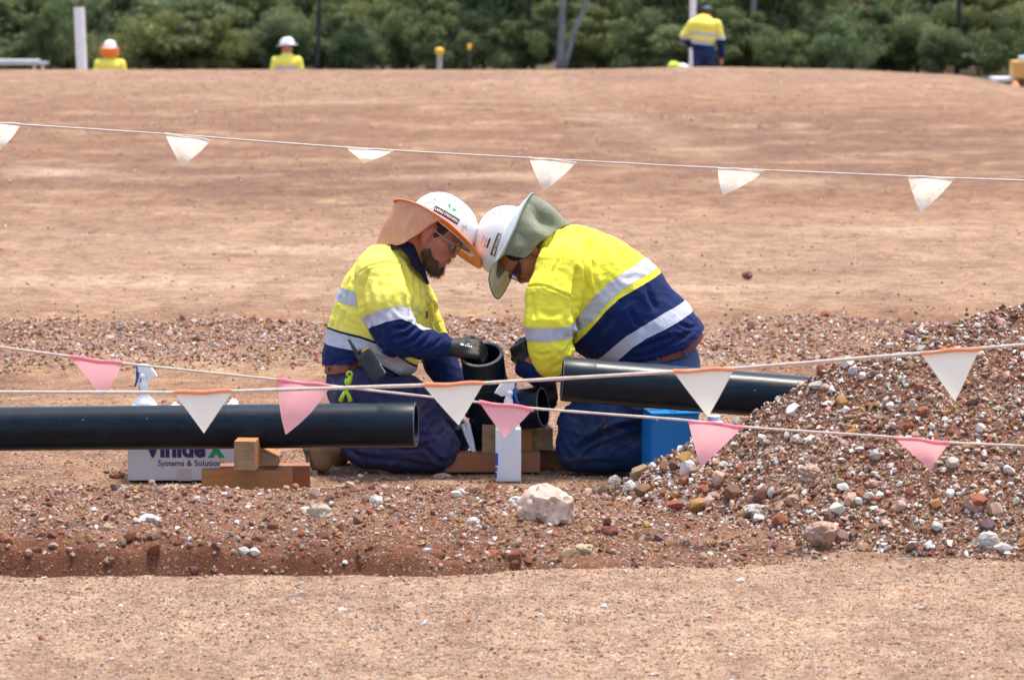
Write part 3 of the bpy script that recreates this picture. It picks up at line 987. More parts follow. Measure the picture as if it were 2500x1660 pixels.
# sandy ground in front
X, Y = on_ground(R0, 18000, 9.5, 11.8)
sz = 0.004 + 0.006 * R0.rand(len(X)) ** 2
scatter('fine_pebbles', R0, X, Y, sz, pick_cols(R0, len(X), MIX_GROUND), ground_z, T_SMALL, ground, 0.45)
X, Y = on_ground(R0, 11000, 9.5, 11.9)
k = fbm(X * 1.2, Y * 3.0, 81, 3) + 0.25 > R0.rand(len(X)) * 0.8
X, Y = X[k], Y[k]
sz = 0.008 + 0.010 * R0.rand(len(X)) ** 3
scatter('pebbles', R0, X, Y, sz, pick_cols(R0, len(X), dict(MIX_GROUND, white=14, rust=12, maroon=8)), ground_z, T_MED, ground, 0.5)
X, Y = on_ground(R0, 44, 9.8, 11.5)
sz = 0.016 + 0.018 * R0.rand(len(X)) ** 2
single_stones(R0, X, Y, sz, pick_cols(R0, len(X), dict(white=10, grey=4, pink=5, rust=3, tan=4)), ground_z, ground, 0.55)
# stones rolled off the bank and the pile
X, Y = on_ground(R0, 5200, 11.1, 12.4)
k = R0.rand(len(X)) < np.exp(-np.maximum(0.0 - np.maximum(berm_h(X, Y), mound_h(X, Y)), 0) * 5.5) * 0.8
X, Y = X[k], Y[k]
sz = 0.007 + 0.018 * R0.rand(len(X)) ** 2.6
scatter('spilled_gravel', R0, X, Y, sz, pick_cols(R0, len(X), MIX_GROUND), ground_z, T_MED, ground, 0.4)
# working area
X, Y = on_ground(R0, 20000, 12.6, 17.2)
k = R0.rand(len(X)) < 1.15 - 0.2 * (Y - 13)
X, Y = X[k], Y[k]
sz = 0.006 + 0.013 * R0.rand(len(X)) ** 2.6
scatter('fine_pebbles', R0, X, Y, sz, pick_cols(R0, len(X), MIX_GROUND) * 0.95, ground_z, T_SMALL, ground, 0.4)
X, Y = on_ground(R0, 90, 12.9, 14.6)
sz = 0.018 + 0.022 * R0.rand(len(X)) ** 2
single_stones(R0, X, Y, sz, pick_cols(R0, len(X), dict(MIX_GROUND, white=1, grey=2)), ground_z, ground, 0.4)
# loose windrow behind
X, Y = on_ground(R0, 26000, 17.2, 20.3)
k = R0.rand(len(X)) < (sstep(17.2, 18.0, Y + 0.7 * vn(X, Y, 3)) * (1 - sstep(19.1, 19.5, Y + 1.1 * fbm(X * 1.4, Y * .6, 5, 3))) + 0.06)
X, Y = X[k], Y[k]
sz = 0.011 + 0.028 * R0.rand(len(X)) ** 2.0
scatter('loose_gravel', R0, X, Y, sz, pick_cols(R0, len(X), dict(MIX_GROUND, white=6, rust=12, brown=18)), ground_z, T_SMALL, ground, 0.35)
X, Y = on_ground(R0, 70, 17.6, 19.7)
sz = 0.03 + 0.045 * R0.rand(len(X)) ** 2.4
single_stones(R0, X, Y, sz, pick_cols(R0, len(X), dict(pink=5, rust=5, brown=4, grey=1)), ground_z, ground, 0.35)
# sparse grit on the graded platform
X, Y = on_ground(R0, 22000, 19.8, 60)
k = R0.rand(len(X)) < 0.45 + 0.9 * fbm(X * 0.3, Y * 0.15, 85, 3)
X, Y = X[k], Y[k]
sz = (0.009 + 0.020 * R0.rand(len(X)) ** 3.0) * np.clip(Y / 26, 1, 1.7)
scatter('scattered_grit', R0, X, Y, sz, pick_cols(R0, len(X), dict(MIX_GROUND, white=5, brown=26, maroon=10)), ground_z, T_SMALL, ground, 0.5)

# single rocks that stand out
def rock(px, py, w, h, col, label, surf=None, seed=1, veins=None, stretch=1.0, Y=None, lift=0.0, group=None):
    r = np.random.RandomState(seed)
    bm = bmesh.new()
    bmesh.ops.create_icosphere(bm, subdivisions=4, radius=1.0)
    cuts = []
    for i in range(18):
        d = Vector((r.randn(), r.randn(), r.randn())).normalized()
        cuts.append((d, 0.72 + 0.24 * r.rand()))
    for v in bm.verts:
        p = v.co.normalized()
        k = 1.0
        for d, c in cuts:
            q = p.dot(d)
            if q > 0.05:
                k = min(k, c / q)
        k = min(k, 1.0)
        rg = mnoise.noise(p * 1.9 + Vector((seed, 7, 0)))
        k *= 1 + 0.12 * mnoise.fractal(p * 2.0 + Vector((seed, 0, 0)), 1.0, 2.0, 5) - 0.16 * max(0, 1 - abs(rg) * 7)
        k *= 1 + 0.035 * mnoise.noise(p * 9 + Vector((seed, 3, 0)))
        v.co = p * k
    xs = [v.co.x for v in bm.verts]; zs = [v.co.z for v in bm.verts]; ys = [v.co.y for v in bm.verts]
    wx = max(xs) - min(xs); wz = max(zs) - min(zs); wy = max(ys) - min(ys)
    if Y is None:
        Yd = 12.0
        for _ in range(12):
            q = P(px, py, Yd)
            t = float(top_z(q.x, Yd))
            Yd += (t - q.z) * -3.0 if abs(t - q.z) > 1e-3 else 0
            Yd = min(max(Yd, 9.8), 70)
        Y = Yd - max(0, (h - 30)) * .0006
    s = Y / F_PX
    c = P(px, py, Y)
    bmesh.ops.scale(bm, vec=(w * s / wx, w * s * 0.8 * stretch / wy, h * s / wz), verts=bm.verts)
    me = bpy.data.meshes.new('rock')
    bm.to_mesh(me); bm.free()
    me.polygons.foreach_set('use_smooth', np.ones(len(me.polygons), dtype=bool))
    me.set_sharp_from_angle(angle=math.radians(38))
    me.materials.append(M['stone'])
    o = bpy.data.objects.new('rock', me)
    COL.objects.link(o)
    o.location = (c.x, c.y, c.z + lift)
    o.color = (*col, 1)
    tag(o, label, 'rock', group)
    return o
W_, PK, TN, RS, BR, MR = PAL['white'], (0.55, 0.40, 0.31), (0.46, 0.36, 0.24), PAL['rust'], (0.24, 0.12, 0.08), (0.17, 0.05, 0.045)
rock(1338, 1250, 146, 140, (0.60, 0.45, 0.36), 'big pinkish white boulder half buried in the low gravel bank', seed=5)
rock(1262, 1228, 44, 34, W_, 'small white stone touching the left side of the big boulder', seed=8)
rock(784, 1255, 66, 62, (0.50, 0.42, 0.30), 'pale cream wedge shaped rock on the low bank below the timber blocks', seed=12)
rock(745, 1250, 32, 28, W_, 'small white stone just left of the cream wedge shaped rock', seed=14)
rock(362, 1268, 48, 30, W_, 'flat white stone on the low bank below the carton', seed=17)
rock(918, 1225, 36, 40, W_, 'bright white upright stone on the bank crest in front of the kneeling bearded man', seed=19)
rock(1156, 1275, 36, 28, W_, 'white lumpy stone on the bank left of the big boulder', seed=23)
rock(1485, 1300, 48, 36, MR, 'dark maroon stone lying on the bank right of the big boulder', seed=29)
rock(1425, 1350, 72, 46, (0.44, 0.34, 0.21), 'tan angular rock at the foot of the bank below the big boulder', seed=31)
rock(1204, 1352, 40, 22, RS, 'orange red stone at the foot of the bank left of the tan rock', seed=35)
rock(1498, 1180, 40, 44, (0.46, 0.44, 0.41), 'grey white upright stone at the left toe of the gravel pile', seed=37)
rock(1540, 1190, 42, 38, W_, 'white stone with a brown underside at the left toe of the gravel pile', seed=39)
rock(2005, 1300, 92, 62, (0.42, 0.28, 0.21), 'large pink brown rock at the foot of the gravel pile', seed=43)
rock(2415, 1322, 62, 52, (0.52, 0.49, 0.45), 'large pale grey rock at the right foot of the gravel pile', seed=47)
rock(1840, 1250, 56, 40, (0.48, 0.46, 0.42), 'pale rock at the lower left edge of the gravel pile', seed=53)
rock(2222, 1330, 54, 38, (0.33, 0.16, 0.09), 'rust brown rock at the foot of the pile beneath the pink pennant', seed=59)
rock(2248, 935, 40, 34, RS, 'orange red angular rock high on the pile left of the cream pennant', seed=61)
rock(2440, 950, 56, 34, (0.26, 0.08, 0.055), 'long brick red rock high on the pile right of the cream pennant', seed=67)
rock(1975, 1150, 58, 34, (0.40, 0.27, 0.21), 'flat pinkish rock in the middle of the gravel pile', seed=71)
rock(940, 1150, 42, 26, (0.36, 0.16, 0.09), 'pointed rust stone on the ground in front of the bearded man\'s shin', seed=73, Y=13.85)
rock(1080, 1164, 48, 18, (0.42, 0.27, 0.21), 'flat pinkish stone on the ground in front of the bearded man\'s knee', seed=77, Y=13.75)
rock(286, 1164, 40, 34, BR, 'brown rock beside the left corner of the white carton', seed=79, Y=13.75)
rock(370, 1178, 18, 18, PK, 'round pink pebble in front of the white carton', seed=83, Y=13.55)
rock(1824, 670, 28, 20, (0.22, 0.10, 0.075), 'lone red brown stone on the smooth dirt behind the workers', seed=89, Y=float(G(1824, 680).y), lift=-0.005)
rock(1378, 1022, 50, 26, W_, 'white stone behind the pipe fitting beside the crouching man\'s knee', seed=91, Y=15.9, lift=-0.03)
rock(1360, 1052, 54, 30, PK, 'pinkish stone behind the timber blocks beside the crouching man\'s knee', seed=93, Y=15.4, lift=-0.03)
# ------------------------------------------------------------------ woodland beyond the platform
def crown_mesh(seed, n_cl=26, leaves=150, flat=0.85, leaf=0.085, open_=0.0):
    """unit crown: clumps of leaf cards through a lumpy volume, radius about 1"""
    r = np.random.RandomState(seed)
    cc = []
    while len(cc) < n_cl:
        p = r.uniform(-1, 1, 3)
        if 0.25 < np.linalg.norm(p) < 0.95:
            p[2] = p[2] * flat
            cc.append(p * (0.92 if r.rand() < 0.8 else 1.2))
    V, T = [], []
    for c in cc:
        rad = r.uniform(0.20, 0.46)
        d = r.randn(leaves, 3)
        d /= np.linalg.norm(d, axis=1)[:, None]
        q = c + d * (rad * r.rand(leaves, 1) ** 0.45) * np.array([1.15, 1.15, 0.8])
        ax = r.randn(leaves, 3); ax /= np.linalg.norm(ax, axis=1)[:, None]
        b = np.cross(ax, d) + 0.3 * r.randn(leaves, 3); b /= np.linalg.norm(b, axis=1)[:, None]
        L = leaf * (0.6 + 0.8 * r.rand(leaves, 1)); Wd = L * 0.5
        quad = np.stack([q - ax * L, q - b * Wd, q + ax * L, q + b * Wd], 1)
        V.append(quad.reshape(-1, 3))
        t = np.clip(0.45 + 0.25 * r.randn() + 0.18 * r.randn(leaves), 0, 1)
        T.append(np.repeat(t, 4))
    V = np.concatenate(V); T = np.concatenate(T)
    f = np.arange(len(V)).reshape(-1, 4)
    return mesh_np('crown', V, f, M['leaf'], False, None, {'tint': T})
CROWNS = [crown_mesh(500 + i, 28 + 5 * (i % 3), 420, 0.85 if i % 2 else 1.0, 0.052 if i % 3 else 0.046) for i in range(6)]

def trunk_mesh(seed, mat, lean=0.1, fork=False, r0=0.12):
    """unit trunk 1 m tall with limbs"""
    r = random.Random(seed)
    bm = bmesh.new()
    def limb(p, d, L, ra, depth):
        pts, rr = [p.copy()], [ra]
        n = 5
        for i in range(n):
            d = (d + Vector((r.uniform(-1, 1), r.uniform(-1, 1), r.uniform(-.3, .5))) * 0.16).normalized()
            pts.append(pts[-1] + d * (L / n)); rr.append(ra * (1 - 0.7 * (i + 1) / n))
        add_tube(bm, pts, rr, 7)
        if depth > 0:
            for k in range(3):
                i = r.randint(2, n - 1)
                a = r.uniform(0, 6.28)
                nd = (d + Vector((math.cos(a), math.sin(a), 0.3)) * 0.8).normalized()
                limb(pts[i], nd, L * r.uniform(0.4, 0.6), rr[i] * 0.7, depth - 1)
    limb(Vector((0, 0, -0.03)), Vector((lean, 0.02, 1)).normalized(), 0.95, r0, 2)
    if fork:
        limb(Vector((0.04, 0.02, 0.0)), Vector((0.55, 0.1, 1)).normalized(), 0.95, r0 * 0.6, 1)
    bmesh.ops.recalc_face_normals(bm, faces=bm.faces)
    me = bpy.data.meshes.new('trunk')
    bm.to_mesh(me); bm.free()
    me.materials.append(mat)
    me.polygons.foreach_set('use_smooth', np.ones(len(me.polygons), dtype=bool))
    return me
TRUNKS = [trunk_mesh(40 + i, M['bark'] if i % 2 else M['bark_dark'], 0.1 * (i - 2), i == 1, 0.035) for i in range(5)]

ROWS = {}
def plant(kind, px, Y, height, width, crown_low, crown, trunk, label, group, rz=0.0, thick=1.0):
    x = (px - 1250.0) / F_PX * Y
    z = float(ground_z(x, Y)) - 0.05
    t = empty(kind, (x, Y, z), label, 'tree' if kind == 'gum_tree' else 'shrub', group)
    tr = bpy.data.objects.new('trunk', TRUNKS[trunk]); COL.objects.link(tr); tr.parent = t
    tr.scale = (height * thick, height * thick, height * 0.92)
    tr.rotation_euler.z = rz
    cr = bpy.data.objects.new('crown', CROWNS[crown]); COL.objects.link(cr); cr.parent = t
    ch = (height - crown_low) / 2
    cr.location = (0, 0, crown_low + ch)
    cr.scale = (width / 2, width / 2, ch * 1.05)
    cr.rotation_euler.z = rz * 1.7 + 0.5
    ROWS.setdefault(group, []).append((px, t))
    return t

RT = random.Random(5)
# shrubs along the front edge of the woodland
side = ['at the far left', 'left of the middle', 'near the middle', 'right of the middle', 'at the far right']
xs = -700.0
i = 0
while xs < 3200:
    w = RT.uniform(1.7, 3.4)
    px = xs + w * 28
    Y = RT.uniform(142, 150)
    h = RT.uniform(1.5, 3.0)
    plant('shrub', px, Y, h, w, 0.1, RT.randrange(6), RT.choice([0, 2, 4]), 'leafy green shrub standing in the front row of the woodland beyond the platform', 'front row shrubs of the woodland', RT.uniform(0, 6.28))
    xs += w * 33
    i += 1
xs = -700.0
while xs < 3200:
    w = RT.uniform(2.6, 4.8)
    px = xs + w * 26
    Y = RT.uniform(153, 162)
    plant('shrub', px, Y, RT.uniform(3.0, 5.2), w, RT.uniform(0.3, 1.0), RT.randrange(6), RT.choice([0, 2, 4]), 'taller olive green shrub rising behind the front row of shrubs', 'second row shrubs of the woodland', RT.uniform(0, 6.28))
    xs += w * 24
xs = -700.0
while xs < 3200:
    w = RT.uniform(4.5, 7.0)
    px = xs + w * 24
    Y = RT.uniform(168, 180)
    plant('gum_tree', px, Y, RT.uniform(9, 13), w, RT.uniform(1.2, 2.6), RT.randrange(6), RT.choice([0, 1, 2, 3, 4]), 'tall gum tree with a dark trunk behind the shrubs beyond the platform', 'tall gum trees at the back of the woodland', RT.uniform(0, 6.28), 0.8)
    xs += w * 22
LANDMARKS = [(-250, 'the left picture edge'), (40, 'the trestle bench'), (195, 'the thick white post'), (271, 'the worker with the orange neck cloth'), (702, 'the worker in the plain white hat'), (788, 'the slim dark gum'),
             (1073, 'the pale yellow capped stake'), (1147, 'the thin dark stake'), (1310, 'the leaning dark gum'), (1384, 'the pale forked gum'), (1718, 'the standing worker'), (1843, 'the grey gum trunk'),
             (2343, 'the slim trunk at the right end'), (2490, 'the orange cabinet'), (2800, 'the right picture edge')]
NTH = ['first', 'second', 'third', 'fourth', 'fifth', 'sixth', 'seventh', 'eighth', 'ninth', 'tenth']
for g_, lead in (('front row shrubs of the woodland', 'front row shrub'), ('second row shrubs of the woodland', 'taller second row shrub'), ('tall gum trees at the back of the woodland', 'tall back row gum')):
    seen_ = {}
    for px, t in sorted(ROWS[g_], key=lambda q: q[0]):
        lm = min(LANDMARKS, key=lambda q: abs(q[0] - px))
        seen_.setdefault((lm[1], 'left' if px < lm[0] else 'right'), []).append((abs(px - lm[0]), t))
    for (nm, sd), L in seen_.items():
        for k, (d_, t) in enumerate(sorted(L, key=lambda q: q[0])):
            t['label'] = '%s, %s to the %s of %s' % (lead, NTH[k], sd, nm)
# trunks that stand clear in the picture
def clear_tree(px0, px1, Y, h, r, mat, label, fork=None):
    x0 = (px0 - 1250.0) / F_PX * Y; x1 = (px1 - 1250.0) / F_PX * Y
    z = float(ground_z(x0, Y)) - 0.05
    t = empty('gum_tree', (x0, Y, z), label, 'tree')
    def tr(dx, L, ra, sd, b=(0, 0, 0)):
        rr = random.Random(sd)
        bm = bmesh.new()
        n = 10
        pts = [Vector((b[0] + dx * (k / n) ** 1.1 + rr.uniform(-.04, .04), b[1] + rr.uniform(-.05, .05), b[2] + L * k / n)) for k in range(n + 1)]
        add_tube(bm, pts, [ra * (1 - 0.6 * k / n) for k in range(n + 1)], 9)
        for k in (6, 7, 8, 9):
            a = rr.uniform(0, 6.28)
            e = pts[k] + Vector((math.cos(a), math.sin(a), 0.7)) * L * 0.16
            add_tube(bm, [pts[k], (pts[k] + e) / 2 + Vector((0, 0, .1)), e], [ra * .35, ra * .25, ra * .1], 6)
        me = bpy.data.meshes.new('trunk'); bm.to_mesh(me); bm.free(); me.materials.append(mat)
        me.polygons.foreach_set('use_smooth', np.ones(len(me.polygons), dtype=bool))
        o = bpy.data.objects.new('trunk', me); COL.objects.link(o); o.parent = t
    tr(x1 - x0, h, r, 3)
    if fork:
        tr((fork - px0) / F_PX * Y, h * 0.9, r * 0.75, 9, (0.12, 0.05, 0.1))
    for q in range(3):
        cr = bpy.data.objects.new('crown', CROWNS[(q * 2) % 6]); COL.objects.link(cr); cr.parent = t
        cr.location = ((x1 - x0) * 0.9 + (q - 1) * 1.8, 0.4 * q, h * (0.78 + 0.08 * q))
        cr.scale = (2.4, 2.4, 1.6); cr.rotation_euler.z = q * 2
clear_tree(1366, 1400, 141.0, 9.0, 0.16, M['bark'], 'pale grey gum tree with two forked trunks standing clear of the shrubs', 1540)
clear_tree(775, 800, 141.0, 8.0, 0.10, M['bark_dark'], 'slim dark trunked gum tree between the second hard hat and the stakes')
clear_tree(1280, 1330, 150.0, 9.0, 0.14, M['bark_dark'], 'dark gum tree leaning right just left of the pale forked tree')
clear_tree(1835, 1850, 151.5, 9.0, 0.16, M['bark'], 'grey gum trunk right of the standing worker')
clear_tree(2335, 2352, 151.5, 9.0, 0.12, M['bark_dark'], 'slim dark gum trunk above the right end of the platform')

# the dense wood behind closes the view
r = np.random.RandomState(77)
n = 46000
X = r.uniform(-85, 85, n); Y = r.uniform(184, 215, n); Z = -3.3 + r.rand(n) ** 0.8 * 17
L = 0.34 * (0.6 + 0.8 * r.rand(n, 1))
ax = r.randn(n, 3); ax /= np.linalg.norm(ax, axis=1)[:, None]
b = r.randn(n, 3); b = np.cross(ax, b); b /= np.linalg.norm(b, axis=1)[:, None]
q = np.stack([X, Y, Z], -1)
quad = np.stack([q - ax * L, q - b * L * .6, q + ax * L, q + b * L * .6], 1).reshape(-1, 3)
tint = np.repeat(np.clip(0.2 + 0.2 * r.randn(n) + 0.6 * fbm(X * 0.15, Z * 0.2, 91), 0, 1), 4)
o = link('woodland', mesh_np('woodland', quad, np.arange(len(quad)).reshape(-1, 4), M['leaf'], False, None, {'tint': tint}))
tag(o, 'dense dark woodland closing the view behind the gum trees', None, None, 'stuff')
# wooded rise far behind, so no sky shows between the leaves
xs_ = np.linspace(-400, 400, 90); ys_ = np.linspace(216, 520, 40)
XX, YY = np.meshgrid(xs_, ys_)
ZZ = -3.4 + 34 * sstep(216, 300, YY) + 5 * fbm(XX * 0.03, YY * 0.03, 95)
o = link('hill', mesh_np('hill', np.stack([XX, YY, ZZ], -1).reshape(-1, 3), grid_faces(40, 90), simple('wooded_slope', (0.030, 0.045, 0.022), 0.95, 0.4, 0.3, 1.0, 2.0, 0.3), True))
tag(o, 'dark wooded rise behind the trees', None, None, 'structure')
# ------------------------------------------------------------------ pipes
def pipe_mesh(name, a, b, r, ri, mat, cut, cap_b=True, parent=None, seg=64):
    """hollow pipe from a to b; returns outer and cut-edge objects"""
    a, b = Vector(a), Vector(b)
    d = (b - a).normalized(); L = (b - a).length
    bm = bmesh.new()
    ch = 0.0025
    add_lathe(bm, a, d, [(ri, 0), (ri, L - 0.0)], seg)
    rs = add_lathe(bm, a, d, [(r - ch, 0), (r, ch), (r, L - ch)], seg)
    bmesh.ops.recalc_face_normals(bm, faces=bm.faces)
    o = bm_obj('wall', bm, mat, parent, True, 40)
    bm = bmesh.new()
    for (p, q) in ((a, d), (b, -d)):
        add_lathe(bm, p - q * 0.0, q, [(ri, 0.0), (ri + .0015, -0.0008), (r - ch, -0.0008), (r, ch)], seg)
    e = bm_obj('cut_edge', bm, cut, parent, True, 40)
    return o, e

PR, PRI = 0.0815, 0.069
pl_b = P(1016, 1036.5, 13.30); pl_a0 = P(0, 1047, 13.44)
pl_a = pl_b + (pl_a0 - pl_b) * 2.0
root = empty('plastic_pipe', pl_b, 'long black plastic pipe lying on timber blocks at the left', 'pipe', 'black plastic pipes')
pipe_mesh('wall', pl_a, pl_b, PR, .0715, M['hdpe'], M['pipe_cut'], parent=root)
# scraped band close to the pipe end
def pipe_band(a, b, r, t0, t1, mat, parent, name='scraped_band'):
    bm = bmesh.new()
    d = (Vector(b) - Vector(a)).normalized()
    add_lathe(bm, Vector(b) - d * t1, d, [(r + .0002, 0), (r + 0.0007, 0.002), (r + 0.0007, t1 - t0 - .002), (r + .0002, t1 - t0)], 64)
    return bm_obj(name, bm, mat, parent, True)
M['hdpe_scraped'] = simple('scraped_polyethylene', (0.006, 0.013, 0.022), 0.34, 0.2, 30, 0.15, 200, 0.001, spec=0.22)
pipe_band(pl_a, pl_b, PR, 0.004, 0.135, M['hdpe_scraped'], root)

pr_a = P(1372, 924.5, 13.40)
pr_dir = (P(1950, 971.5, 13.42) - pr_a).normalized()
pr_b = pr_a + pr_dir * 2.2
root = empty('plastic_pipe', pr_a, 'black plastic pipe sloping down to the right and buried in the gravel pile', 'pipe', 'black plastic pipes')
pipe_mesh('wall', pr_b, pr_a, PR, PRI, M['hdpe'], M['pipe_cut'], parent=root)
pipe_band(pr_b, pr_a, PR, 0.004, 0.12, M['hdpe_scraped'], root)

# tee fitting held by the two men
t_top = P(1176, 865, 13.80)
t_bot = P(1212, 1112, 14.02)
t_ax = (t_bot - t_top).normalized()
root = empty('pipe_fitting', t_bot, 'black plastic tee fitting standing tilted between the two men, open at top and right', 'pipe fitting')
pipe_mesh('wall', t_bot, t_top, PR, PRI, M['hdpe'], M['pipe_cut'], parent=root)
jc = t_top + (t_bot - t_top) * 0.56
br_e = P(1326, 994, 13.86)
br_a = jc + (br_e - jc).normalized() * 0.045
bo, be = pipe_mesh('branch', br_a, br_e, PR * 0.97, PRI, M['hdpe'], M['pipe_cut'], parent=root)
bo.name = 'branch'
bm = bmesh.new()
dd = (t_top - t_bot).normalized()
add_lathe(bm, t_top - dd * 0.125, dd, [(PR, 0), (PR + .003, 0.002), (PR + 0.003, 0.006), (PR, 0.008)], 64)
bm_obj('weld_bead', bm, M['hdpe'], root, True)
bm = bmesh.new()
rr = random.Random(3)
for k in range(7):
    a = 0.9 + 0.09 * k
    d = (br_e - br_a).normalized()
    _, s, u = frame_of(d)
    p = br_e - d * 0.002 + (s * math.cos(a) * -1 + u * math.sin(a)) * PR * 0.97
    q = p + (s * math.cos(a) * -1 + u * math.sin(a)) * rr.uniform(.008, .02) + d * rr.uniform(-.004, .012)
    add_tube(bm, [p, (p + q) / 2 + d * .003, q], [0.0022, 0.0016, 0.0008], 5)
bm_obj('swarf', bm, M['black_plastic'], root)

# ------------------------------------------------------------------ timber
def timber(label, c, sx, sy, sz, rz=0.0, ry=0.0, rx=0.0, mat=None, end=None, wedge=0.0, group='timber packers under the pipes'):
    bm = bmesh.new()
    R = (Matrix.Rotation(rz, 3, 'Z') @ Matrix.Rotation(ry, 3, 'Y') @ Matrix.Rotation(rx, 3, 'X'))
    add_box(bm, (0, 0, 0), sx, sy, sz, None, 0.0028, 2)
    if wedge:
        for v in bm.verts:
            k = (v.co.x / sx + 0.5)
            if v.co.z > 0:
                v.co.z -= wedge * k * sz
    r = random.Random(int(c[0] * 1000) + int(c[2] * 999))
    for v in bm.verts:
        v.co += Vector((r.uniform(-1, 1), r.uniform(-1, 1), r.uniform(-1, 1))) * 0.0009
    me = bpy.data.meshes.new('timber_block')
    bm.to_mesh(me); bm.free()
    me.materials.append(mat or M['timber']); me.materials.append(end or M['timber_end'])
    long_x = sx >= sy
    for p in me.polygons:
        n = p.normal
        if (long_x and abs(n.x) > 0.9) or (not long_x and abs(n.y) > 0.9):
            p.material_index = 1
    o = bpy.data.objects.new('timber_block', me)
    COL.objects.link(o)
    o.location = c
    o.rotation_euler = R.to_euler()
    return tag(o, label, 'timber block', group)

def tb(label, x0, x1, y0, y1, Y, depth, **kw):
    """block whose front face spans the given photo box at depth Y"""
    a, b = P(x0, y1, Y), P(x1, y0, Y)
    c = ((a.x + b.x) / 2, Y + depth / 2, (a.z + b.z) / 2)
    return timber(label, c, abs(b.x - a.x), depth, abs(b.z - a.z), **kw)
tb('orange pine plank lying front left beneath the pipe, nearest the camera', 491, 712, 1149, 1200, 13.30, 0.085, rz=0.045)
tb('pine plank lying behind the front plank, its pale end beside the boot', 536, 755, 1137, 1190, 13.50, 0.085, rz=0.06, mat=M['timber_red'])
tb('upright pine block with rough grey end standing on the front plank', 575, 626, 1077, 1149, 13.17, 0.16, rz=-0.07, end=M['timber_old'])
tb('pine wedge under the left pipe behind the upright block', 634, 680, 1096, 1137, 13.36, 0.16, wedge=0.55, rz=0.0)
tb('long red brown plank lying between the two men\'s knees', 1085, 1318, 1107, 1153, 13.82, 0.09, rz=0.03, mat=M['timber_red'], end=M['timber_old'])
tb('red brown plank end showing beside the crouching man\'s knee', 1290, 1400, 1099, 1146, 14.0, 0.09, rz=-0.03, mat=M['timber_red'])
tb('weathered block standing on the long plank left of the spray bottle', 1177, 1213, 1037, 1107, 13.84, 0.14, mat=M['timber_old'], end=M['timber_old'])
tb('orange wedge under the branch of the pipe fitting', 1262, 1300, 1050, 1105, 13.90, 0.12, wedge=-0.2, mat=M['timber'], end=M['timber'])
tb('rough mossy chopped block under the open branch of the fitting', 1292, 1345, 1047, 1099, 13.93, 0.13, rz=0.12, mat=M['timber_old'], end=M['timber_old'])

# ------------------------------------------------------------------ carton
Yc = 13.64
ca, cb = P(312, 1178, Yc), P(575, 1022, Yc)
cw = cb.x - ca.x; chh = cb.z
root = empty('carton', ((ca.x + cb.x) / 2, Yc + .15, 0), 'white cardboard carton with navy and green lettering under the left pipe', 'carton')
bm = bmesh.new()
add_box(bm, ((ca.x + cb.x) / 2, Yc + 0.15, chh / 2 + 0.004), cw, 0.30, chh - 0.008, None, 0.003, 2)
bm_obj('box', bm, M['carton'], root)
def flat_text(body, cx_px, base_px, width_px, Y, mat, parent, name='lettering', bold=0.0, y_front=None, height_px=None):
    vs, fs = text_mesh(body, 1.0, bold)
    x0 = min(v.x for v in vs); x1 = max(v.x for v in vs); z0 = min(v.y for v in vs); z1 = max(v.y for v in vs)
    s = width_px / F_PX * Y / (x1 - x0)
    sz = s if height_px is None else height_px / F_PX * Y / (z1 - z0)
    c = P(cx_px, base_px, Y)
    V = np.array([[c.x + (v.x - (x0 + x1) / 2) * s, Y - 0.0012, c.z + (v.y - z0) * sz] for v in vs])
    bm = bmesh.new()
    bv = [bm.verts.new(v) for v in V]
    for f in fs:
        try: bm.faces.new([bv[i] for i in f])
        except ValueError: pass
    return bm_obj(name, bm, mat, parent)
flat_text('Vinide', 427, 1117, 152, Yc, M['ink_navy'], root, bold=0.045, height_px=46)
flat_text('x', 528, 1117, 44, Yc, M['ink_green'], root, bold=0.05, height_px=38)
flat_text('Systems & Solutions', 467, 1141.5, 164, Yc, M['ink_navy'], root, bold=0.012)
bm = bmesh.new()
a, b = P(432, 1172, Yc), P(467, 1142, Yc)
add_box(bm, ((a.x + b.x) / 2, Yc - 0.0004, (a.z + b.z) / 2 - .002), b.x - a.x, 0.0012, b.z - a.z)
bm_obj('packing_tape', bm, simple('clear_packing_tape', (0.50, 0.49, 0.47), 0.3, 0.03, 8, 0.0), root)

# crumpled white rags on the carton
def rag(cx, cy, cz, w, h, label, seed):
    bm = bmesh.new()
    bmesh.ops.create_icosphere(bm, subdivisions=4, radius=1.0)
    for v in bm.verts:
        p = v.co.copy()
        n = mnoise.fractal(p * 1.8 + Vector((seed, 0, 0)), 1.0, 2.0, 4)
        rd = 1 + 0.35 * n - 0.12 * abs(mnoise.noise(p * 4 + Vector((seed, 0, 0))))
        v.co = Vector((p.x * w / 2 * rd, p.y * 0.06 * rd, max(p.z, -0.2) * h * rd))
    o = bm_obj('rag', bm, M['rag'], None, True)
    o.location = (cx, cy, cz + 0.2 * h)
    return tag(o, label, 'rag', 'white rags on the carton')
q = P(426, 984, Yc + .14); rag(q.x, q.y, chh - .001, 0.055, 0.034, 'flat white rag on the carton left of the cream pennant tip', 1)
q = P(568, 984, Yc + .14); rag(q.x, q.y, chh - .001, 0.055, 0.044, 'crumpled white rag on the carton right of the cream pennant', 6)

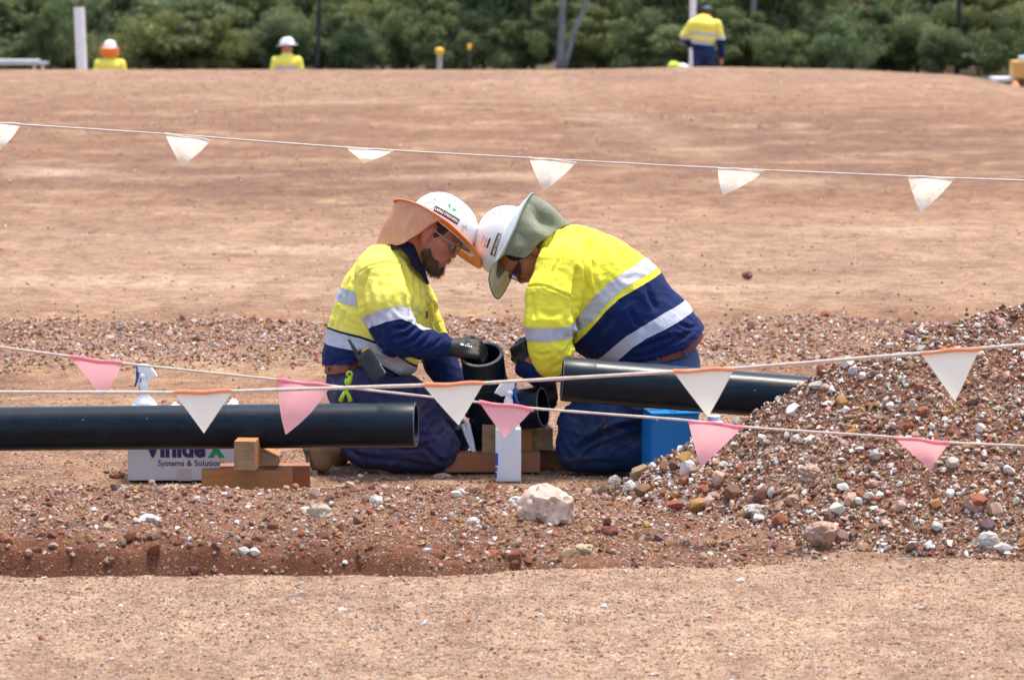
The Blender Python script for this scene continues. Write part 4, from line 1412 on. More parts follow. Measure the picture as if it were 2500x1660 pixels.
# ------------------------------------------------------------------ spray bottles
def extrude_poly(bm, pts, y0, y1, bev=0.0):
    """outline in X,Z extruded in Y"""
    t = bmesh.new()
    a = [t.verts.new((p[0], y0, p[1])) for p in pts]
    b = [t.verts.new((p[0], y1, p[1])) for p in pts]
    t.faces.new(a); t.faces.new(list(reversed(b)))
    n = len(pts)
    for i in range(n):
        t.faces.new([a[(i + 1) % n], a[i], b[i], b[(i + 1) % n]])
    bmesh.ops.recalc_face_normals(t, faces=t.faces)
    if bev:
        es = [e for e in t.edges if abs(e.verts[0].co.y - e.verts[1].co.y) < 1e-6]
        bmesh.ops.bevel(t, geom=es, offset=bev, segments=3, profile=0.5, affect='EDGES')
    m = {v: bm.verts.new(v.co) for v in t.verts}
    for f in t.faces:
        bm.faces.new([m[v] for v in f.verts])
    t.free()

def spray_bottle(px, Y, label, mirror=1, body_top=0.205, wid=0.096, top_y=932, mat=None):
    c = P(px, 1100, Y)
    s = Y / F_PX
    zt = P(px, top_y, Y).z
    root = empty('spray_bottle', (c.x, Y, 0), label, 'spray bottle', 'trigger spray bottles')
    bm = bmesh.new()
    add_box(bm, (c.x, Y, body_top / 2 + 0.002), wid, 0.075, body_top - 0.004, None, 0.008, 4)
    bm_obj('body', bm, mat or M['bottle'], root, True, 40)
    nb = zt - 0.085
    bm = bmesh.new()
    add_lathe(bm, (c.x, Y, body_top - .002), (0, 0, 1), [(wid * .46, 0), (wid * .44, .012), (wid * .30, .026), (0.017, 0.036), (0.0145, nb - body_top)], 28)
    bm_obj('neck', bm, mat or M['white_plastic'], root, True, 50)
    bm = bmesh.new()
    m = mirror
    add_lathe(bm, (c.x + .001 * m, Y, nb - 0.012), (0, 0, 1), [(0.0, 0), (0.0175, 0.0), (0.0175, 0.026), (0.0135, 0.032), (0.0125, 0.07), (0, 0.071)], 24)
    z0 = zt - 0.075
    out = [(-0.052, .030), (-0.044, .044), (-0.030, .064), (-0.012, .075), (.012, .079), (.024, .074), (.024, .050), (.012, .038), (-.004, .030), (-.014, .020), (-.026, .017), (-.040, .026)]
    pts = [(c.x + m * x, z0 + z) for x, z in out]
    extrude_poly(bm, pts, Y - 0.012, Y + 0.012, 0.003)
    t = bmesh.new()
    bmesh.ops.create_uvsphere(t, u_segments=16, v_segments=10, radius=0.0125)
    mm = {v: bm.verts.new(v.co + Vector((c.x + m * .006, Y - .008, z0 + .030))) for v in t.verts}
    for f in t.faces: bm.faces.new([mm[v] for v in f.verts])
    t.free()
    bmesh.ops.recalc_face_normals(bm, faces=bm.faces)
    bm_obj('spray_head', bm, M['white_plastic'], root, True, 45)
    bm = bmesh.new()
    tr = [(.014, .076), (.030, .079), (.033, .066), (.029, .055), (.033, .040), (.031, .024), (.037, .000), (.041, -.010), (.034, -.012), (.024, .010), (.020, .030), (.018, .050)]
    extrude_poly(bm, [(c.x + m * x, z0 + z) for x, z in tr], Y - 0.010, Y + 0.010, 0.002)
    tr = [(.010, .022), (.018, .026), (.017, -.004), (.022, -.022), (.012, -.026), (.009, 0.0)]
    extrude_poly(bm, [(c.x + m * x, z0 + z) for x, z in tr], Y - 0.006, Y + 0.006, 0.0015)
    bm_obj('trigger', bm, M['blue_plastic'], root, True, 45)
    return root, c
rb, c = spray_bottle(1241, 13.66, 'white square spray bottle with blue trigger standing in front of the pipe fitting', 1, 0.208, 0.0965, 930)
bm = bmesh.new()
for (x0, x1, y0, y1) in ((1209.6, 1216, 1106, 1136), (1209.6, 1214, 1140, 1150), (1209.6, 1213, 1153, 1168)):
    a, b = P(x0, y1, 13.6215), P(x1, y0, 13.6215)
    add_box(bm, ((a.x + b.x) / 2, 13.6215, (a.z + b.z) / 2), b.x - a.x, 0.0012, b.z - a.z)
bm_obj('blue_label', bm, M['ink_blue'], rb)
spray_bottle(354, 14.25, 'white spray bottle with blue trigger standing behind the left pipe and carton', -1, 0.222, 0.095, 890, M['white_plastic'])

# white jug behind the toe of the pile
q = P(1743, 1014, 13.9)
root = empty('plastic_jug', (q.x, 13.9, 0), 'white plastic jug mostly hidden behind the gravel pile, right of the blue toolbox', 'jug')
bm = bmesh.new()
add_lathe(bm, (q.x, 13.9, 0.002), (0, 0, 1), [(0, 0), (.05, 0), (.055, .01), (.055, q.z * .7), (.04, q.z * .86), (.0215, q.z * .92), (.0215, q.z * .95)], 28)
bm_obj('body', bm, M['white_plastic'], root, True, 40)
bm = bmesh.new()
add_lathe(bm, (q.x, 13.9, q.z * .93), (0, 0, 1), [(0.0, 0), (.025, 0), (.025, q.z * .06), (.022, q.z * .07), (0, q.z * .07)], 28)
bm_obj('cap', bm, M['white_plastic'], root, True, 40)

# ------------------------------------------------------------------ blue toolbox
Yt = 13.62
k0 = P(1593, 1010, Yt)
root = empty('toolbox', (k0.x + .06, Yt + .1, 0), 'bright blue metal toolbox standing between the crouching man and the gravel pile', 'toolbox')
rz = 0.16
R = Matrix.Rotation(rz, 3, 'Z')
def tl(x, y, z):
    v = R @ Vector((x, y, 0)); return Vector((k0.x + v.x, Yt + v.y, z))
H = k0.z
W, D = 0.178, 0.20
def tbox(x0, x1, y0, y1, z0, z1, bev=0.0):
    bm = bmesh.new()
    add_box(bm, tl((x0 + x1) / 2, (y0 + y1) / 2, (z0 + z1) / 2), x1 - x0, y1 - y0, z1 - z0, R, bev, 2)
    return bm
bm_obj('case', tbox(-0.0, W, 0, D, 0.004, H - .004, 0.004), M['blue_metal'], root)
bm_obj('side_panel', tbox(-0.0045, 0.0, 0.008, D - .008, 0.012, H - .012, 0.001), M['blue_metal'], root)
bm_obj('lid_rim', tbox(-0.003, W + .003, -.003, D + .003, H - .005, H + .0015, 0.001), M['blue_metal'], root)
bm_obj('hinge_strip', tbox(-0.012, 0.06, 0.09, 0.11, H + .002, H + .007, 0.001), M['steel'], root)
bm_obj('latch', tbox(0.075, 0.098, 0.02, 0.05, H + .002, H + .0085, 0.0015), M['steel'], root)
bm_obj('latch', tbox(0.12, 0.15, 0.05, 0.07, H + .002, H + .006, 0.0015), M['steel'], root)
bm_obj('hook', tbox(0.012, 0.021, -0.006, -0.001, H - .026, H - .017, 0.001), M['ink_white'], root)
bm_obj('hook', tbox(0.066, 0.072, -0.006, -0.001, H - .026, H - .020, 0.001), M['ink_white'], root)

# ------------------------------------------------------------------ bunting lines
def catmull(pts, n=8):
    pts = [Vector(p) for p in pts]
    P_ = [pts[0] * 2 - pts[1]] + pts + [pts[-1] * 2 - pts[-2]]
    out = []
    for i in range(1, len(P_) - 2):
        for k in range(n):
            t = k / n
            a, b, c, d = P_[i - 1], P_[i], P_[i + 1], P_[i + 2]
            out.append(0.5 * ((2 * b) + (c - a) * t + (2 * a - 5 * b + 4 * c - d) * t * t + (3 * b - a - 3 * c + d) * t ** 3))
    out.append(pts[-1])
    return out

def bunting(label, ropepts, Y0, Y1, rad, flags, cloth, hem, fl_label, hem_h):
    def yd(px): return Y0 + (Y1 - Y0) * (px / 2500.0)
    rp = [P(x, y, yd(x)) for x, y in ropepts]
    a = rp[0] + (rp[0] - rp[1]).normalized() * 1.2; b = rp[-1] + (rp[-1] - rp[-2]).normalized() * 1.2
    rp = [a] + rp + [b]
    root = empty('bunting_line', rp[len(rp) // 2], label, 'bunting', 'pennant lines strung around the work')
    bm = bmesh.new()
    cp = catmull(rp, 10)
    r = random.Random(len(flags))
    add_tube(bm, cp, [rad * r.uniform(.88, 1.1) for _ in cp], 8)
    bm_obj('rope', bm, M['rope'], root, True)
    for i, (x0, y0, x1, y1, tx, ty, bend, fold) in enumerate(flags):
        A, B = P(x0, y0, yd(x0)), P(x1, y1, yd(x1))
        T = P(tx, ty, yd(tx)) + Vector((0, bend, 0))
        n = 16
        bm = bmesh.new()
        g = {}
        for u in range(n + 1):
            for v in range(n + 1 - u):
                fu, fv = u / n, v / n            # u along the top, v down
                p = A * (1 - fu - fv) + B * fu + T * fv
                w = fv * (1 - fv) * 2.2
                p.y += bend * 1.1 * math.sin(math.pi * (fu + fv * .5)) * w + 0.006 * math.sin(9 * fu + 4 * fv + i * 2) * (fv + .15)
                ex = (0.5 - (fu + fv * 0.5))
                p.x += fold * 0.008 * math.sin(math.pi * fv) * (1 if ex < 0 else -0.6)
                p.z -= fold * 0.010 * math.sin(math.pi * fv) * (1 if ex < 0 else 0.2)
                g[u, v] = bm.verts.new(p)
        for u in range(n):
            for v in range(n - u):
                bm.faces.new([g[u, v], g[u, v + 1], g[u + 1, v]])
                if u + v < n - 1:
                    bm.faces.new([g[u + 1, v], g[u, v + 1], g[u + 1, v + 1]])
        f = bm_obj('pennant', bm, cloth, root, True)
        # hem folded over the rope
        bm = bmesh.new()
        pts = []
        m = 14
        for k in range(m + 1):
            t = k / m
            p = A.lerp(B, t)
            p.z += 0.002 * math.sin(t * 9 + i)
            pts.append(p)
        hh = hem_h
        prev = None
        for k, p in enumerate(pts):
            t = k / m
            h2 = hh * (0.75 + 0.35 * math.sin(t * 5 + i))
            # front drop, top fold, back drop
            pr = [p + Vector((0, -rad * 1.5, -h2)), p + Vector((0, -rad * 1.7, -h2 * .4)), p + Vector((0, -rad * 1.3, rad * 1.1)), p + Vector((0, rad * 1.3, rad * 1.1)), p + Vector((0, rad * 1.6, -h2 * .7))]
            vs = [bm.verts.new(q) for q in pr]
            if prev:
                for q in range(4):
                    bm.faces.new([prev[q], prev[q + 1], vs[q + 1], vs[q]])
            prev = vs
        bm_obj('hem', bm, hem, f, True)
    return root
bunting('upper line of dirty white pennants strung behind the two men',
        [(-60, 296), (51, 305), (402, 328), (847, 361), (1292, 386.5), (1752, 411), (2216, 431), (2560, 444)], 15.3, 15.3, 0.0042,
        [(-62, 294, 51, 305, -8, 371, .05, 0.4), (403, 328, 515, 343, 438, 408, .05, 0.6), (848, 363, 962, 368, 884, 405, .13, 0.3), (1292, 386, 1407, 397, 1326, 470, .05, 0.5), (1752, 411, 1866, 419, 1766, 479, .04, 0.7), (2216, 431, 2331, 437, 2252, 524, .05, 0.4)],
        M['flag_white'], M['flag_white'], '', 0.004)
bunting('nearest line of cream pennants with orange hems rising to the right across the picture',
        [(-60, 957), (424, 958), (567, 955), (1032, 940.5), (1181, 935), (1644, 907.5), (1793, 899), (2248, 862.5), (2395, 850), (2560, 837)], 11.45, 11.05, 0.0055,
        [(424, 958, 567, 955, 499, 1056, -.01, 0.0), (1032, 940.5, 1181, 935, 1120, 1037, -.01, 0.0), (1644, 907.5, 1793, 900, 1728, 1018, -.01, 0.0), (2248, 862.5, 2393, 850, 2330, 979, -.01, 0.0)],
        M['flag_cream'], M['hem_orange'], '', 0.006)
bunting('line of faded pink pennants sagging down to the right in front of the pipes',
        [(-60, 838), (0, 847), (170, 870), (300, 887), (678, 927), (808, 942), (1170, 982), (1303, 997), (1678, 1026), (1814, 1042), (2181, 1067), (2316, 1080), (2560, 1091)], 12.05, 11.95, 0.0042,
        [(170, 870, 300, 887, 249, 973, .02, 0.2), (677, 926, 808, 942, 700, 1056, -.05, 0.8), (1170, 981, 1303, 997, 1232, 1068, -.01, 0.1), (1680, 1027, 1814, 1041, 1713, 1145, .04, 0.3), (2181, 1067, 2317, 1080, 2275, 1150, .03, 0.1)],
        M['flag_pink'], M['hem_pink'], '', 0.009)

# ------------------------------------------------------------------ things at the edge of the platform
def gzf(x, Y): return float(ground_z(x, Y))
def post(px_b, px_t, py_t, Y, r, mat, label, cat, name, cap=None, square=False):
    xb = (px_b - 1250) / F_PX * Y
    zb = gzf(xb, Y) - 0.05
    top = P(px_t, py_t, Y)
    root = empty(name, (xb, Y, zb), label, cat)
    bm = bmesh.new()
    sg = 4 if square else 20
    add_tube(bm, [Vector((xb, Y, zb)), top], r, sg)
    bm_obj('pole', bm, mat, root, not square, 40)
    if cap:
        bm = bmesh.new()
        add_lathe(bm, top - Vector((0, 0, .03)), (0, 0, 1), [(0, 0), (r * 1.3, 0), (r * 1.6, .03), (r * 1.6, .08), (r * 1.1, .105), (0, .11)], 18)
        bm_obj('cap', bm, cap, root, True, 40)
    return root
post(203, 193, 19, 64.0, 0.095, M['white_post'], 'thick white plastic post leaning at the left edge of the platform', 'post', 'marker_post')
post(1689, 1692, -25, 70.0, 0.062, M['white_post'], 'white post standing behind the shoulder of the standing worker', 'post', 'marker_post')
post(1073, 1073, 128, 63.5, 0.048, M['stake'], 'pale timber survey stake with a yellow cap at the platform edge', 'stake', 'survey_stake', M['yellow_cap'], True)
post(1147, 1146, 118, 66.0, 0.022, M['black_plastic'], 'thin dark survey stake with a yellow cap right of the pale stake', 'stake', 'survey_stake', M['yellow_cap'])
# trestle bench at far left
root = empty('trestle_bench', (P(30, 160, 65).x, 65, P(30, 175, 65).z), 'low grey metal trestle bench at the far left edge of the platform', 'trestle')
a, b = P(-120, 152, 65), P(117, 153, 65)
bm = bmesh.new(); add_box(bm, ((a.x + b.x) / 2, 65, (a.z + b.z) / 2 - .02), b.x - a.x, 0.45, 0.055, None, .01)
bm_obj('top', bm, M['steel'], root)
bm = bmesh.new(); add_box(bm, ((a.x + b.x) / 2, 65, (a.z + b.z) / 2 + .035), b.x - a.x - .3, 0.30, 0.02, None, .004)
bm_obj('shelf', bm, M['white_post'], root)
for px in (-100, 84, 104):
    q = P(px, 156, 64.9); g = gzf(q.x, 64.9)
    bm = bmesh.new(); add_box(bm, (q.x, 64.9, (q.z + g) / 2 - .03), 0.045, 0.045, q.z - g)
    bm_obj('leg', bm, M['white_post'], root)
# right edge: table, tarpaulin roll, orange cabinet
Yq = 66.0
def wbox(x0, x1, y0, y1, Y, d, bev=.01):
    a, b = P(x0, y1, Y), P(x1, y0, Y)
    bm = bmesh.new(); add_box(bm, ((a.x + b.x) / 2, Y + d / 2, (a.z + b.z) / 2), b.x - a.x, d, b.z - a.z, None, bev)
    return bm
q = P(2460, 205, Yq)
root = empty('folding_table', (q.x, Yq, gzf(q.x, Yq)), 'low white topped folding table at the right end of the platform', 'table')
bm_obj('tabletop', wbox(2425, 2488, 190, 200, Yq, .6, .02), M['white_post'], root)
for px in (2432, 2480):
    q = P(px, 198, Yq + .1); g = gzf(q.x, Yq + .1)
    for dy in (.08, .5):
        bm = bmesh.new(); add_box(bm, (q.x, Yq + dy, (q.z + g) / 2), .04, .04, q.z - g)
        bm_obj('leg', bm, M['steel'], root)
q = P(2440, 206, Yq + 1)
bm = bmesh.new()
add_tube(bm, [P(2392, 198, Yq + 1.2), P(2430, 201, Yq + 1.2), P(2530, 204, Yq + 1.2)], [.05, .075, .08], 12)
o = bm_obj('tarpaulin_roll', bm, simple('green_tarpaulin', (0.03, 0.10, 0.08), 0.7, 0.15, 8, 0.3, 20, .01), None, True)
tag(o, 'dark green rolled tarpaulin lying behind the low white table', 'tarpaulin'); recenter(o)
q = P(2520, 190, Yq - .3)
root = empty('equipment_cabinet', (q.x, Yq, gzf(q.x, Yq)), 'orange yellow equipment cabinet cut off by the right edge of the picture', 'cabinet')
bm_obj('body', wbox(2477, 2600, 150, 193, Yq - .3, .7, .03), simple('orange_cabinet_paint', (0.62, 0.34, 0.08), 0.5, 0.08, 4, 0.1), root)
bm_obj('base', wbox(2488, 2595, 193, 212, Yq - .25, .6, .02), simple('dark_base', (0.10, 0.06, 0.04), 0.8, 0.1, 4, 0.1), root)
bm_obj('drum', wbox(2492, 2530, 138, 150, Yq - .2, .4, .03), M['sage_pale'], root)
bm = bmesh.new()
q = P(2478, 214, Yq - 1.5)
add_lathe(bm, q, (0, 0, 1), [(0.10, 0), (.09, .02), (.03, .10), (0, .105)], 14)
o = bm_obj('marker_cone', bm, M['orange'], None, True, 50)
tag(o, 'tiny orange cone at the foot of the low white table', 'cone'); recenter(o)
# vest and hat on the ground by the standing worker
def blob(name, x0, x1, y0, y1, Y, mat, label, cat, seed):
    a, b = P(x0, y1, Y), P(x1, y0, Y)
    bm = bmesh.new(); bmesh.ops.create_icosphere(bm, subdivisions=3, radius=1.0)
    for v in bm.verts:
        p = v.co.copy()
        rd = 1 + 0.22 * mnoise.noise(p * 1.7 + Vector((seed, 0, 0)))
        v.co = Vector((p.x * (b.x - a.x) / 2 * rd, p.y * .16 * rd, p.z * (b.z - a.z) / 2 * rd))
    o = bm_obj(name, bm, mat, None, True)
    o.location = ((a.x + b.x) / 2, Y, (a.z + b.z) / 2)
    return tag(o, label, cat)
blob('folded_vest', 1630, 1660, 150, 172, 61.5, M['lime'], 'bundled lime safety vest on the ground left of the standing worker', 'vest', 2)
blob('cloth_bundle', 1652, 1681, 156, 172, 61.6, M['white_post'], 'white cloth bundle on the ground between the vest and the standing worker', 'cloth', 4)
# ------------------------------------------------------------------ organic surfaces: implicit limbs meshed by surface nets
U2M = 1.0 / 640.0
BIG = 0.25

def smin(a, b, k):
    h = np.maximum(k - np.abs(a - b), 0) / k
    return np.minimum(a, b) - h * h * k * 0.25

class Seg:
    """tapered limb piece with an oval section: a in the picture plane, b across it"""
    def __init__(s, A, B, a0, a1, b0=None, b1=None):
        s.A = np.array(A, float); s.B = np.array(B, float)
        s.a0, s.a1 = a0, a1
        s.b0 = a0 if b0 is None else b0; s.b1 = a1 if b1 is None else b1
        d = s.B - s.A; s.L = max(np.linalg.norm(d), 1e-6); s.d = d / s.L
        y = np.array([0., 1, 0])
        n = np.cross(s.d, y)
        if np.linalg.norm(n) < 0.15: n = np.array([1., 0, 0])
        s.n = n / np.linalg.norm(n); s.w = np.cross(s.n, s.d)
        m = max(a0, a1, s.b0, s.b1)
        s.lo = np.minimum(s.A, s.B) - m; s.hi = np.maximum(s.A, s.B) + m
    def __call__(s, p):
        q = p - s.A
        x = q @ s.d
        t = np.clip(x / s.L, 0, 1)
        e = x - t * s.L
        u = q @ s.n; v = q @ s.w
        a = s.a0 + (s.a1 - s.a0) * t; b = s.b0 + (s.b1 - s.b0) * t
        m = np.minimum(a, b)
        return (np.sqrt((u / a) ** 2 + (v / b) ** 2 + (e / m) ** 2) - 1) * m

class Ell:
    def __init__(s, c, r, X=(1, 0, 0), Y=(0, 1, 0), Z=(0, 0, 1)):
        s.c = np.array(c, float); s.r = np.array(r, float)
        s.M = np.array([X, Y, Z], float)
        m = max(r); s.lo = s.c - m; s.hi = s.c + m
    def __call__(s, p):
        q = (p - s.c) @ s.M.T / s.r
        return (np.sqrt((q * q).sum(1)) - 1) * s.r.min()

class Group:
    def __init__(s, prims, k=0.02):
        s.p = prims; s.k = k
        s.lo = np.min([q.lo for q in prims], 0); s.hi = np.max([q.hi for q in prims], 0)
    def __call__(s, p):
        r = s.p[0](p)
        for q in s.p[1:]:
            r = smin(r, q(p), s.k)
        return r

class Cut:
    """shape b carved out of the sum so far"""
    def __init__(s, prim, k=0.01):
        s.q = prim; s.k = k; s.lo = prim.lo; s.hi = prim.hi

def chain(nodes, k=0.02, Y0=14.0, sc=1.0):
    """nodes: (px, py, dy, a_px[, b_px])"""
    pr = []
    for m, n in zip(nodes[:-1], nodes[1:]):
        A = P(m[0], m[1], Y0 + m[2]); B = P(n[0], n[1], Y0 + n[2])
        b0 = m[4] if len(m) > 4 else m[3]; b1 = n[4] if len(n) > 4 else n[3]
        pr.append(Seg(A, B, m[3] * U2M * sc, n[3] * U2M * sc, b0 * U2M * sc, b1 * U2M * sc))
    return Group(pr, k)

def surface(groups, step, k=0.03, pad=0.02, relax=1):
    lo = np.min([g.lo for g in groups if not isinstance(g, Cut)], 0) - pad
    hi = np.max([g.hi for g in groups if not isinstance(g, Cut)], 0) + pad
    n = np.ceil((hi - lo) / step).astype(int) + 1
    ax = [lo[i] + np.arange(n[i]) * step for i in range(3)]
    F = np.full(n, BIG, np.float32)
    def apply(prim, acc, kk, cut=False):
        mg = 0.045
        i0 = np.maximum(np.floor((prim.lo - mg - lo) / step).astype(int), 0)
        i1 = np.minimum(np.ceil((prim.hi + mg - lo) / step).astype(int) + 1, n)
        if (i1 <= i0).any(): return
        X, Y, Z = np.meshgrid(ax[0][i0[0]:i1[0]], ax[1][i0[1]:i1[1]], ax[2][i0[2]:i1[2]], indexing='ij')
        pts = np.stack([X.ravel(), Y.ravel(), Z.ravel()], -1)
        v = prim(pts).reshape(X.shape).astype(np.float32)
        sl = tuple(slice(a, b) for a, b in zip(i0, i1))
        if cut:
            acc[sl] = -smin(-acc[sl], v, kk)
        else:
            acc[sl] = smin(acc[sl], v, kk)
    for g in groups:
        if isinstance(g, Cut):
            apply(g.q, F, g.k, True)
        elif isinstance(g, Group):
            G_ = np.full(n, BIG, np.float32)
            for q in g.p:
                apply(q, G_, g.k)
            F = smin(F, G_, k)
        else:
            apply(g, F, k)
    return nets(F, lo, step)

def nets(F, lo, step):
    S = F < 0
    n = np.array(F.shape)
    c = S[:-1, :-1, :-1].astype(np.int8)
    tot = np.zeros(n - 1, np.int8)
    for dx in (0, 1):
        for dy in (0, 1):
            for dz in (0, 1):
                tot += S[dx:n[0] - 1 + dx, dy:n[1] - 1 + dy, dz:n[2] - 1 + dz]
    act = (tot > 0) & (tot < 8)
    idx = np.argwhere(act)
    vid = -np.ones(n - 1, np.int32)
    vid[act] = np.arange(len(idx))
    acc = np.zeros((len(idx), 3)); cnt = np.zeros(len(idx))
    corners = [(0, 0, 0), (1, 0, 0), (0, 1, 0), (1, 1, 0), (0, 0, 1), (1, 0, 1), (0, 1, 1), (1, 1, 1)]
    val = [F[idx[:, 0] + a, idx[:, 1] + b, idx[:, 2] + c_] for a, b, c_ in corners]
    E = [(0, 1), (2, 3), (4, 5), (6, 7), (0, 2), (1, 3), (4, 6), (5, 7), (0, 4), (1, 5), (2, 6), (3, 7)]
    for i, j in E:
        m = (val[i] < 0) != (val[j] < 0)
        t = np.where(m, val[i] / np.where(m, val[i] - val[j], 1), 0)
        p = np.array(corners[i]) + t[:, None] * (np.array(corners[j]) - np.array(corners[i]))
        acc[m] += p[m]; cnt[m] += 1
    V = (idx + acc / cnt[:, None]) * step + lo
    quads = []
    for axis in range(3):
        o = [a for a in range(3) if a != axis]
        s0 = [slice(None)] * 3; s1 = [slice(None)] * 3
        s0[axis] = slice(0, -1); s1[axis] = slice(1, None)
        for q in o:
            s0[q] = slice(1, -1); s1[q] = slice(1, -1)
        A = S[tuple(s0)]; B = S[tuple(s1)]
        for flip, M_ in ((False, A & ~B), (True, ~A & B)):
            e = np.argwhere(M_)
            for q in o: e[:, q] += 1
            d1 = np.zeros(3, int); d2 = np.zeros(3, int)
            d1[o[0]] = 1; d2[o[1]] = 1
            a = vid[tuple((e - d1 - d2).T)]; b = vid[tuple((e - d2).T)]; c_ = vid[tuple(e.T)]; d = vid[tuple((e - d1).T)]
            f = np.stack([a, b, c_, d], -1)
            if flip != (axis == 1): f = f[:, ::-1]
            quads.append(f)
    Q = np.concatenate(quads)
    Q = Q[(Q >= 0).all(1)]
    return V, Q

def vnormals(V, Q):
    a, b, c, d = V[Q[:, 0]], V[Q[:, 1]], V[Q[:, 2]], V[Q[:, 3]]
    fn = np.cross(c - a, d - b)
    N_ = np.zeros_like(V)
    for i in range(4): np.add.at(N_, Q[:, i], fn)
    return N_ / np.maximum(np.linalg.norm(N_, axis=1), 1e-12)[:, None]

def smooth(V, Q, it=2, w=0.5):
    for _ in range(it):
        acc = np.zeros_like(V); cnt = np.zeros(len(V))
        for i in range(4):
            j = (i + 1) % 4
            np.add.at(acc, Q[:, i], V[Q[:, j]]); np.add.at(cnt, Q[:, i], 1)
            np.add.at(acc, Q[:, j], V[Q[:, i]]); np.add.at(cnt, Q[:, j], 1)
        V = V * (1 - w) + w * acc / np.maximum(cnt, 1)[:, None]
    return V

def sculpt(V, N_, strokes, near=True):
    """creases and ridges pressed into the camera side: (points px, width px, depth m)"""
    px, py = proj(V)
    disp = np.zeros(len(V))
    face = np.clip(-N_[:, 1] * 2.5 + 0.7, 0, 1) if near else 1
    for pts, w, dep in strokes:
        dep = dep * 1.5 if dep < .012 else dep * 1.2
        pts = np.array(pts, float)
        best = np.full(len(V), 1e9)
        tt = np.zeros(len(V))
        L = np.concatenate([[0], np.cumsum(np.linalg.norm(np.diff(pts, axis=0), axis=1))])
        m = (px > pts[:, 0].min() - 4 * w) & (px < pts[:, 0].max() + 4 * w) & (py > pts[:, 1].min() - 4 * w) & (py < pts[:, 1].max() + 4 * w)
        x, y = px[m], py[m]
        bb = best[m]; t_ = tt[m]
        for i in range(len(pts) - 1):
            d = pts[i + 1] - pts[i]; l2 = (d * d).sum()
            t = np.clip(((x - pts[i, 0]) * d[0] + (y - pts[i, 1]) * d[1]) / l2, 0, 1)
            ds = np.hypot(x - pts[i, 0] - t * d[0], y - pts[i, 1] - t * d[1])
            s = ds < bb
            t_ = np.where(s, (L[i] + t * (L[i + 1] - L[i])) / L[-1], t_)
            bb = np.minimum(bb, ds)
        taper = np.sqrt(np.clip(np.sin(np.pi * (0.08 + 0.84 * t_)), 0, 1))
        disp[m] += -dep * np.exp(-(bb / w) ** 2) * taper + 0.45 * dep * np.exp(-((bb - 2.1 * w) / (1.1 * w)) ** 2) * taper
    return V + N_ * (disp * face)[:, None]

def wrinkle(V, N_, amp=0.003, sc=9.0, seed=0, dirv=(1, 0, 0.3), stretch=2.5):
    """soft random folds, long across dirv"""
    d = np.array(dirv, float); d /= np.linalg.norm(d)
    a = V @ d
    q = V - np.outer(a, d)
    w1 = fbm(a * sc * stretch + 0.9 * vn(q[:, 0] * sc * 1.3, q[:, 2] * sc * 1.3, seed), q[:, 2] * sc + q[:, 1] * sc * 0.7 + q[:, 0] * sc * .5, seed, 3)
    w1 = 1 - np.abs(w1) * 3.2
    return V + N_ * (np.clip(w1, -1, 1) * amp)[:, None]

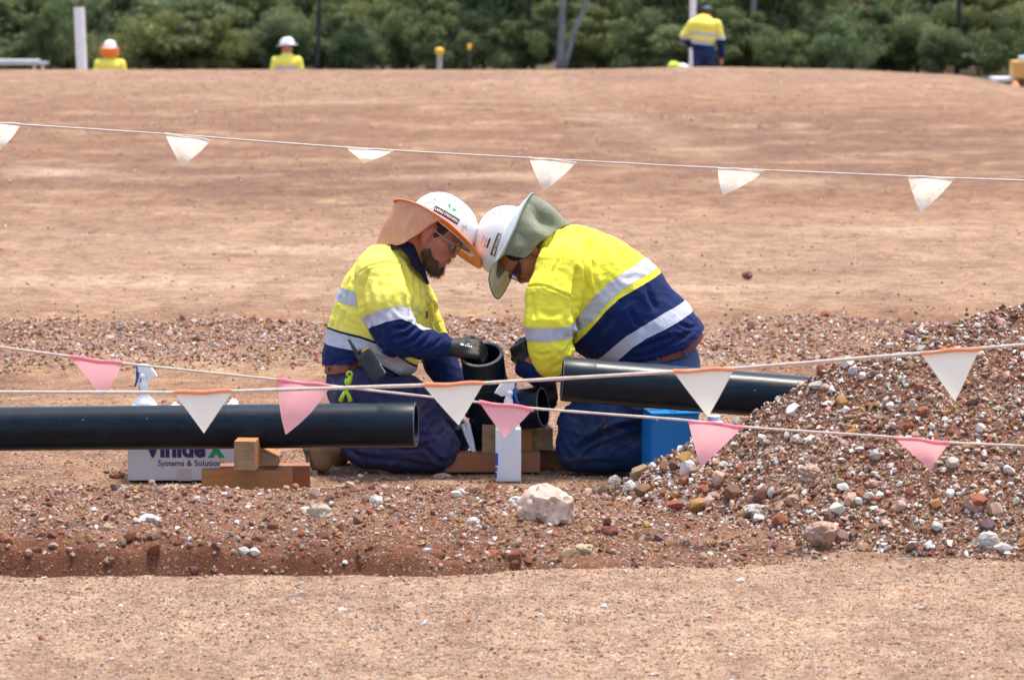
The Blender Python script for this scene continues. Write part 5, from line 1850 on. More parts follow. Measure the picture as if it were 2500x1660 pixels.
# a surface as one table: xyz, normal, extra scalars
class Surf:
    def __init__(s, V, N_, T, S=None):
        s.V, s.N, s.T = V, N_, T
        s.S = S if S is not None else {}
    @staticmethod
    def from_quads(V, Q):
        N_ = vnormals(V, Q)
        T = np.concatenate([Q[:, [0, 1, 2]], Q[:, [0, 2, 3]]])
        return Surf(V, N_, T)
    def clip(s, key, sign=1.0):
        """keep where sign * S[key] > 0 (S value may be an array)"""
        f = (s.S[key] if isinstance(key, str) else key) * sign
        f = np.where(np.abs(f) < 1e-9, 1e-9, f)
        pos = f > 0
        c = pos[s.T].sum(1)
        keep = s.T[c == 3]
        mix = s.T[(c == 1) | (c == 2)]
        keys = list(s.S)
        tab = np.concatenate([s.V, s.N] + [s.S[k][:, None] for k in keys], 1)
        new, tris, cache = [], [], {}
        nb = len(tab)
        def cut(i, j):
            kk = (i, j) if i < j else (j, i)
            if kk in cache: return cache[kk]
            t = f[i] / (f[i] - f[j])
            new.append(tab[i] + (tab[j] - tab[i]) * t)
            cache[kk] = nb + len(new) - 1
            return cache[kk]
        for tri in mix.tolist():
            p = [pos[i] for i in tri]
            if sum(p) == 1:
                k = p.index(True); a, b, c_ = tri[k], tri[(k + 1) % 3], tri[(k + 2) % 3]
                tris.append((a, cut(a, b), cut(a, c_)))
            else:
                k = p.index(False); a, b, c_ = tri[k], tri[(k + 1) % 3], tri[(k + 2) % 3]
                ab, ac = cut(a, b), cut(a, c_)
                tris.append((ab, b, c_)); tris.append((ab, c_, ac))
        if new: tab = np.concatenate([tab, np.array(new)])
        T = np.concatenate([keep, np.array(tris, int).reshape(-1, 3)])
        if not len(T): return Surf(np.zeros((0, 3)), np.zeros((0, 3)), T, {k: np.zeros(0) for k in keys})
        used = np.unique(T)
        mp = -np.ones(len(tab), int); mp[used] = np.arange(len(used))
        tab = tab[used]
        return Surf(tab[:, :3], tab[:, 3:6], mp[T], {k: tab[:, 6 + i] for i, k in enumerate(keys)})
    def link(s, name, mat, parent, off=0.0, thick=0.0):
        n = s.N / np.maximum(np.linalg.norm(s.N, axis=1), 1e-9)[:, None]
        me = mesh_np(name, s.V + n * off, s.T, mat, True, n if thick == 0 else None)
        o = link(name, me, parent)
        if thick:
            md = o.modifiers.new('thickness', 'SOLIDIFY')
            md.thickness = thick; md.offset = -1.0
        return o
    def largest(s):
        """only the biggest connected piece"""
        n = len(s.V)
        lab = np.arange(n)
        for _ in range(400):
            m = lab[s.T].min(1)
            new = lab.copy()
            for i in range(3): np.minimum.at(new, s.T[:, i], m)
            new = new[new]
            if (new == lab).all(): break
            lab = new
        u, c = np.unique(lab[s.T[:, 0]], return_counts=True)
        T = s.T[lab[s.T[:, 0]] == u[c.argmax()]]
        used = np.unique(T); mp = -np.ones(n, int); mp[used] = np.arange(len(used))
        return Surf(s.V[used], s.N[used], mp[T], {k: v[used] for k, v in s.S.items()})
    def add(s, key, val):
        s.S[key] = val
        return s

def curve_y(s, pts):
    """signed height (px) above a hand-drawn line y(x), measured on the section at depth 14"""
    x = 1250 + (s.V[:, 0]) * F_PX / 14.0 * 1.0
    q = np.stack([s.V[:, 0], np.full(len(s.V), 14.0), s.V[:, 2]], -1)
    px, py = proj(q)
    return np.interp(px, [a[0] for a in pts], [a[1] for a in pts]) - py

def bvh_of(V, T):
    from mathutils.bvhtree import BVHTree
    return BVHTree.FromPolygons([tuple(v) for v in V], [tuple(int(i) for i in t) for t in T])

def hit(bvh, px, py):
    d = (P(px, py, 14.0) - Vector((0, 0, CAM_H))).normalized()
    r = bvh.ray_cast(Vector((0, 0, CAM_H)), d)
    if r[0] is None: return None, None
    return r[0], r[1]

def loft(bm, rows, closed=False):
    vs = [[bm.verts.new(p) for p in r] for r in rows]
    for a, b in zip(vs[:-1], vs[1:]):
        m = len(a)
        for i in range(m - (0 if closed else 1)):
            bm.faces.new([a[i], a[(i + 1) % m], b[(i + 1) % m], b[i]])
    return vs

def resample(pts, n):
    c = catmull(pts, 12)
    L = [0]
    for a, b in zip(c[:-1], c[1:]): L.append(L[-1] + (b - a).length)
    out = []
    for k in range(n):
        t = L[-1] * k / (n - 1)
        i = max(0, min(len(L) - 2, next((j for j in range(len(L) - 1) if L[j + 1] >= t), len(L) - 2)))
        f = (t - L[i]) / max(L[i + 1] - L[i], 1e-9)
        out.append(c[i].lerp(c[i + 1], min(max(f, 0), 1)))
    return out

def cloth_loft(name, top, bottom, mat, parent, nu=40, nv=16, bulge=None, fold=0.006, seed=0, thick=0.0015):
    a = resample(top, nu); b = resample(bottom, nu)
    c = Vector((0, 0, 0))
    for p in a + b: c += p
    c /= 2 * nu
    bm = bmesh.new()
    rows = []
    for j in range(nv):
        v = j / (nv - 1)
        r = []
        for i in range(nu):
            u = i / (nu - 1)
            p = a[i].lerp(b[i], v)
            o = (p - c).normalized()
            s = math.sin(math.pi * v)
            bl = bulge(u, v) if bulge else 0.015
            w = mnoise.noise(Vector((u * 9 + seed, v * 1.6, seed))) + 0.5 * mnoise.noise(Vector((u * 19 + seed, v * 2.5, seed)))
            p = p + o * (bl * s + fold * w * (0.25 + v))
            r.append(p)
        rows.append(r)
    loft(bm, rows)
    bmesh.ops.recalc_face_normals(bm, faces=bm.faces)
    o = bm_obj(name, bm, mat, parent, True)
    if thick:
        md = o.modifiers.new('thickness', 'SOLIDIFY'); md.thickness = thick
    return o

# ------------------------------------------------------------------ head
class HF:
    """head frame: forward, up, side (side -Y is towards the camera)"""
    def __init__(s, o, fdeg, scale=1.0, roll=0.0, yaw=0.0):
        a = math.radians(fdeg)                 # angle of the face direction below the +x axis
        s.F = Vector((math.cos(a), 0, -math.sin(a)))
        s.U = Vector((math.sin(a), 0, math.cos(a))) if abs(fdeg) < 90 else Vector((-math.sin(a), 0, -math.cos(a)))
        s.S = Vector((0, 1, 0))
        if roll:
            U0, S0 = s.U.copy(), s.S.copy()          # positive roll lifts the side near the camera
            s.U = U0 * math.cos(roll) + S0 * math.sin(roll)
            s.S = S0 * math.cos(roll) - U0 * math.sin(roll)
        s.o = Vector(o); s.k = scale
    def __call__(s, f, u, sd=0.0):
        return s.o + (s.F * f + s.U * u + s.S * sd) * s.k

def head_prims(h, ear=True):
    k = h.k
    def E(f, u, sd, rf, ru, rs): return Ell(h(f, u, sd), (rf * k, ru * k, rs * k), h.F, h.U, h.S)
    def G2(a, b, r0, r1): return Seg(h(*a), h(*b), r0 * k, r1 * k)
    base = [E(-.004, .042, 0, .086, .076, .070), E(.040, -.004, 0, .050, .074, .058), E(.060, .035, 0, .036, .046, .054),
            G2((.008, -.040, -.048), (.070, -.078, -.018), .023, .021), G2((.008, -.040, .048), (.070, -.078, .018), .023, .021),
            E(.078, -.078, 0, .025, .021, .027), E(.058, -.012, -.034, .036, .028, .026), E(.058, -.012, .034, .036, .028, .026),
            E(.078, -.050, 0, .026, .030, .030)]
    gA = Group(base, 0.03)
    det = [G2((.084, .034, -.030), (.090, .036, 0), .012, .012), G2((.084, .034, .030), (.090, .036, 0), .012, .012),
           G2((.090, .020, 0), (.110, -.016, 0), .0085, .0105), E(.112, -.020, 0, .0125, .011, .012),
           E(.103, -.025, -.012, .010, .008, .008), E(.103, -.025, .012, .010, .008, .008)]
    gB = Group(det, 0.012)
    lip = [E(.099, -.047, 0, .009, .0065, .020), E(.097, -.059, 0, .010, .0075, .018)]
    gC = Group(lip, 0.004)
    g = [gA, gB, gC]
    if ear:
        for sd in (-1, 1):
            g.append(Group([E(-.004, .004, .079 * sd, .017, .031, .0085), E(.0, -.022, .078 * sd, .010, .013, .008)], 0.008))
    g.append(Cut(E(.104, -.053, 0, .02, .0018, .02), 0.003))
    for sd in (-1, 1):
        g.append(Cut(E(.102, .014, .032 * sd, .018, .013, .016), 0.012))
        if ear: g.append(Cut(E(.001, .006, .090 * sd, .009, .020, .0065), 0.004))
    return g

def hand_prims(w, d, back, thumb_side, curl=0.6, k=1.0, spread=0.10, tcurl=0.5):
    """glove/hand: wrist point w, pointing d, back-of-hand direction; returns groups (palm, 4 fingers, thumb)"""
    d = Vector(d).normalized(); b = Vector(back); b = (b - d * b.dot(d)).normalized()
    s = d.cross(b).normalized() * thumb_side       # towards the thumb
    gs = []
    palm = Group([Seg(w - d * .01 * k, w + d * .022 * k, .029 * k, .034 * k, .029 * k, .034 * k)] +
                 [Seg(w + d * .012 * k + s * o * .8, w + d * .078 * k + s * o, .017 * k, .0145 * k) for o in (-.030 * k, -.010 * k, .012 * k, .032 * k)], 0.012)
    gs.append(palm)
    Ls = [(.033, .023, .018), (.043, .027, .021), (.047, .031, .022), (.041, .026, .021)]
    for i, o in enumerate((-.031, -.011, .010, .030)):
        p = w + d * .080 * k + s * o * k
        dr = (d + s * spread * (i - 1.5) / 1.5).normalized()
        pr = []
        c = curl if not hasattr(curl, '__len__') else curl[i]
        ang = 0.15 + c * 0.25
        r = (.0098, .0108, .0112, .0105)[i] * k
        for L in Ls[i]:
            ang += c
            dd = (dr * math.cos(ang) - b * math.sin(ang)).normalized()
            q = p + dd * L * k
            pr.append(Seg(p, q, r, r * .92)); r *= .92; p = q
        gs.append(Group(pr, 0.005))
    p = w + d * .022 * k + s * .030 * k - b * .006 * k
    d1 = (d * .62 + s * .75 - b * .25).normalized()
    q = p + d1 * .042 * k
    d2 = (d * .9 + s * .25 - b * (.2 + tcurl)).normalized()
    q2 = q + d2 * .033 * k
    d3 = (d * .9 - s * .05 - b * (.3 + tcurl)).normalized()
    gs.append(Group([Seg(p, q, .0165 * k, .0125 * k), Seg(q, q2, .0125 * k, .0115 * k), Seg(q2, q2 + d3 * .024 * k, .0115 * k, .0095 * k)], 0.006))
    return gs

# ------------------------------------------------------------------ hard hat with sun brim
def dome_pt(h, D, f, s):
    """point on the shell above base coordinates (f, s) in metres"""
    r = (abs(f / D['af']) ** 2 + abs(s / D['as']) ** 2) ** 0.5
    r = min(r, 0.9995)
    return h(f, D['u0'] + D['h'] * (1 - r ** 2.3) ** 0.5, s)

def dome_side(h, D, f, u):
    """near-side point of the shell at side-view coordinates (f, u)"""
    uu = min(max((u - D['u0']) / D['h'], 0.0), 0.995)
    r = (1 - uu * uu) ** (1 / 2.3)
    x = f / D['af']
    if abs(x) >= r: x = math.copysign(r * .999, x)
    s = -D['as'] * math.sqrt(max(r * r - x * x, 1e-6))
    return h(f, u, s)

def hard_hat(h, D, parent, m_shell, m_brim, m_edge, m_under, name='hard_hat', detail=True):
    bm = bmesh.new()
    nu, nv = 64, 22
    rows = []
    for j in range(nv):
        r = math.sin(math.pi / 2 * (1 - j / (nv - 1)) ) if j < nv - 1 else 0.0001
        row = []
        for i in range(nu):
            a = 2 * math.pi * i / nu
            f, s = D['af'] * r * math.cos(a), D['as'] * r * math.sin(a)
            p = dome_pt(h, D, f, s)
            # raised ribs running front to back
            if detail:
                rib = math.exp(-((s / 0.013) ** 2)) * 0.0035 * (1 - r ** 6) + math.exp(-((abs(s) - .042) / .006) ** 2) * .0015 * (1 - r ** 4)
                p = p + h.U * rib
            row.append(p)
        rows.append(row)
    # flared lip of the shell
    lip = []
    for k, (e, du) in enumerate(((0.002, -.006), (0.012, -.013), (0.016, -.0145), (0.015, -.017), (0.004, -.012))):
        row = []
        for i in range(nu):
            a = 2 * math.pi * i / nu
            pk = 1 + 1.3 * max(0, math.cos(a)) ** 4
            f = (D['af'] + e * pk) * math.cos(a); s = (D['as'] + e * 0.7) * math.sin(a)
            row.append(h(f, D['u0'] + du - 0.006 * max(0, math.cos(a)) ** 3, s))
        lip.append(row)
    loft(bm, list(reversed(lip)) + rows, True)
    bmesh.ops.recalc_face_normals(bm, faces=bm.faces)
    o = bm_obj(name, bm, m_shell, parent, True, 50)
    # sun brim
    def brim(f0, f1, v, a, du=0.0):
        ri = (D['af'] + .002) * (1 - v) + D['bf'] * v
        si = (D['as'] + .002) * (1 - v) + D['bs'] * v
        ca, sa = math.cos(a), math.sin(a)
        if 'near' in D:
            dg = math.degrees(math.acos(max(-1, min(1, ca))))
            tbl = D['near'] if sa < 0 else D['far']
            w_ = v ** 1.35
            u = (D['u0'] - .012) * (1 - w_) + w_ * float(np.interp(dg, tbl[0], tbl[1]))
        else:
            u = D['u0'] - .012 - v * D['droop'] * abs(ca) ** 2.2 - v * D['side'] * abs(sa) ** 2
        ext = 1 + (D.get('fext', 0) * v * max(0, ca) ** 3)
        return h(ri * ca * ext, u + du, si * sa)
    for nm, mat, du in (('brim', m_brim, 0.0), ('brim_lining', m_under, -0.003)):
        bm = bmesh.new()
        loft(bm, [[brim(0, 0, j / 7, 2 * math.pi * i / 72, du) for i in range(72)] for j in range(8)], True)
        bmesh.ops.recalc_face_normals(bm, faces=bm.faces)
        bm_obj(nm, bm, mat, o, True)
    bm = bmesh.new()
    pts = [brim(0, 0, 1.0, 2 * math.pi * i / 72, -.0015) for i in range(72)]
    add_tube(bm, pts, 0.0036, 8, False, True)
    bmesh.ops.recalc_face_normals(bm, faces=bm.faces)
    bm_obj('brim_edge', bm, m_edge, o, True)
    return o, brim

def on_dome(h, D, polys, f0, u0, ang, mat, parent, name, off=0.0006, my=1):
    """lay flat shapes (list of (verts2d, faces)) on the near side of the shell; f0,u0 centre in side view"""
    ca, sa = math.cos(ang), math.sin(ang)
    V, F_ = [], []
    for vs, fs in polys:
        b = len(V)
        for (x, y) in vs:
            y = y * my
            f = f0 + x * ca - y * sa; u = u0 + x * sa + y * ca
            p = dome_side(h, D, f, u)
            c = h(0, D['u0'], 0)
            n = (p - c).normalized()
            V.append(p + n * off)
        F_ += [tuple(i + b for i in f_) for f_ in fs]
    bm = bmesh.new()
    bv = [bm.verts.new(v) for v in V]
    for f_ in F_:
        try: bm.faces.new([bv[i] for i in f_])
        except ValueError: pass
    return bm_obj(name, bm, mat, parent)

def quad_grid(w, hh, nx=14, ny=4, ox=0, oy=0):
    vs = [(ox + w * (i / nx - .5), oy + hh * (j / ny - .5)) for j in range(ny + 1) for i in range(nx + 1)]
    fs = [(j * (nx + 1) + i, j * (nx + 1) + i + 1, (j + 1) * (nx + 1) + i + 1, (j + 1) * (nx + 1) + i) for j in range(ny) for i in range(nx)]
    return vs, fs

def text_polys(body, width, height, bold=0.02, slant=0.0, flip=1):
    vs, fs = text_mesh(body, 1.0, bold)
    x0 = min(v.x for v in vs); x1 = max(v.x for v in vs); z0 = min(v.y for v in vs); z1 = max(v.y for v in vs)
    sx = width / (x1 - x0); sy = height / (z1 - z0)
    return [([(((v.x - (x0 + x1) / 2) * sx + slant * (v.y - z0) * sy) * flip, (v.y - (z0 + z1) / 2) * sy) for v in vs], fs)]

def ring_poly(r0, r1, a0=0, a1=2 * math.pi, n=24, ox=0, oy=0):
    vs = []
    for i in range(n + 1):
        a = a0 + (a1 - a0) * i / n
        vs += [(ox + r0 * math.cos(a), oy + r0 * math.sin(a)), (ox + r1 * math.cos(a), oy + r1 * math.sin(a))]
    fs = [(2 * i, 2 * i + 1, 2 * i + 3, 2 * i + 2) for i in range(n)]
    return vs, fs
def curve_n(s, pts, Yn):
    """like curve_y, for a line seen on a surface at depth Yn and carried straight across the body"""
    q = np.stack([s.V[:, 0], np.full(len(s.V), Yn), s.V[:, 2]], -1)
    px, py = proj(q)
    return np.interp(px, [a[0] for a in pts], [a[1] for a in pts]) - py      # > 0 above the line

def line_n(s, a, b, Yn):
    """> 0 on the left of the directed picture line a->b (y down)"""
    q = np.stack([s.V[:, 0], np.full(len(s.V), Yn), s.V[:, 2]], -1)
    px, py = proj(q)
    return (b[0] - a[0]) * (a[1] - py) - (b[1] - a[1]) * (a[0] - px)

def label_groups(V, groups):
    d = np.stack([g(V) for g in groups], -1)
    return d

STEP = 0.0055
# =================================================================== bearded man on the left
manA = empty('person', P(900, 1140, 14.0), 'bearded man kneeling on the left, white hard hat with orange brim, radio on his belt', 'person', 'workers kneeling at the pipe fitting')

torso = chain([(944, 668, 0, 76, 100), (937, 730, 0, 106, 112), (924, 800, 0, 117, 108), (892, 858, 0, 100, 102), (874, 890, 0, 88, 96)], .03)
pouch = chain([(930, 840, -.05, 60, 70), (968, 876, -.04, 44, 64), (982, 882, -.03, 34, 54)], .02)
nearA = chain([(920, 672, -.15, 52), (940, 735, -.19, 60), (958, 795, -.22, 50), (972, 824, -.23, 43)], .02)
foreA = chain([(972, 824, -.23, 43), (1035, 838, -.22, 35), (1108, 848, -.19, 20)], .02)
farA = chain([(985, 680, .13, 48), (1020, 742, .17, 44), (1036, 788, .19, 42), (1052, 832, .19, 42)], .02)
farF = chain([(1052, 832, .19, 42), (1076, 885, .12, 40), (1106, 940, .05, 32)], .02)
necA = chain([(962, 640, 0, 44, 50), (985, 618, 0, 34, 42)], .02)
gsA = [torso, pouch, nearA, foreA, farA, farF, necA]
V, Q = surface(gsA, STEP, 0.028)
V = smooth(V, Q, 2)
Nn = vnormals(V, Q)
V = wrinkle(V, Nn, 0.0036, 7.0, 3, (0.5, 0.2, 1.0), 2.2)
V = wrinkle(V, vnormals(V, Q), 0.0020, 15.0, 7, (0.9, 0.2, 0.5), 1.5)
strokes = [
    ([(897, 664), (885, 700), (884, 735), (897, 775), (915, 815), (933, 850)], 5, .010),     # back of the sleeve against the body
    ([(985, 655), (1000, 700), (1004, 740), (1002, 770)], 5, .009),                          # front of the sleeve
    ([(875, 668), (905, 648), (940, 640), (975, 644)], 2.2, .0035),                           # yoke seam
    ([(852, 680), (835, 720), (825, 755), (812, 800)], 3.5, .006),
    ([(845, 760), (838, 790), (842, 815)], 4, .003),
    ([(980, 640), (992, 690), (996, 735)], 4, .006), ([(1008, 680), (1015, 720), (1012, 760)], 4, .007),
    ([(1026, 690), (1028, 730), (1022, 770), (1016, 800)], 3.5, .006),
    ([(1001, 790), (985, 800), (965, 800)], 4, .008), ([(1015, 800), (990, 818), (960, 826)], 4, .007),
    ([(1030, 812), (1010, 832), (975, 845)], 4, .007), ([(1050, 818), (1035, 835), (1008, 850)], 4, .006),
    ([(1075, 828), (1062, 842), (1040, 852)], 3.5, .005), ([(940, 800), (950, 830), (960, 850)], 5, .006),
    ([(925, 800), (935, 835), (948, 852)], 4, .004), ([(960, 760), (972, 775), (990, 782)], 4, -.003),
    ([(905, 870), (940, 875), (975, 895)], 5, .006), ([(900, 850), (925, 868), (950, 895)], 4, .005), ([(930, 846), (960, 868), (985, 880)], 4, .006),
    ([(840, 868), (865, 860), (900, 862)], 5, .005), ([(820, 880), (850, 876), (880, 880)], 4, .005),
    ([(800, 860), (815, 880), (818, 900)], 4, .004),
    ([(1040, 720), (1048, 760), (1052, 800)], 3, .006), ([(1062, 750), (1060, 790), (1072, 815)], 3.5, .006),
    ([(910, 690), (920, 740), (925, 790)], 7, -.004), ([(945, 680), (955, 730), (950, 760)], 7, .003),
]
Nn = vnormals(V, Q)
V = sculpt(V, Nn, strokes)
S = Surf.from_quads(V, Q)
D_ = label_groups(S.V, gsA)
d_t = np.minimum(D_[:, 0], np.minimum(D_[:, 1], D_[:, 6])); d_a = np.minimum(D_[:, 2], D_[:, 3]); d_f = np.minimum(D_[:, 4], D_[:, 5])
YT, YA = 13.84, 13.74
qx_, _q = proj(S.V)
S.add('px', qx_)
S.add('arm', d_t - d_a).add('far', d_t - d_f)
S.add('fore', D_[:, 5] - D_[:, 4])
S.add('ct', curve_n(S, [(780, 704), (826, 709), (876, 714), (960, 730), (1060, 748)], YT))
S.add('cb', curve_n(S, [(780, 738), (814, 741), (883, 751), (960, 768), (1060, 784)], YT))
S.add('lt', curve_n(S, [(780, 808), (804, 811), (877, 825), (918.6, 838), (960, 864), (1005, 896), (1040, 915)], YT))
S.add('lt2', curve_n(S, [(780, 803), (804, 806), (877, 819), (918.6, 832), (960, 858), (1005, 890), (1040, 909)], YT))
S.add('lb', curve_n(S, [(780, 845), (792, 847), (861, 855), (895, 866), (930, 889), (976, 919), (1040, 960)], YT))
S.add('hem', curve_n(S, [(770, 900), (790, 898), (850, 888), (890, 880), (930, 898), (965, 924), (1040, 950)], YT))
S.add('st', curve_n(S, [(860, 795), (896, 769), (931, 753), (982, 745), (1001, 755), (1030, 775)], YA))
S.add('sb', curve_n(S, [(860, 835), (909, 797), (944, 783), (979, 776), (1001, 785), (1030, 806)], YA))
body_t = S.clip('arm', -1).clip('far', -1).clip('hem')
yel = body_t.clip('ct'); yel2 = body_t.clip('cb', -1).clip('lt2')
def merge(a, b):
    k = list(a.S)
    return Surf(np.concatenate([a.V, b.V]), np.concatenate([a.N, b.N]), np.concatenate([a.T, b.T + len(a.V)]), {q: np.concatenate([a.S[q], b.S[q]]) for q in k})
arm = S.clip('arm'); far = S.clip('far').clip('arm', -1)
yt = merge(yel, yel2)
band_under = body_t.clip('ct', -1).clip('cb')
yt = merge(yt, band_under)
yt.link('shirt', M['yellow'], manA)
arm.clip('sb').largest().link('sleeve', M['yellow'], manA)
far.clip('fore').largest().link('sleeve', M['yellow'], manA)
body_t.clip('lt2', -1).link('shirt_hem', M['navy'], manA)
arm.clip('sb', -1).link('forearm_sleeve', M['navy'], manA)
far.clip('fore', -1).largest().link('forearm_sleeve', M['navy'], manA)
band_under.clip(925 - band_under.S['px']).link('reflective_band', M['tape'], manA, 0.0016)
body_t.clip('lt', -1).clip('lb').link('reflective_band', M['tape'], manA, 0.0016)
arm.clip('st', -1).clip('sb').link('reflective_band', M['tape'], manA, 0.0016)
shirtA_bvh = bvh_of(S.V, S.T)

# trousers
pel = chain([(851, 908, 0, 50, 86), (864, 946, 0, 65, 96), (876, 966, 0, 74, 98)], .03)
nl = chain([(885, 965, -.10, 74), (990, 1012, -.13, 70), (1064, 1090, -.14, 57)], .02)
ns = chain([(1066, 1096, -.14, 54), (965, 1106, -.14, 46), (890, 1098, -.13, 42), (836, 1086, -.12, 26)], .02)
fl = chain([(895, 962, .10, 70), (1010, 988, .13, 58), (1100, 1064, .14, 52)], .02)
fs = chain([(1102, 1072, .14, 48), (1010, 1100, .14, 42), (880, 1098, .13, 38)], .02)
lap = Group([Ell(P(972, 956, 13.90), (.075, .10, .055)), Seg(P(1000, 945, 13.87), P(1050, 990, 13.87), .045, .055)], .02)
gsT = [pel, nl, ns, fl, fs, lap]
V, Q = surface(gsT, 0.006, 0.016)
V = smooth(V, Q, 2)
Nn = vnormals(V, Q)
V = wrinkle(V, Nn, 0.0035, 6.0, 13, (1, 0.2, -0.7), 1.6)
Nn = vnormals(V, Q)
V = sculpt(V, Nn, [
    ([(1040, 1085), (1020, 1092), (990, 1095), (960, 1090)], 5, .012), ([(1062, 1060), (1040, 1062), (1015, 1058)], 5, .006),
    ([(1100, 1120), (1085, 1128), (1065, 1118), (1048, 1100), (1030, 1092)], 4.5, .010),
    ([(1060, 1010), (1040, 1020), (1030, 1045)], 5, .006), ([(1075, 1030), (1055, 1042), (1042, 1062)], 5, .006),
    ([(1085, 1050), (1070, 1062), (1062, 1080)], 4, .005), ([(1050, 985), (1035, 1000), (1028, 1020)], 5, .006),
    ([(905, 930), (940, 932), (980, 930)], 4, .006), ([(925, 945), (960, 945), (1000, 955)], 4, .006), ([(900, 955), (930, 968), (960, 975)], 4, .005),
    ([(820, 925), (830, 955), (826, 985)], 4, .004), ([(1010, 928), (1014, 950), (1012, 975)], 3.5, .008),
    ([(870, 1110), (920, 1120), (970, 1122)], 6, .006), ([(850, 1095), (880, 1112), (900, 1135)], 5, .006), ([(980, 1125), (1020, 1132), (1060, 1138)], 5, .005),
    ([(1105, 1060), (1095, 1085), (1098, 1110)], 6, -.003),
])
V[:, 2] = np.maximum(V[:, 2], ground_z(V[:, 0], V[:, 1]) - 0.004)
St = Surf.from_quads(V, Q)
St.link('trousers', M['trouser_a'], manA)
tb_A = bvh_of(St.V, St.T)
St.add('b1', curve_n(St, [(770, 902), (800, 896), (850, 888), (890, 883), (930, 880)], 13.86))
St.add('b2', curve_n(St, [(770, 925), (803, 918), (850, 910), (890, 904), (930, 900)], 13.86))
belt_path = None
wst = chain([(850, 876, 0, 50, 86), (852, 908, 0, 53, 89), (864, 946, 0, 67, 98)], .03)
V, Q = surface([wst], 0.007, 0.03)
Sb = Surf.from_quads(V, Q)
Sb.add('b1', curve_n(Sb, [(770, 901), (800, 895), (850, 887), (890, 882), (930, 879)], 13.86))
Sb.add('b2', curve_n(Sb, [(770, 924), (803, 917), (850, 909), (890, 903), (930, 899)], 13.86))
belt = Sb.clip('b1', -1).clip('b2')
belt.link('belt', M['leather'], manA, 0.004, 0.003)
beltA_bvh = bvh_of(belt.V + belt.N * 0.005, belt.T)
def strip(name, bv, pts, w, mat, parent, off=0.003, thick=0.004, fallback=None):
    """narrow strip laid on a surface along picture points"""
    cs = []
    for x, y in pts:
        p, n = hit(bv, x, y)
        if p is None:
            if fallback is None: continue
            p, n = P(x, y, fallback), Vector((0, -1, 0))
        if n.y > 0: n = -n
        cs.append((p, n))
    if len(cs) < 2:
        print('STRIP MISSED', name, pts); return None
    bm = bmesh.new()
    rows = []
    for i, (p, n) in enumerate(cs):
        t = (cs[min(i + 1, len(cs) - 1)][0] - cs[max(i - 1, 0)][0]).normalized()
        s = t.cross(n).normalized()
        q = p + n * off
        rows.append([q - s * w / 2, q - s * w / 2 + n * thick, q + s * w / 2 + n * thick, q + s * w / 2])
    vs = loft(bm, rows, True)
    bm.faces.new(vs[0]); bm.faces.new(list(reversed(vs[-1])))
    bmesh.ops.recalc_face_normals(bm, faces=bm.faces)
    return bm_obj(name, bm, mat, parent)
strip('belt_loop', beltA_bvh, [(857, 888), (855, 897), (853, 907)], .011, M['trouser_a'], manA)
strip('belt_loop', beltA_bvh, [(806, 897), (805, 906), (804, 915)], .009, M['trouser_a'], manA)

# collar
cu_ = [P(944, 602, 14.0), P(960, 594, 13.955), P(984, 590, 13.925), P(1008, 598, 13.915), P(1020, 625, 13.92), P(1034, 658, 13.94), P(1046, 690, 13.985)]
cl_ = [P(938, 616, 14.01), P(950, 612, 13.93), P(975, 608, 13.88), P(996, 628, 13.865), P(1006, 650, 13.87), P(1024, 668, 13.90), P(1041, 694, 13.965)]
mir = lambda L: [Vector((p.x + .004, 28.0 - p.y, p.z + (28 - 2 * p.y) * 0.0)) for p in reversed(L)]
cloth_loft('collar', cu_ , cl_, M['collar'], manA, 40, 8, lambda u, v: .004, .001, 3, .003)
cloth_loft('collar', [Vector((p.x, 28.0 - p.y, p.z)) for p in cu_], [Vector((p.x, 28.0 - p.y, p.z)) for p in cl_], M['collar'], manA, 40, 8, lambda u, v: .004, .001, 5, .003)

# body under the clothes, with the head
hA = HF(P(1046, 566, 14.0), 34.0, 1.13)
inner = [chain([(950, 675, 0, 62, 84), (935, 760, 0, 82, 90), (880, 880, 0, 66, 76), (872, 960, 0, 62, 84)], .03),
         chain([(925, 690, -.14, 34), (965, 818, -.22, 27), (1105, 847, -.19, 14)], .02), chain([(985, 690, .14, 32), (1045, 830, .19, 26), (1112, 948, .05, 15)], .02),
         chain([(880, 968, -.10, 55), (1060, 1090, -.14, 40), (830, 1090, -.12, 20)], .02), chain([(885, 968, .10, 52), (1098, 1066, .14, 38), (880, 1098, .13, 22)], .02),
         Group([Seg(hA(-.035, -.02), P(975, 640, 14.0), .058, .066, .058, .07), Seg(hA(.0, -.06), P(990, 640, 14.0), .050, .055)], .03),
         Group([Ell(P(1120, 852, 13.80), (.03, .02, .02)), Ell(P(1122, 962, 14.02), (.03, .02, .02))], .01)]
V, Q = surface(inner + head_prims(hA), 0.0042, 0.018)
V = smooth(V, Q, 1, .5)
Sk = Surf.from_quads(V, Q)
Sk.link('body', M['skin_a'], manA)

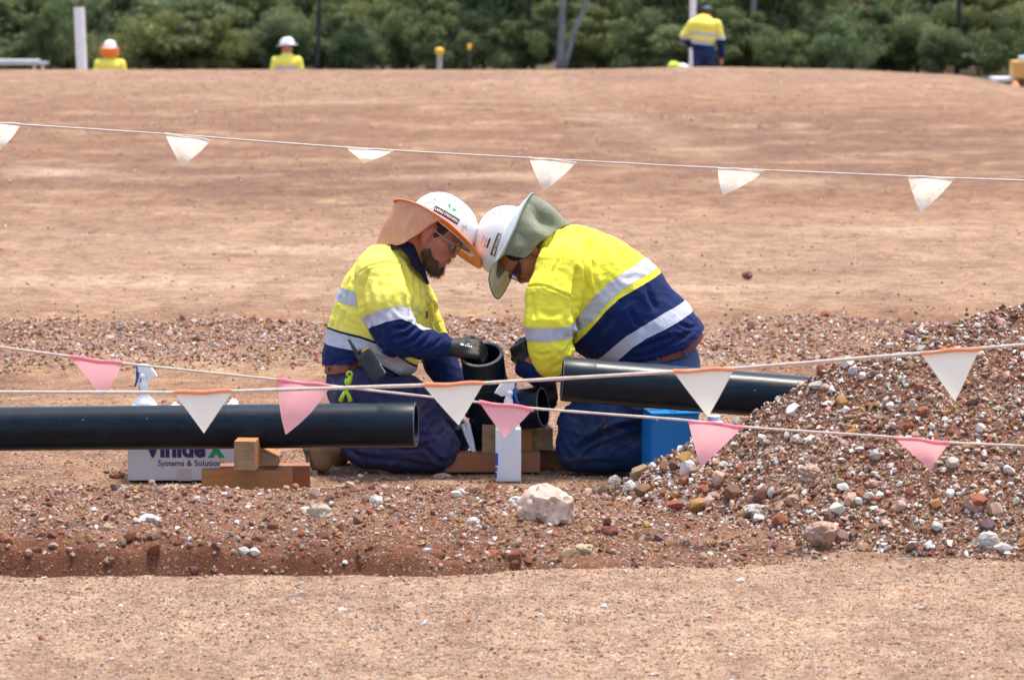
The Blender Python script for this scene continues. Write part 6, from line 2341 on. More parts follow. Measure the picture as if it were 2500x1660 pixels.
# hair, beard
D_A = dict(af=.138, h=.116, u0=.040, bf=.208, bs=.165, droop=.026, side=.014, near=([0, 30, 49, 90, 125, 155, 180], [0, .018, .030, .040, .032, .014, 0]), far=([0, 50, 90, 130, 180], [0, .008, .018, .012, 0]))
D_A['as'] = .118
hhA = HF(P(1067, 572, 14.0), 38.0, 1.0, math.radians(12))
def tufts(h, fn, n, seed, mat, parent, name, L=(0.010, 0.022), w=0.0007):
    r = random.Random(seed)
    V, F_ = [], []
    for i in range(n):
        p, d = fn(r)
        l = r.uniform(*L)
        d = (d + Vector((r.uniform(-1, 1), r.uniform(-1, 1), r.uniform(-1, 1))) * 0.35).normalized()
        _, s, u = frame_of(d)
        q = p + d * l * .5 + s * r.uniform(-.3, .3) * l * .3
        e = p + d * l + Vector((0, 0, -1)) * l * .15
        b = len(V)
        ww = w * r.uniform(.8, 1.5)
        V += [p - s * ww, p + s * ww, q + s * ww * .8, q - s * ww * .8, e]
        F_ += [(b, b + 1, b + 2), (b, b + 2, b + 3), (b + 3, b + 2, b + 4)]
    me = mesh_np(name, np.array([tuple(v) for v in V]), np.array(F_), mat)
    return link(name, me, parent)

def E_(h, f, u, sd, rf, ru, rs): return Ell(h(f, u, sd), (rf * h.k, ru * h.k, rs * h.k), h.F, h.U, h.S)
def G_(h, a, b, r0, r1): return Seg(h(*a), h(*b), r0 * h.k, r1 * h.k)
bp = []
for sd in (-1, 1):
    bp += [G_(hA, (.020, -.034, .056 * sd), (.030, -.054, .051 * sd), .007, .014), G_(hA, (.030, -.056, .050 * sd), (.066, -.080, .032 * sd), .016, .020),
           G_(hA, (.066, -.082, .032 * sd), (.092, -.086, .0), .020, .022), G_(hA, (.078, -.062, .030 * sd), (.096, -.045, .018 * sd), .008, .006),
           G_(hA, (.096, -.043, .018 * sd), (.106, -.039, .004 * sd), .0062, .007)]
bp += [G_(hA, (.093, -.084, 0), (.102, -.096, 0), .021, .013), G_(hA, (.050, -.078, 0), (.085, -.092, 0), .028, .024)]
V, Q = surface([Group(bp, .014)], 0.0042, .014)
Nn = vnormals(V, Q)
V = V + Nn * (0.0028 * (fbm(V[:, 0] * 90 + V[:, 1] * 60, V[:, 2] * 70, 5, 2)))[:, None]
Sbd = Surf.from_quads(V, Q)
bo = Sbd.link('beard', M['beard'], manA)
bV, bN = Sbd.V, Sbd.N
def bfn(r):
    i = r.randrange(len(bV))
    d = (Vector(bN[i]) * .7 - hA.U * .8 + hA.F * .45).normalized()
    return Vector(bV[i]), d
tufts(hA, bfn, 2600, 4, M['beard'], bo, 'beard_hair', (.008, .018))
hp = [E_(hA, -.006, .046, 0, .090, .078, .074), G_(hA, (.046, .044, -.056), (.026, .004, -.062), .012, .006), G_(hA, (.046, .044, .056), (.026, .004, .062), .012, .006),
      E_(hA, -.060, .004, 0, .032, .045, .055)]
V, Q = surface([Group(hp, .02), Cut(E_(hA, .085, .045, 0, .040, .045, .10), .01)], 0.006, .014)
Sh = Surf.from_quads(V, Q)
Sh = Sh.clip(.028 - (Sh.V - np.array(hhA.o)) @ np.array(hhA.U))
Sh.link('hair', M['hair'], manA)
# eyes and brows
def eyes(h, parent, mb):
    for sd in (-1, 1):
        bm = bmesh.new(); bmesh.ops.create_uvsphere(bm, u_segments=16, v_segments=10, radius=.0115 * h.k, matrix=Matrix.Translation(h(.084, .012, .031 * sd)))
        e = bm_obj('eye', bm, M['white_plastic'], parent, True)
        bm = bmesh.new(); bmesh.ops.create_uvsphere(bm, u_segments=10, v_segments=6, radius=.0055 * h.k, matrix=Matrix.Translation(h(.0915, .009, .031 * sd)))
        bm_obj('iris', bm, M['black_hair'], e, True)
        bm = bmesh.new(); add_tube(bm, [h(.094, .030, .016 * sd), h(.096, .035, .030 * sd), h(.086, .032, .047 * sd)], [.003, .0042, .002], 6)
        bm_obj('eyebrow', bm, mb, parent, True)
eyes(hA, manA, M['hair'])
# glasses
def glasses(h, parent, lens_mat, frame_mat, side_mat, dark=False):
    root = None
    bm = bmesh.new()
    for sd in (-1, 1):
        add_tube(bm, [h(-.002, .022, .083 * sd), h(.03, .020, .082 * sd), h(.066, .017, .076 * sd), h(.098, .020, .062 * sd)], [.0026, .0024, .003, .003], 8)
        add_tube(bm, [h(.098, .021, .062 * sd), h(.112, .026, .044 * sd), h(.120, .024, .016 * sd), h(.121, .014, .006 * sd)], .0026, 8)
    add_tube(bm, [h(.121, .015, -.008), h(.123, .016, 0), h(.121, .015, .008)], .0022, 8)
    for sd in (-1, 1):
        ring = []
        for i in range(20):
            a = 2 * math.pi * i / 20
            sx, uy = .036 + .026 * math.cos(a), .006 + .019 * math.sin(a)
            ring.append(h(.121 - .30 * max(sx - .012, 0) ** 1.25 * 1.0 - .012 * max(sx - .045, 0) * 30 * .3, uy, sx * sd))
        add_tube(bm, ring, .0013, 6, False, True)
    bmesh.ops.recalc_face_normals(bm, faces=bm.faces)
    g = bm_obj('glasses', bm, frame_mat, parent, True)
    for sd in (-1, 1):
        bm = bmesh.new()
        rows = []
        for j in range(7):
            r = max(j / 6, .01)
            row = []
            for i in range(20):
                a = 2 * math.pi * i / 20
                sx, uy = .036 + .026 * r * math.cos(a), .006 + .019 * r * math.sin(a)
                row.append(h(.121 - .30 * max(sx - .012, 0) ** 1.25 - .012 * max(sx - .045, 0) * 9, uy, sx * sd))
            rows.append(row)
        loft(bm, rows, True)
        bm_obj('lens', bm, lens_mat, g, True)
        bm = bmesh.new()
        loft(bm, [[h(.055, .020, .0785 * sd), h(.075, .018, .0735 * sd), h(.098, .020, .0625 * sd)],
                  [h(.055, .008, .0785 * sd), h(.075, .001, .0735 * sd), h(.096, -.008, .0615 * sd)]])
        bm_obj('side_shield', bm, side_mat, g, True)
    return g
glasses(hA, manA, M['lens_clear'], simple('clear_grey_frame', (.35, .33, .33), .25, .05, 12, 0), M['lens_clear'])

# hard hat
hatA, brimA = hard_hat(hhA, D_A, manA, M['helmet'], M['orange'], M['orange'], M['orange'])
def label_strip(h, D, hat, f, u, ang, w, hh, body, right=True):
    on_dome(h, D, [quad_grid(w, hh)], f, u, ang, M['ink_black'], hat, 'sticker', .0008)
    on_dome(h, D, [quad_grid(w, hh * .10, oy=hh * .54)], f, u, ang, M['ink_yellow'], hat, 'sticker_edge', .0008)
    on_dome(h, D, [quad_grid(w, hh * .10, oy=-hh * .54)], f, u, ang, M['ink_maroon'], hat, 'sticker_edge', .0008)
    on_dome(h, D, text_polys(body, w * .93, hh * .50, .03), f, u, ang, M['ink_white'], hat, 'sticker_lettering', .0016)
# picture point -> side-view coordinates of the hat
def hat_fu(h, px, py, Y=13.885):
    p = P(px, py, Y) - h.o
    return p.dot(h.F), p.dot(h.U)
def pdir(h, a, b):
    fa, ua = hat_fu(h, *a); fb, ub = hat_fu(h, *b)
    return math.atan2(ub - ua, fb - fa), math.hypot(fb - fa, ub - ua)
ang, w = pdir(hhA, (1062, 507), (1120, 542))
f, u = hat_fu(hhA, 1092, 524)
label_strip(hhA, D_A, hatA, f, u, ang, w, .0215, "LAING O'ROURKE")
f, u = hat_fu(hhA, 1111, 499)
on_dome(hhA, D_A, [ring_poly(.0205, .0222, .3, 6.0)], f, u, ang, M['ink_green'], hatA, 'first_aid_mark')
on_dome(hhA, D_A, [quad_grid(.009, .009, 3, 3, -.013, -.006), quad_grid(.010, .008, 3, 3, .009, -.013), quad_grid(.012, .003, 3, 2, -.002, .018), ring_poly(.014, .021, 3.5, 4.3), ring_poly(.014, .021, 5.0, 5.7)], f, u, ang, M['ink_green'], hatA, 'first_aid_mark')
f, u = hat_fu(hhA, 1054, 494)
on_dome(hhA, D_A, [ring_poly(.0205, .0220, 3.0, 6.2)], f, u, ang + .2, M['ink_blue'], hatA, 'badge_print')
on_dome(hhA, D_A, [quad_grid(.004, .005, 1, 1, -.014 + .008 * i, .002) for i in range(3)], f, u, ang + .35, M['ink_blue'], hatA, 'badge_print')
on_dome(hhA, D_A, [quad_grid(.004, .005, 1, 1, .011, .002)], f, u, ang + .35, M['ink_red'], hatA, 'badge_print')
f, u = hat_fu(hhA, 1062, 484)
on_dome(hhA, D_A, [quad_grid(.010, .004, 2, 1, -.004, .001)], f, u, .4, M['ink_orange'], hatA, 'badge_print')
on_dome(hhA, D_A, [quad_grid(.007, .006, 2, 1, .006, -.001)], f, u, .4, M['ink_blue'], hatA, 'badge_print')
r_ = random.Random(8)
f, u = hat_fu(hhA, 1136, 556)
on_dome(hhA, D_A, [quad_grid(r_.uniform(.003, .008), .0012, 1, 1, r_.uniform(-.012, .012), r_.uniform(-.014, .012)) for _ in range(16)], f, u, -.9, M['ink_black'], hatA, 'handwriting')
# ventilation slots on the crown and front
for (x, y, l) in ((1114, 477, .010), (1130, 487, .010), (1148, 503, .007)):
    f, u = hat_fu(hhA, x, y, 13.93)
    on_dome(hhA, D_A, [quad_grid(l, .0022, 2, 1)], f, u, -.45 + ang, M['ink_black'], hatA, 'vent_slot', .001)

# neck flap of the first man
topA = [brimA(0, 0, .93, a) for a in (1.62, 1.95, 2.3, 2.7, math.pi)]
# near side has negative S, which is angle > pi in the (cos, sin) frame
topA = [brimA(0, 0, .93, a) for a in (2 * math.pi - 1.70, 2 * math.pi - 2.0, 2 * math.pi - 2.35, 2 * math.pi - 2.75, math.pi, 2.75, 2.35, 2.0, 1.75)]
botA = [P(1050, 551, 13.87), P(1030, 566, 13.86), P(1006, 583, 13.86), P(976, 598, 13.88), P(917, 603, 14.0), P(950, 600, 14.10), P(985, 592, 14.14), P(1010, 580, 14.15), P(1030, 566, 14.14)]
cloth_loft('neck_flap', topA, botA, M['flap_o'], hatA, 56, 20, lambda u, v: .003 - .010 * math.exp(-((u - .22) / .08) ** 2), .011, 2)

# gloves
def glove(name, w, d, back, ts, parent, curl=.6, k=1.12, cuff=None, step=.003, print_at=None, spread=.1, tcurl=.5):
    gs = hand_prims(Vector(w), d, back, ts, curl, k, spread, tcurl)
    if cuff is not None:
        gs.append(Group([Seg(Vector(w) - Vector(d).normalized() * .03, Vector(w) + Vector(d).normalized() * .02, .036 * k * .9, .033 * k * .9)], .01))
    V, Q = surface(gs, step, .009)
    V = smooth(V, Q, 1, .4)
    Nn = vnormals(V, Q)
    V = V + Nn * (0.0012 * fbm(V[:, 0] * 130 + V[:, 1] * 70, V[:, 2] * 120, 9, 2))[:, None]
    s = Surf.from_quads(V, Q)
    return s.link(name, M['black_glove'], parent), s
gA, gs_ = glove('glove', P(1112, 849, 13.80), (1.0, -.05, -.08), (.25, -.75, .75), -1, manA, .62, 1.05, True)
gb = bvh_of(gs_.V, gs_.T)
bm = bmesh.new()
for (x, y, w_, h_) in ((1127, 840, 5, 5), (1131, 841, 4, 4), (1137, 843, 3, 4), (1142, 844, 3, 4), (1146, 845, 3, 4), (1151, 846, 2, 5), (1143, 839, 8, 1.2)):
    c4 = [hit(gb, x - w_ / 2, y - h_ / 2), hit(gb, x + w_ / 2, y - h_ / 2 + 1), hit(gb, x + w_ / 2, y + h_ / 2 + 1), hit(gb, x - w_ / 2, y + h_ / 2)]
    if all(c[0] is not None for c in c4):
        bm.faces.new([bm.verts.new(c[0] + c[1] * .001) for c in c4])
bm_obj('glove_print', bm, M['ink_white'], gA)
glove('glove', P(1116, 962, 14.03), (.75, .1, -.6), (.2, -.9, .2), 1, manA, .5, 1.05, True, .004)

# boots
def boot(name, parent, pts, sole, mat=None):
    V, Q = surface([chain(pts, .02)], .005, .02)
    V = smooth(V, Q, 1)
    Nn = vnormals(V, Q)
    V = V + Nn * (.0016 * fbm(V[:, 0] * 40, V[:, 2] * 40, 3, 3))[:, None]
    V[:, 2] = np.maximum(V[:, 2], .002)
    b = Surf.from_quads(V, Q).link(name, mat or M['boot'], parent)
    V, Q = surface([chain(sole, .008)], .004, .01)
    V[:, 2] = np.maximum(V[:, 2], .002)
    Surf.from_quads(V, Q).link('sole', M['sole'], b)
    return b
bA = boot('boot', manA, [(826, 1085, -.12, 28, 30), (795, 1086, -.12, 34, 33), (776, 1100, -.12, 29, 34), (782, 1124, -.12, 25, 34), (787, 1128, -.12, 24, 33)],
     [(745, 1064, -.12, 10, 30), (749, 1095, -.12, 9, 32), (757, 1122, -.12, 9, 34), (768, 1139, -.12, 9, 33)])
boot('boot', manA, [(870, 1095, .13, 28, 30), (835, 1090, .13, 34, 33), (816, 1104, .13, 29, 34), (822, 1124, .13, 24, 34)],
     [(785, 1068, .13, 10, 30), (789, 1097, .13, 9, 32), (797, 1120, .13, 9, 34), (808, 1134, .13, 9, 33)])
# zipper pull and emblem on the far chest, pen pocket
for (x, y, w_, h_, mt, nm) in ((1042, 768, 13, 17, M['ink_maroon'], 'emblem'), (1046, 764, 4, 5, M['ink_white'], 'emblem'), (1021, 754, 4, 12, M['ink_white'], 'pen')):
    p, n = hit(shirtA_bvh, x, y)
    if p is not None:
        bm = bmesh.new(); s_ = 14 / F_PX
        _, sx_, uy_ = frame_of(n)
        add_box(bm, p + n * .001, w_ * s_, .002, h_ * s_, Matrix((sx_, n, uy_)).transposed(), .0004)
        bm_obj(nm, bm, mt, manA)

# two-way radio hanging on his belt
def oriented(c, X, Z):
    X = Vector(X).normalized(); Z = (Vector(Z) - X * Vector(Z).dot(X)).normalized()
    Y_ = Z.cross(X)
    return Matrix((X, Y_, Z)).transposed()
rc = P(907, 893, 13.70)
ax_z = (P(888, 862, 13.70) - P(930, 926, 13.69)).normalized()
ax_x = Vector((-ax_z.z, 0.0, ax_z.x)) * -1
Rr = oriented(rc, (ax_z.z, 0.02, -ax_z.x), ax_z)
root = empty('two_way_radio', rc, 'black two way radio with a stub antenna hanging on the bearded man\'s belt', 'radio')
def rb_(x, y, z, sx, sy, sz, bev):
    bm = bmesh.new(); add_box(bm, rc + Rr @ Vector((x, y, z)), sx, sy, sz, Rr, bev, 3); return bm
bm = rb_(0, 0, .0, .060, .034, .118, .008)
bo_ = bm_obj('casing', bm, M['black_plastic'], root, True, 40)
for k in range(7):
    bm = rb_(.004, -.0175, .046 - k * .0075, .030 - abs(k - 3) * .003, .002, .0028, .0006)
    bm_obj('speaker_slot', bm, M['ink_black'], bo_)
bm_obj('top_band', rb_(.016, -.002, .064, .034, .026, .008, .002), simple('amber_plastic', (.62, .36, .02), .4, .05, 12, 0), root)
bm_obj('side_strip', rb_(.0300, -.006, -.030, .0035, .010, .040, .001), M['ink_white'], root)
bm = bmesh.new()
an0 = P(874, 868, 13.71); an1 = P(851, 827, 13.71)
add_tube(bm, [an0 - (an1 - an0) * .15, an0, an0.lerp(an1, .5), an1.lerp(an0, .04), an1], [.0085, .0085, .0065, .0055, .002], 12)
bm_obj('antenna', bm, M['black_plastic'], root, True, 50)
bm = bmesh.new()
kn = rc + Rr @ Vector((-.004, 0, .066)); add_lathe(bm, kn - ax_z * .006, ax_z, [(0, 0), (.008, 0), (.008, .013), (0, .014)], 14)
bm_obj('knob', bm, M['black_plastic'], root, True, 40)
bm_obj('belt_clip', rb_(-.004, .020, .01, .026, .008, .07, .002), M['black_plastic'], root)

# lime glove clip hanging from the belt loop
q0 = P(852, 930, 13.755)
root = empty('glove_clip', q0, 'lime green plastic glove clip hanging from the bearded man\'s belt loop', 'clip')
def pl(pts, r, nm, Y=13.755, sg=8):
    bm = bmesh.new(); add_tube(bm, [P(x, y, Y) for x, y in pts], r, sg); bmesh.ops.recalc_face_normals(bm, faces=bm.faces)
    return bm_obj(nm, bm, M['lime'], root, True)
pl([(857, 921), (860, 914), (857, 908), (850, 908), (847, 914), (851, 919)], .005, 'ring')
pl([(856, 918), (853, 930), (847, 940)], [.008, .011, .007], 'jaw')
pl([(847, 924), (845, 932), (846, 939)], [.006, .007, .005], 'jaw', 13.76)
pl([(847, 940), (849, 950), (843, 957)], [.0045, .0045, .0045], 'link')
pl([(843, 955), (836, 967), (831, 980)], [.006, .0075, .009], 'arm')
pl([(845, 955), (852, 966), (856, 980)], [.006, .0075, .009], 'arm')

# =================================================================== crouching man on the right
manB = empty('person', P(1560, 1140, 14.0), 'man bent double on the right, white hard hat with sage brim, face hidden', 'person', 'workers kneeling at the pipe fitting')
tor = chain([(1398, 650, 0, 98, 112), (1440, 690, 0, 124, 122), (1500, 750, 0, 138, 120), (1590, 818, 0, 116, 112), (1636, 850, 0, 97, 104)], .03)
nck = chain([(1385, 630, 0, 62, 80), (1352, 603, 0, 50, 62)], .03)
nrA = chain([(1376, 660, -.14, 70), (1350, 718, -.19, 63), (1343, 790, -.22, 60), (1345, 850, -.22, 53), (1345, 874, -.21, 42)], .02)
nrF = chain([(1362, 900, -.17, 33), (1310, 906, -.12, 31), (1284, 898, -.08, 25)], .02)
frA = chain([(1380, 665, .15, 66), (1345, 760, .18, 54), (1350, 860, .16, 44)], .02)
frF = chain([(1350, 866, .16, 38), (1335, 905, .05, 26), (1330, 925, .0, 24)], .02)
gsB = [tor, nck, nrA, nrF, frA, frF]
V, Q = surface(gsB, STEP, 0.028)
V = smooth(V, Q, 2)
Nn = vnormals(V, Q)
V = wrinkle(V, Nn, 0.0036, 6.0, 23, (0.8, 0.2, 0.6), 1.8)
V = wrinkle(V, vnormals(V, Q), 0.0020, 15.0, 27, (0.3, 0.2, 1.0), 1.5)
Nn = vnormals(V, Q)
V = sculpt(V, Nn, [
    ([(1385, 600), (1365, 635), (1345, 670), (1330, 698)], 2.4, .004), ([(1330, 698), (1360, 710), (1400, 730)], 2.4, .005), ([(1291, 700), (1310, 696), (1330, 698)], 2.2, .004),
    ([(1440, 560), (1437, 600), (1430, 650), (1432, 690), (1440, 715)], 6, .012), ([(1408, 660), (1404, 700), (1398, 740), (1396, 775)], 6, .014),
    ([(1412, 800), (1404, 770), (1404, 735)], 5, .010), ([(1400, 785), (1402, 815), (1398, 845)], 5, .010),
    ([(1355, 560), (1340, 590), (1325, 620)], 4, .005), ([(1375, 555), (1350, 580), (1330, 605)], 4, .004),
    ([(1420, 600), (1418, 640), (1410, 670)], 5, .005), ([(1445, 640), (1450, 680), (1462, 708)], 5, .006),
    ([(1300, 720), (1297, 760), (1290, 790)], 4, .006), ([(1312, 715), (1306, 745), (1305, 775)], 4, .004),
    ([(1320, 760), (1345, 770), (1365, 765)], 6, .004), ([(1305, 862), (1325, 868), (1345, 862)], 4, .005), ([(1370, 870), (1385, 855), (1393, 838)], 5, .007),
    ([(1350, 900), (1365, 890), (1380, 870)], 5, .005), ([(1380, 820), (1370, 850), (1360, 875)], 4, .004),
    ([(1440, 830), (1470, 800), (1500, 770)], 7, .006), ([(1540, 760), (1550, 785), (1570, 800)], 6, .006), ([(1580, 700), (1590, 735), (1600, 750)], 6, .006),
    ([(1560, 850), (1600, 835), (1650, 820)], 5, .007), ([(1590, 855), (1640, 838), (1690, 808)], 5, .007), ([(1550, 870), (1590, 862), (1640, 850)], 4, .006), ([(1660, 790), (1680, 800), (1698, 798)], 4, .006),
    ([(1500, 600), (1520, 640), (1530, 680)], 8, .004), ([(1400, 560), (1420, 570), (1440, 600)], 6, .004),
])
S = Surf.from_quads(V, Q)
D_ = label_groups(S.V, gsB)
d_t = np.minimum(D_[:, 0], D_[:, 1])
S.add('arm', np.minimum(d_t, D_[:, 3]) - D_[:, 2]).add('fore', np.minimum(d_t, D_[:, 2]) - D_[:, 3]).add('far', d_t - np.minimum(D_[:, 4], D_[:, 5]))
YT, YA = 13.83, 13.72
S.add('t1', curve_n(S, [(1380, 800), (1407, 785), (1433, 743), (1455, 717.5), (1497, 682), (1545, 654), (1577, 638), (1620, 618)], YT))
S.add('t1b', curve_n(S, [(1380, 845), (1417, 807), (1452, 778), (1481, 740), (1513, 711), (1561, 682), (1605, 662), (1640, 650)], YT))
S.add('nv', curve_n(S, [(1380, 872), (1401, 848), (1427, 820), (1481, 756), (1513, 727), (1561, 701.5), (1612, 676), (1650, 660)], YT))
S.add('t2', curve_n(S, [(1430, 905), (1473, 872), (1497, 848), (1529, 820), (1577, 791), (1624, 765), (1669, 745), (1710, 728)], YT))
S.add('t2b', curve_n(S, [(1470, 915), (1516, 877), (1545, 848), (1577, 826), (1624, 804), (1672, 780), (1710, 762)], YT))
S.add('hem', curve_n(S, [(1440, 925), (1500, 900), (1565, 881), (1611, 869), (1666, 856), (1702, 832), (1740, 800)], YT))
S.add('a1', curve_n(S, [(1270, 800), (1385, 797), (1404, 790), (1430, 780)], YA))
S.add('a2', curve_n(S, [(1270, 833), (1334, 833), (1395, 826), (1430, 815)], YA))
b_ = S.clip('arm', -1).clip('fore', -1).clip('far', -1).clip('hem')
b_.clip('nv').link('shirt', M['yellow_b'], manB)
b_.clip('nv', -1).link('shirt_hem', M['navy'], manB)
b_.clip('t1', -1).clip('t1b').link('reflective_band', M['tape'], manB, .0016)
b_.clip('t2', -1).clip('t2b').link('reflective_band', M['tape'], manB, .0016)
ar = S.clip('arm')
ar.link('sleeve', M['yellow_b'], manB)
ar.clip('a1', -1).clip('a2').link('reflective_band', M['tape'], manB, .0016)
S.clip('fore').clip('arm', -1).link('forearm_sleeve', M['navy'], manB)
S.clip('far').clip('arm', -1).clip('fore', -1).largest().link('sleeve', M['yellow_b'], manB)

pel = chain([(1630, 890, 0, 78, 96), (1612, 925, 0, 92, 104), (1590, 955, 0, 90, 104)], .03)
nl = chain([(1590, 950, -.10, 80), (1480, 1020, -.12, 72), (1412, 1080, -.13, 54)], .02)
lp = Group([Seg(P(1462, 990, 13.9), P(1412, 1040, 13.88), .095, .075)], .02)
nc = chain([(1412, 1097, -.13, 54), (1470, 1098, -.13, 55), (1545, 1096, -.12, 54), (1640, 1100, -.12, 40), (1700, 1105, -.12, 26)], .02)
fl = chain([(1590, 950, .11, 78), (1480, 1030, .14, 66), (1420, 1085, .15, 52)], .02)
fc = chain([(1420, 1095, .15, 48), (1550, 1096, .14, 46), (1690, 1100, .13, 28)], .02)
V, Q = surface([pel, nl, lp, nc, fl, fc], 0.006, 0.013)
V = smooth(V, Q, 2)
Nn = vnormals(V, Q)
V = wrinkle(V, Nn, 0.0035, 6.0, 33, (1, 0.2, 0.9), 1.5)
Nn = vnormals(V, Q)
V = sculpt(V, Nn, [
    ([(1415, 1092), (1435, 1075), (1470, 1058), (1520, 1040), (1568, 1034)], 6, .022),
    ([(1370, 1075), (1385, 1105), (1400, 1125)], 5, .006), ([(1385, 1068), (1398, 1090), (1415, 1105)], 5, .007), ([(1400, 1135), (1450, 1128), (1500, 1130)], 6, .005),
    ([(1425, 1120), (1440, 1100), (1470, 1085)], 5, .005), ([(1500, 1110), (1530, 1090), (1560, 1080)], 6, .004), ([(1380, 1000), (1400, 1020), (1430, 1030)], 5, .004),
])
V[:, 2] = np.maximum(V[:, 2], ground_z(V[:, 0], V[:, 1]) - 0.004)
Sp = Surf.from_quads(V, Q)
Sp.link('trousers', M['trouser_b'], manB)
Sp.add('p1', curve_n(Sp, [(1340, 995), (1372, 1005), (1480, 990)], 13.78))
Sp.add('p2', curve_n(Sp, [(1340, 1036), (1361, 1041), (1378, 1053), (1437, 1065), (1475, 1032), (1490, 1010)], 13.78))
Sp.add('p3', 13.93 - Sp.V[:, 1])
qx, qy = proj(Sp.V)
Sp.add('p4', 1480 - qx)
Sp.clip('p1', -1).clip('p2').clip('p3').clip('p4').link('pocket_flap', M['trouser_b'], manB, .007, .006)
wst = chain([(1645, 850, 0, 78, 98), (1628, 890, 0, 79, 99), (1610, 925, 0, 90, 104)], .03)
V, Q = surface([wst], 0.007, 0.03)
Sb = Surf.from_quads(V, Q)
Sb.add('b1', curve_n(Sb, [(1500, 897), (1565, 880), (1611, 869), (1666, 855), (1702, 828), (1730, 800)], 13.86))
Sb.add('b2', curve_n(Sb, [(1500, 915), (1565, 896), (1606, 886), (1672, 870), (1700, 848), (1735, 815)], 13.86))
belt = Sb.clip('b1', -1).clip('b2')
belt.link('belt', M['leather_dark'], manB, 0.004, 0.003)
bb2 = bvh_of(belt.V + belt.N * .005, belt.T)
strip('belt_loop', bb2, [(1607, 872), (1608, 878), (1610, 884)], .009, M['trouser_b_lit'], manB, fallback=13.83)
strip('belt_loop', bb2, [(1670, 857), (1673, 862), (1676, 868)], .009, M['trouser_b_lit'], manB, fallback=13.83)
Sj = Sp.clip(curve_n(Sp, [(1400, 960), (1560, 1000), (1600, 990), (1720, 960)], 13.8))
Sj.clip(line_n(Sj, (1540, 700), (1540, 1000), 13.8)).link('lit_seat', M['trouser_b_lit'], manB, .0012)  # same trousers; the light falling on the seat is painted as paler cloth
boot('boot', manB, [(1700, 1100, -.12, 28, 30), (1735, 1088, -.12, 34, 33), (1752, 1104, -.12, 29, 34), (1745, 1124, -.12, 24, 33)], [(1782, 1068, -.12, 10, 30), (1778, 1098, -.12, 9, 32), (1768, 1124, -.12, 9, 34)])
boot('boot', manB, [(1695, 1096, .13, 28, 30), (1730, 1086, .13, 34, 33), (1747, 1100, .13, 29, 34), (1740, 1120, .13, 24, 33)], [(1777, 1064, .13, 10, 30), (1773, 1094, .13, 9, 32), (1763, 1120, .13, 9, 34)])

hB = HF(P(1293, 604, 14.0), 113.0, 1.13)
D_B = dict(af=.138, h=.120, u0=.038, bf=.206, bs=.165, droop=.034, side=.020, fext=.06, near=([0, 20, 45, 62, 80, 110, 145, 180], [0, .010, .031, .030, -.002, -.012, -.006, 0]), far=([0, 50, 90, 130, 180], [0, .004, .010, .008, 0]))
D_B['as'] = .118
hhB = HF(P(1258, 597, 14.0), 108.0, 1.0, math.radians(14))
inner = [chain([(1405, 655, 0, 80, 92), (1500, 750, 0, 108, 96), (1610, 860, 0, 74, 84), (1600, 945, 0, 70, 90)], .03),
         chain([(1370, 680, -.15, 40), (1345, 860, -.21, 28), (1282, 897, -.08, 16)], .02), chain([(1380, 680, .14, 38), (1350, 860, .16, 26), (1330, 925, 0, 16)], .02),
         chain([(1590, 955, -.10, 60), (1412, 1085, -.13, 40), (1700, 1100, -.12, 20)], .02), chain([(1590, 955, .11, 60), (1420, 1085, .15, 38), (1690, 1100, .13, 20)], .02),
         Group([Seg(hB(-.045, -.02), P(1375, 630, 14.0), .056, .066, .056, .07), Seg(hB(.0, -.06), P(1365, 650, 14.0), .048, .055)], .03),
         Group([Ell(P(1280, 890, 13.93), (.03, .02, .02))], .01)]
V, Q = surface(inner + head_prims(hB), 0.0042, 0.018)
V = smooth(V, Q, 1, .5)
Surf.from_quads(V, Q).link('body', M['skin_b'], manB)
hp = [E_(hB, -.006, .046, 0, .090, .078, .074), G_(hB, (.045, .040, -.056), (.022, .000, -.063), .018, .009), G_(hB, (.045, .040, .056), (.022, .000, .063), .018, .009),
      E_(hB, -.060, .004, 0, .032, .045, .055)]
V, Q = surface([Group(hp, .02), Cut(E_(hB, .095, .045, 0, .040, .05, .10), .01)], 0.006, .014)
Sh = Surf.from_quads(V, Q)
Sh = Sh.clip(.028 - (Sh.V - np.array(hhB.o)) @ np.array(hhB.U))
Sh.link('hair', M['black_hair'], manB)
eyes(hB, manB, M['black_hair'])
glasses(hB, manB, M['lens_dark'], M['ink_black'], M['ink_black'], True)
hatB, brimB = hard_hat(hhB, D_B, manB, M['helmet_dull'], M['sage_pale'], M['sage'], M['cream'])
ang, w = pdir(hhB, (1198, 626), (1219, 572))
f, u = hat_fu(hhB, 1209, 598, 13.88)
on_dome(hhB, D_B, [quad_grid(w, .0215)], f, u, ang, M['ink_black'], hatB, 'sticker', .0008, -1)
on_dome(hhB, D_B, [quad_grid(w, .0022, oy=.0115)], f, u, ang, M['ink_yellow'], hatB, 'sticker_edge', .0008, -1)
on_dome(hhB, D_B, [quad_grid(w, .0022, oy=-.0115)], f, u, ang, M['ink_maroon'], hatB, 'sticker_edge', .0008, -1)
on_dome(hhB, D_B, text_polys("LAING O'ROURKE", w * .93, .0105, .03), f, u, ang, M['ink_white'], hatB, 'sticker_lettering', .0016, -1)
f, u = hat_fu(hhB, 1191, 594, 13.90)
on_dome(hhB, D_B, [quad_grid(.038, .0075, 4, 2)], f, u, ang, M['ink_black'], hatB, 'sticker')
f, u = hat_fu(hhB, 1176, 585, 13.91)
on_dome(hhB, D_B, [quad_grid(.004 + .003 * (i % 3), .0055, 1, 1, -.015 + .0065 * i, 0) for i in range(5)], f, u, ang, M['ink_pink'], hatB, 'faded_print')
f, u = hat_fu(hhB, 1184, 592, 13.91)
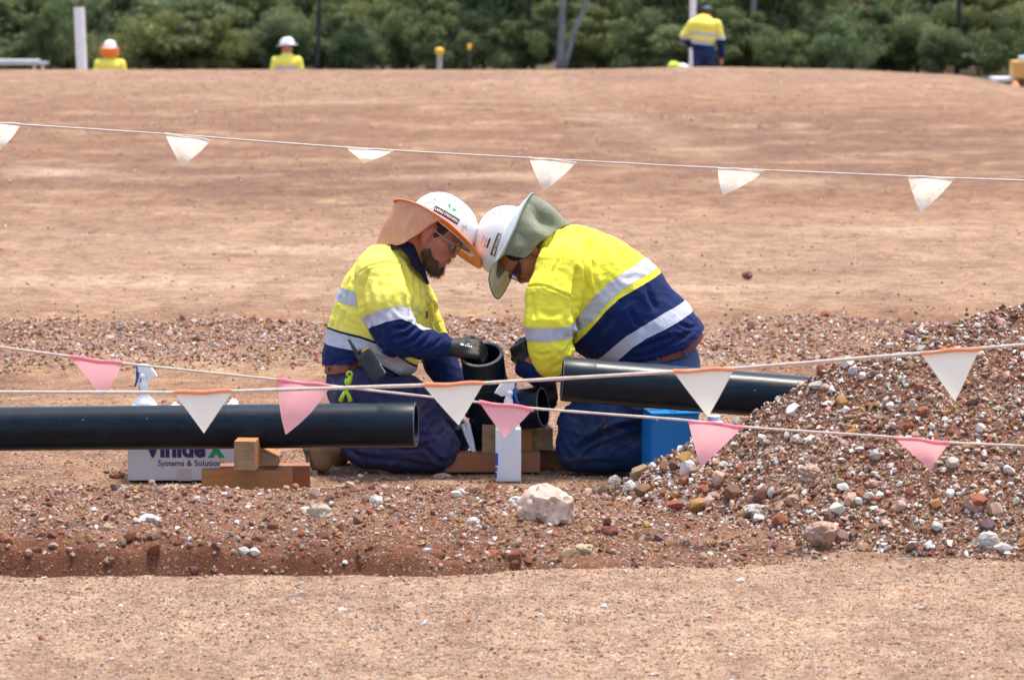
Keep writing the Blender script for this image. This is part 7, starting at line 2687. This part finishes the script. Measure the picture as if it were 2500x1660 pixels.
on_dome(hhB, D_B, [quad_grid(r_.uniform(.004, .010), .0009, 1, 1, r_.uniform(-.018, .018), r_.uniform(-.006, .006)) for _ in range(18)], f, u, ang, M['ink_maroon'], hatB, 'faded_print')
for (x, y) in ((1163, 562), (1155, 580), (1152, 600)):
    f, u = hat_fu(hhB, x, y, 13.96)
    on_dome(hhB, D_B, [quad_grid(.010, .0022, 2, 1)], f, u, ang + .1, M['ink_black'], hatB, 'vent_slot', .001)
for (x, y) in ((1205, 522), (1222, 518), (1241, 517)):
    f, u = hat_fu(hhB, x, y, 13.95)
    on_dome(hhB, D_B, [quad_grid(.007, .003, 2, 1)], f, u, ang + 1.3, M['ink_navy'], hatB, 'vent_slot', .001)
tp = 2 * math.pi
topB = [brimB(0, 0, .95, a) for a in (tp - 1.25, tp - 1.6, tp - 2.0, tp - 2.5, math.pi, 2.5, 2.0, 1.6, 1.3)]
botB = [P(1244, 612, 13.86), P(1262, 626, 13.85), P(1290, 626, 13.85), P(1326, 585, 13.88), P(1390, 548, 13.99), P(1362, 566, 14.10), P(1325, 590, 14.14), P(1290, 610, 14.15), P(1262, 615, 14.14)]
cloth_loft('neck_flap', topB, botB, M['flap_g'], hatB, 60, 22, lambda u, v: .012 * math.exp(-((u - .52) / .16) ** 2) - .030 * math.exp(-((u - .36) / .07) ** 2) + .008 * math.exp(-((u - .18) / .1) ** 2), .016, 7)
glove('glove', P(1286, 893, 13.915), (-.35, .15, .8), (-.7, -.65, 0.1), -1, manB, .75, 0.98, True, .0035)
glove('glove', P(1332, 925, 14.0), (.1, -.2, -.9), (.3, -.9, .1), 1, manB, .5, 0.95, True, .004)

# pale cloth hanging between the knee and the fitting
def free_cloth(name, pts, Y, mat, label, cat, seed=0):
    bm = bmesh.new()
    (a, b, c, d) = [P(x, y, Yy) for (x, y, Yy) in pts]
    rows = []
    for j in range(14):
        v = j / 13
        rows.append([a.lerp(b, i / 9).lerp(d.lerp(c, i / 9), v) + Vector((0, .008 * math.sin(i * 1.7 + seed + v * 2) - .004 * v, 0.002 * math.sin(v * 9 + i))) for i in range(10)])
    loft(bm, rows)
    o = bm_obj(name, bm, mat, None, True)
    md = o.modifiers.new('thickness', 'SOLIDIFY'); md.thickness = .002
    recenter(o)
    return tag(o, label, cat)
free_cloth('cloth', [(1122, 1036, 13.93), (1148, 1032, 13.90), (1163, 1104, 13.86), (1152, 1104, 13.86)], 13.9, M['rag'], 'strip of white cloth hanging between the bearded man\'s knee and the fitting', 'cloth', 1)
# =================================================================== the three workers at the edge of the platform
def far_man(px, Y, top_py, pose, label, hat_mat, flap_mat, standing=True, s=1.0):
    """adult figure seen from behind; pose gives joints in metres (x right, z up, y away) above the feet"""
    x0 = (px - 1250.0) / F_PX * Y
    hz = P(px, top_py, Y).z
    z0 = hz - pose['height'] * s
    root = empty('person', (x0, Y, z0), label, 'person', 'workers at the platform edge')
    def p(x, y, z): return Vector((x0 + x * s, Y + y * s, z0 + z * s))
    def G4(L, k=.03): return Group([Seg(p(*a[:3]), p(*b[:3]), a[3], b[3], (a[4] if len(a) > 4 else a[3]), (b[4] if len(b) > 4 else b[3])) for a, b in zip(L[:-1], L[1:])], k)
    H = pose
    body = [G4(H['torso_in']), G4(H['head'], .02)] + [G4([(q[0], q[1], q[2], q[3] * .7) for q in L]) for L in H['arms'] + H['legs']] + [G4(L) for L in H['hands']]
    V, Q = surface(body, .016, .03); Surf.from_quads(smooth(V, Q, 1), Q).link('body', M['skin_a'], root)
    gs = [G4(H['torso'])] + [G4(L) for L in H['arms']]
    V, Q = surface(gs, .014, .04); V = smooth(V, Q, 1)
    Sx = Surf.from_quads(V, Q)
    D_ = label_groups(Sx.V, gs)
    Sx.add('arm', D_[:, 0] - np.min(D_[:, 1:], 1))
    z = (Sx.V[:, 2] - z0) / s
    zt = z - H.get('tilt', 0.0) * (Sx.V[:, 0] - x0)
    Sx.add('z', zt).add('za', z)
    t = Sx.clip('arm', -1); a = Sx.clip('arm')
    b0, b1, b2, b3, hem = H['bands']
    A0, A1 = H['arm_band']
    def cz(S_, key, lo=None, hi=None):
        if lo is not None: S_ = S_.clip(S_.S[key] - lo)
        if hi is not None: S_ = S_.clip(hi - S_.S[key])
        return S_
    t = cz(t, 'z', hem)
    cz(t, 'z', b3).link('shirt', M['yellow'], root)
    cz(t, 'z', None, b3).link('shirt_hem', M['navy'], root)
    cz(t, 'z', b0, b1).link('reflective_band', M['tape'], root, .004)
    cz(t, 'z', b2, b3).link('reflective_band', M['tape'], root, .004)
    for sd in (-1, 1):
        a1_ = a.clip((a.V[:, 0] - x0) * sd)
        cz(a1_, 'za', A1).largest().link('sleeve', M['yellow'], root)
        cz(a1_, 'za', None, A0).largest().link('forearm_sleeve', M['navy'], root)
        cz(a1_, 'za', A0, A1).largest().link('reflective_band', M['tape'], root, .004)
    V, Q = surface([G4(L) for L in H['legs']] + [G4(H['pelvis'])], .016, .04)
    Surf.from_quads(smooth(V, Q, 1), Q).link('trousers', M['trouser_b'], root)
    for L in H['legs']:
        e = L[-1]
        bm = bmesh.new(); add_box(bm, p(e[0], e[1] + .06, .05), .10, .28, .10, None, .03, 3)
        bm_obj('boot', bm, M['boot'], root, True)
    # hat
    hx, hy, hzz = H['hat']
    Dh = dict(af=.14, h=.12, u0=.03, bf=.20, bs=.17, droop=.02, side=.0); Dh['as'] = .12
    hh = HF(p(hx, hy, hzz), 0.0)
    hh.F = Vector(H.get('hatF', (0, 1, 0))).normalized(); hh.U = Vector(H.get('hatU', (0, 0, 1))).normalized(); hh.S = hh.U.cross(hh.F)
    ht, br = hard_hat(hh, Dh, root, hat_mat, flap_mat or hat_mat, flap_mat or hat_mat, flap_mat or hat_mat, 'hard_hat', False)
    if flap_mat and H.get('flap', True):
        top = [br(0, 0, .9, a) for a in (1.7, 2.2, 2.7, math.pi, tp - 2.7, tp - 2.2, tp - 1.7)]
        bot = [v + Vector((0, .02, -.16)) for v in top]
        cloth_loft('neck_flap', top, bot, flap_mat, ht, 24, 6, lambda u, v: .01, .006, 3)
    return root
def base_pose(lean=0.0):
    return dict(height=1.86,
        torso=[(0, 0, .96, .17, .13), (0, -.01, 1.15, .18, .14), (0, -.03, 1.38, .22, .14), (0, -.02, 1.47, .14, .11)],
        torso_in=[(0, 0, .96, .14, .10), (0, -.01, 1.2, .15, .11), (0, -.02, 1.42, .18, .10)],
        head=[(0, 0, 1.45, .06), (0, .01, 1.56, .06), (0, .02, 1.63, .095, .10), (0, .02, 1.71, .09, .10)],
        arms=[[(-.20, -.02, 1.42, .085), (-.27, -.02, 1.15, .065), (-.25, .10, .92, .05)], [(.20, -.02, 1.42, .085), (.27, -.02, 1.15, .065), (.25, .10, .92, .05)]],
        hands=[[(-.25, .11, .90, .035), (-.25, .14, .80, .03)], [(.25, .11, .90, .035), (.25, .14, .80, .03)]],
        legs=[[(-.10, 0, .92, .11), (-.12, 0, .50, .08), (-.13, -.02, .08, .06)], [(.10, 0, .92, .11), (.12, 0, .50, .08), (.13, -.02, .08, .06)]],
        pelvis=[(0, 0, .88, .16, .13), (0, 0, 1.0, .16, .13)],
        bands=(1.18, 1.24, 1.00, 1.06, .86), arm_band=(1.10, 1.17), hat=(0, .02, 1.70))
p1 = base_pose()
far_man(271, 67.0, 97, p1, 'worker at the far left seen from behind, white hat with a bright orange neck cloth', M['helmet'], M['orange'])
p2 = base_pose(); p2['hatF'] = (-.95, .3, -.1); p2['flap'] = False; p2['bands'] = (1.26, 1.33, 1.0, 1.06, .86)
far_man(702, 67.0, 90, p2, 'worker with a plain white hard hat and hunched yellow back at the platform edge', M['helmet'], M['sage_pale'])
p3 = base_pose()
p3.update(height=1.74,
    torso=[(-.03, 0, .96, .19, .13), (-.02, -.01, 1.15, .21, .14), (-.02, -.02, 1.38, .25, .14), (0, .02, 1.46, .17, .12)],
    head=[(.02, .06, 1.45, .06), (.04, .14, 1.52, .06), (.05, .20, 1.56, .09, .10), (.05, .24, 1.58, .085, .10)],
    arms=[[(-.22, -.02, 1.40, .085), (-.37, .0, 1.20, .070), (-.25, .12, 1.03, .052)], [(.22, -.02, 1.40, .09), (.295, -.01, 1.12, .075), (.31, .04, .84, .055)]],
    hands=[[(-.22, .13, 1.02, .035), (-.16, .15, .98, .03)], [(.31, .05, .82, .035), (.31, .06, .70, .038)]],
    bands=(1.20, 1.26, 1.04, 1.11, .82), arm_band=(1.13, 1.20), hat=(.05, .19, 1.58), hatF=(.25, .9, -.5), hatU=(.1, .45, .88), tilt=-.1, flap=False)
r3 = far_man(1718, 66.0, 14, p3, 'standing worker in yellow and navy shirt and dark green cap, back turned, looking down', simple('dark_green_cap', (.012, .05, .045), .6, .2, 10, .1), simple('dark_green_cap_brim', (.015, .05, .045), .7, .2, 10, .1))
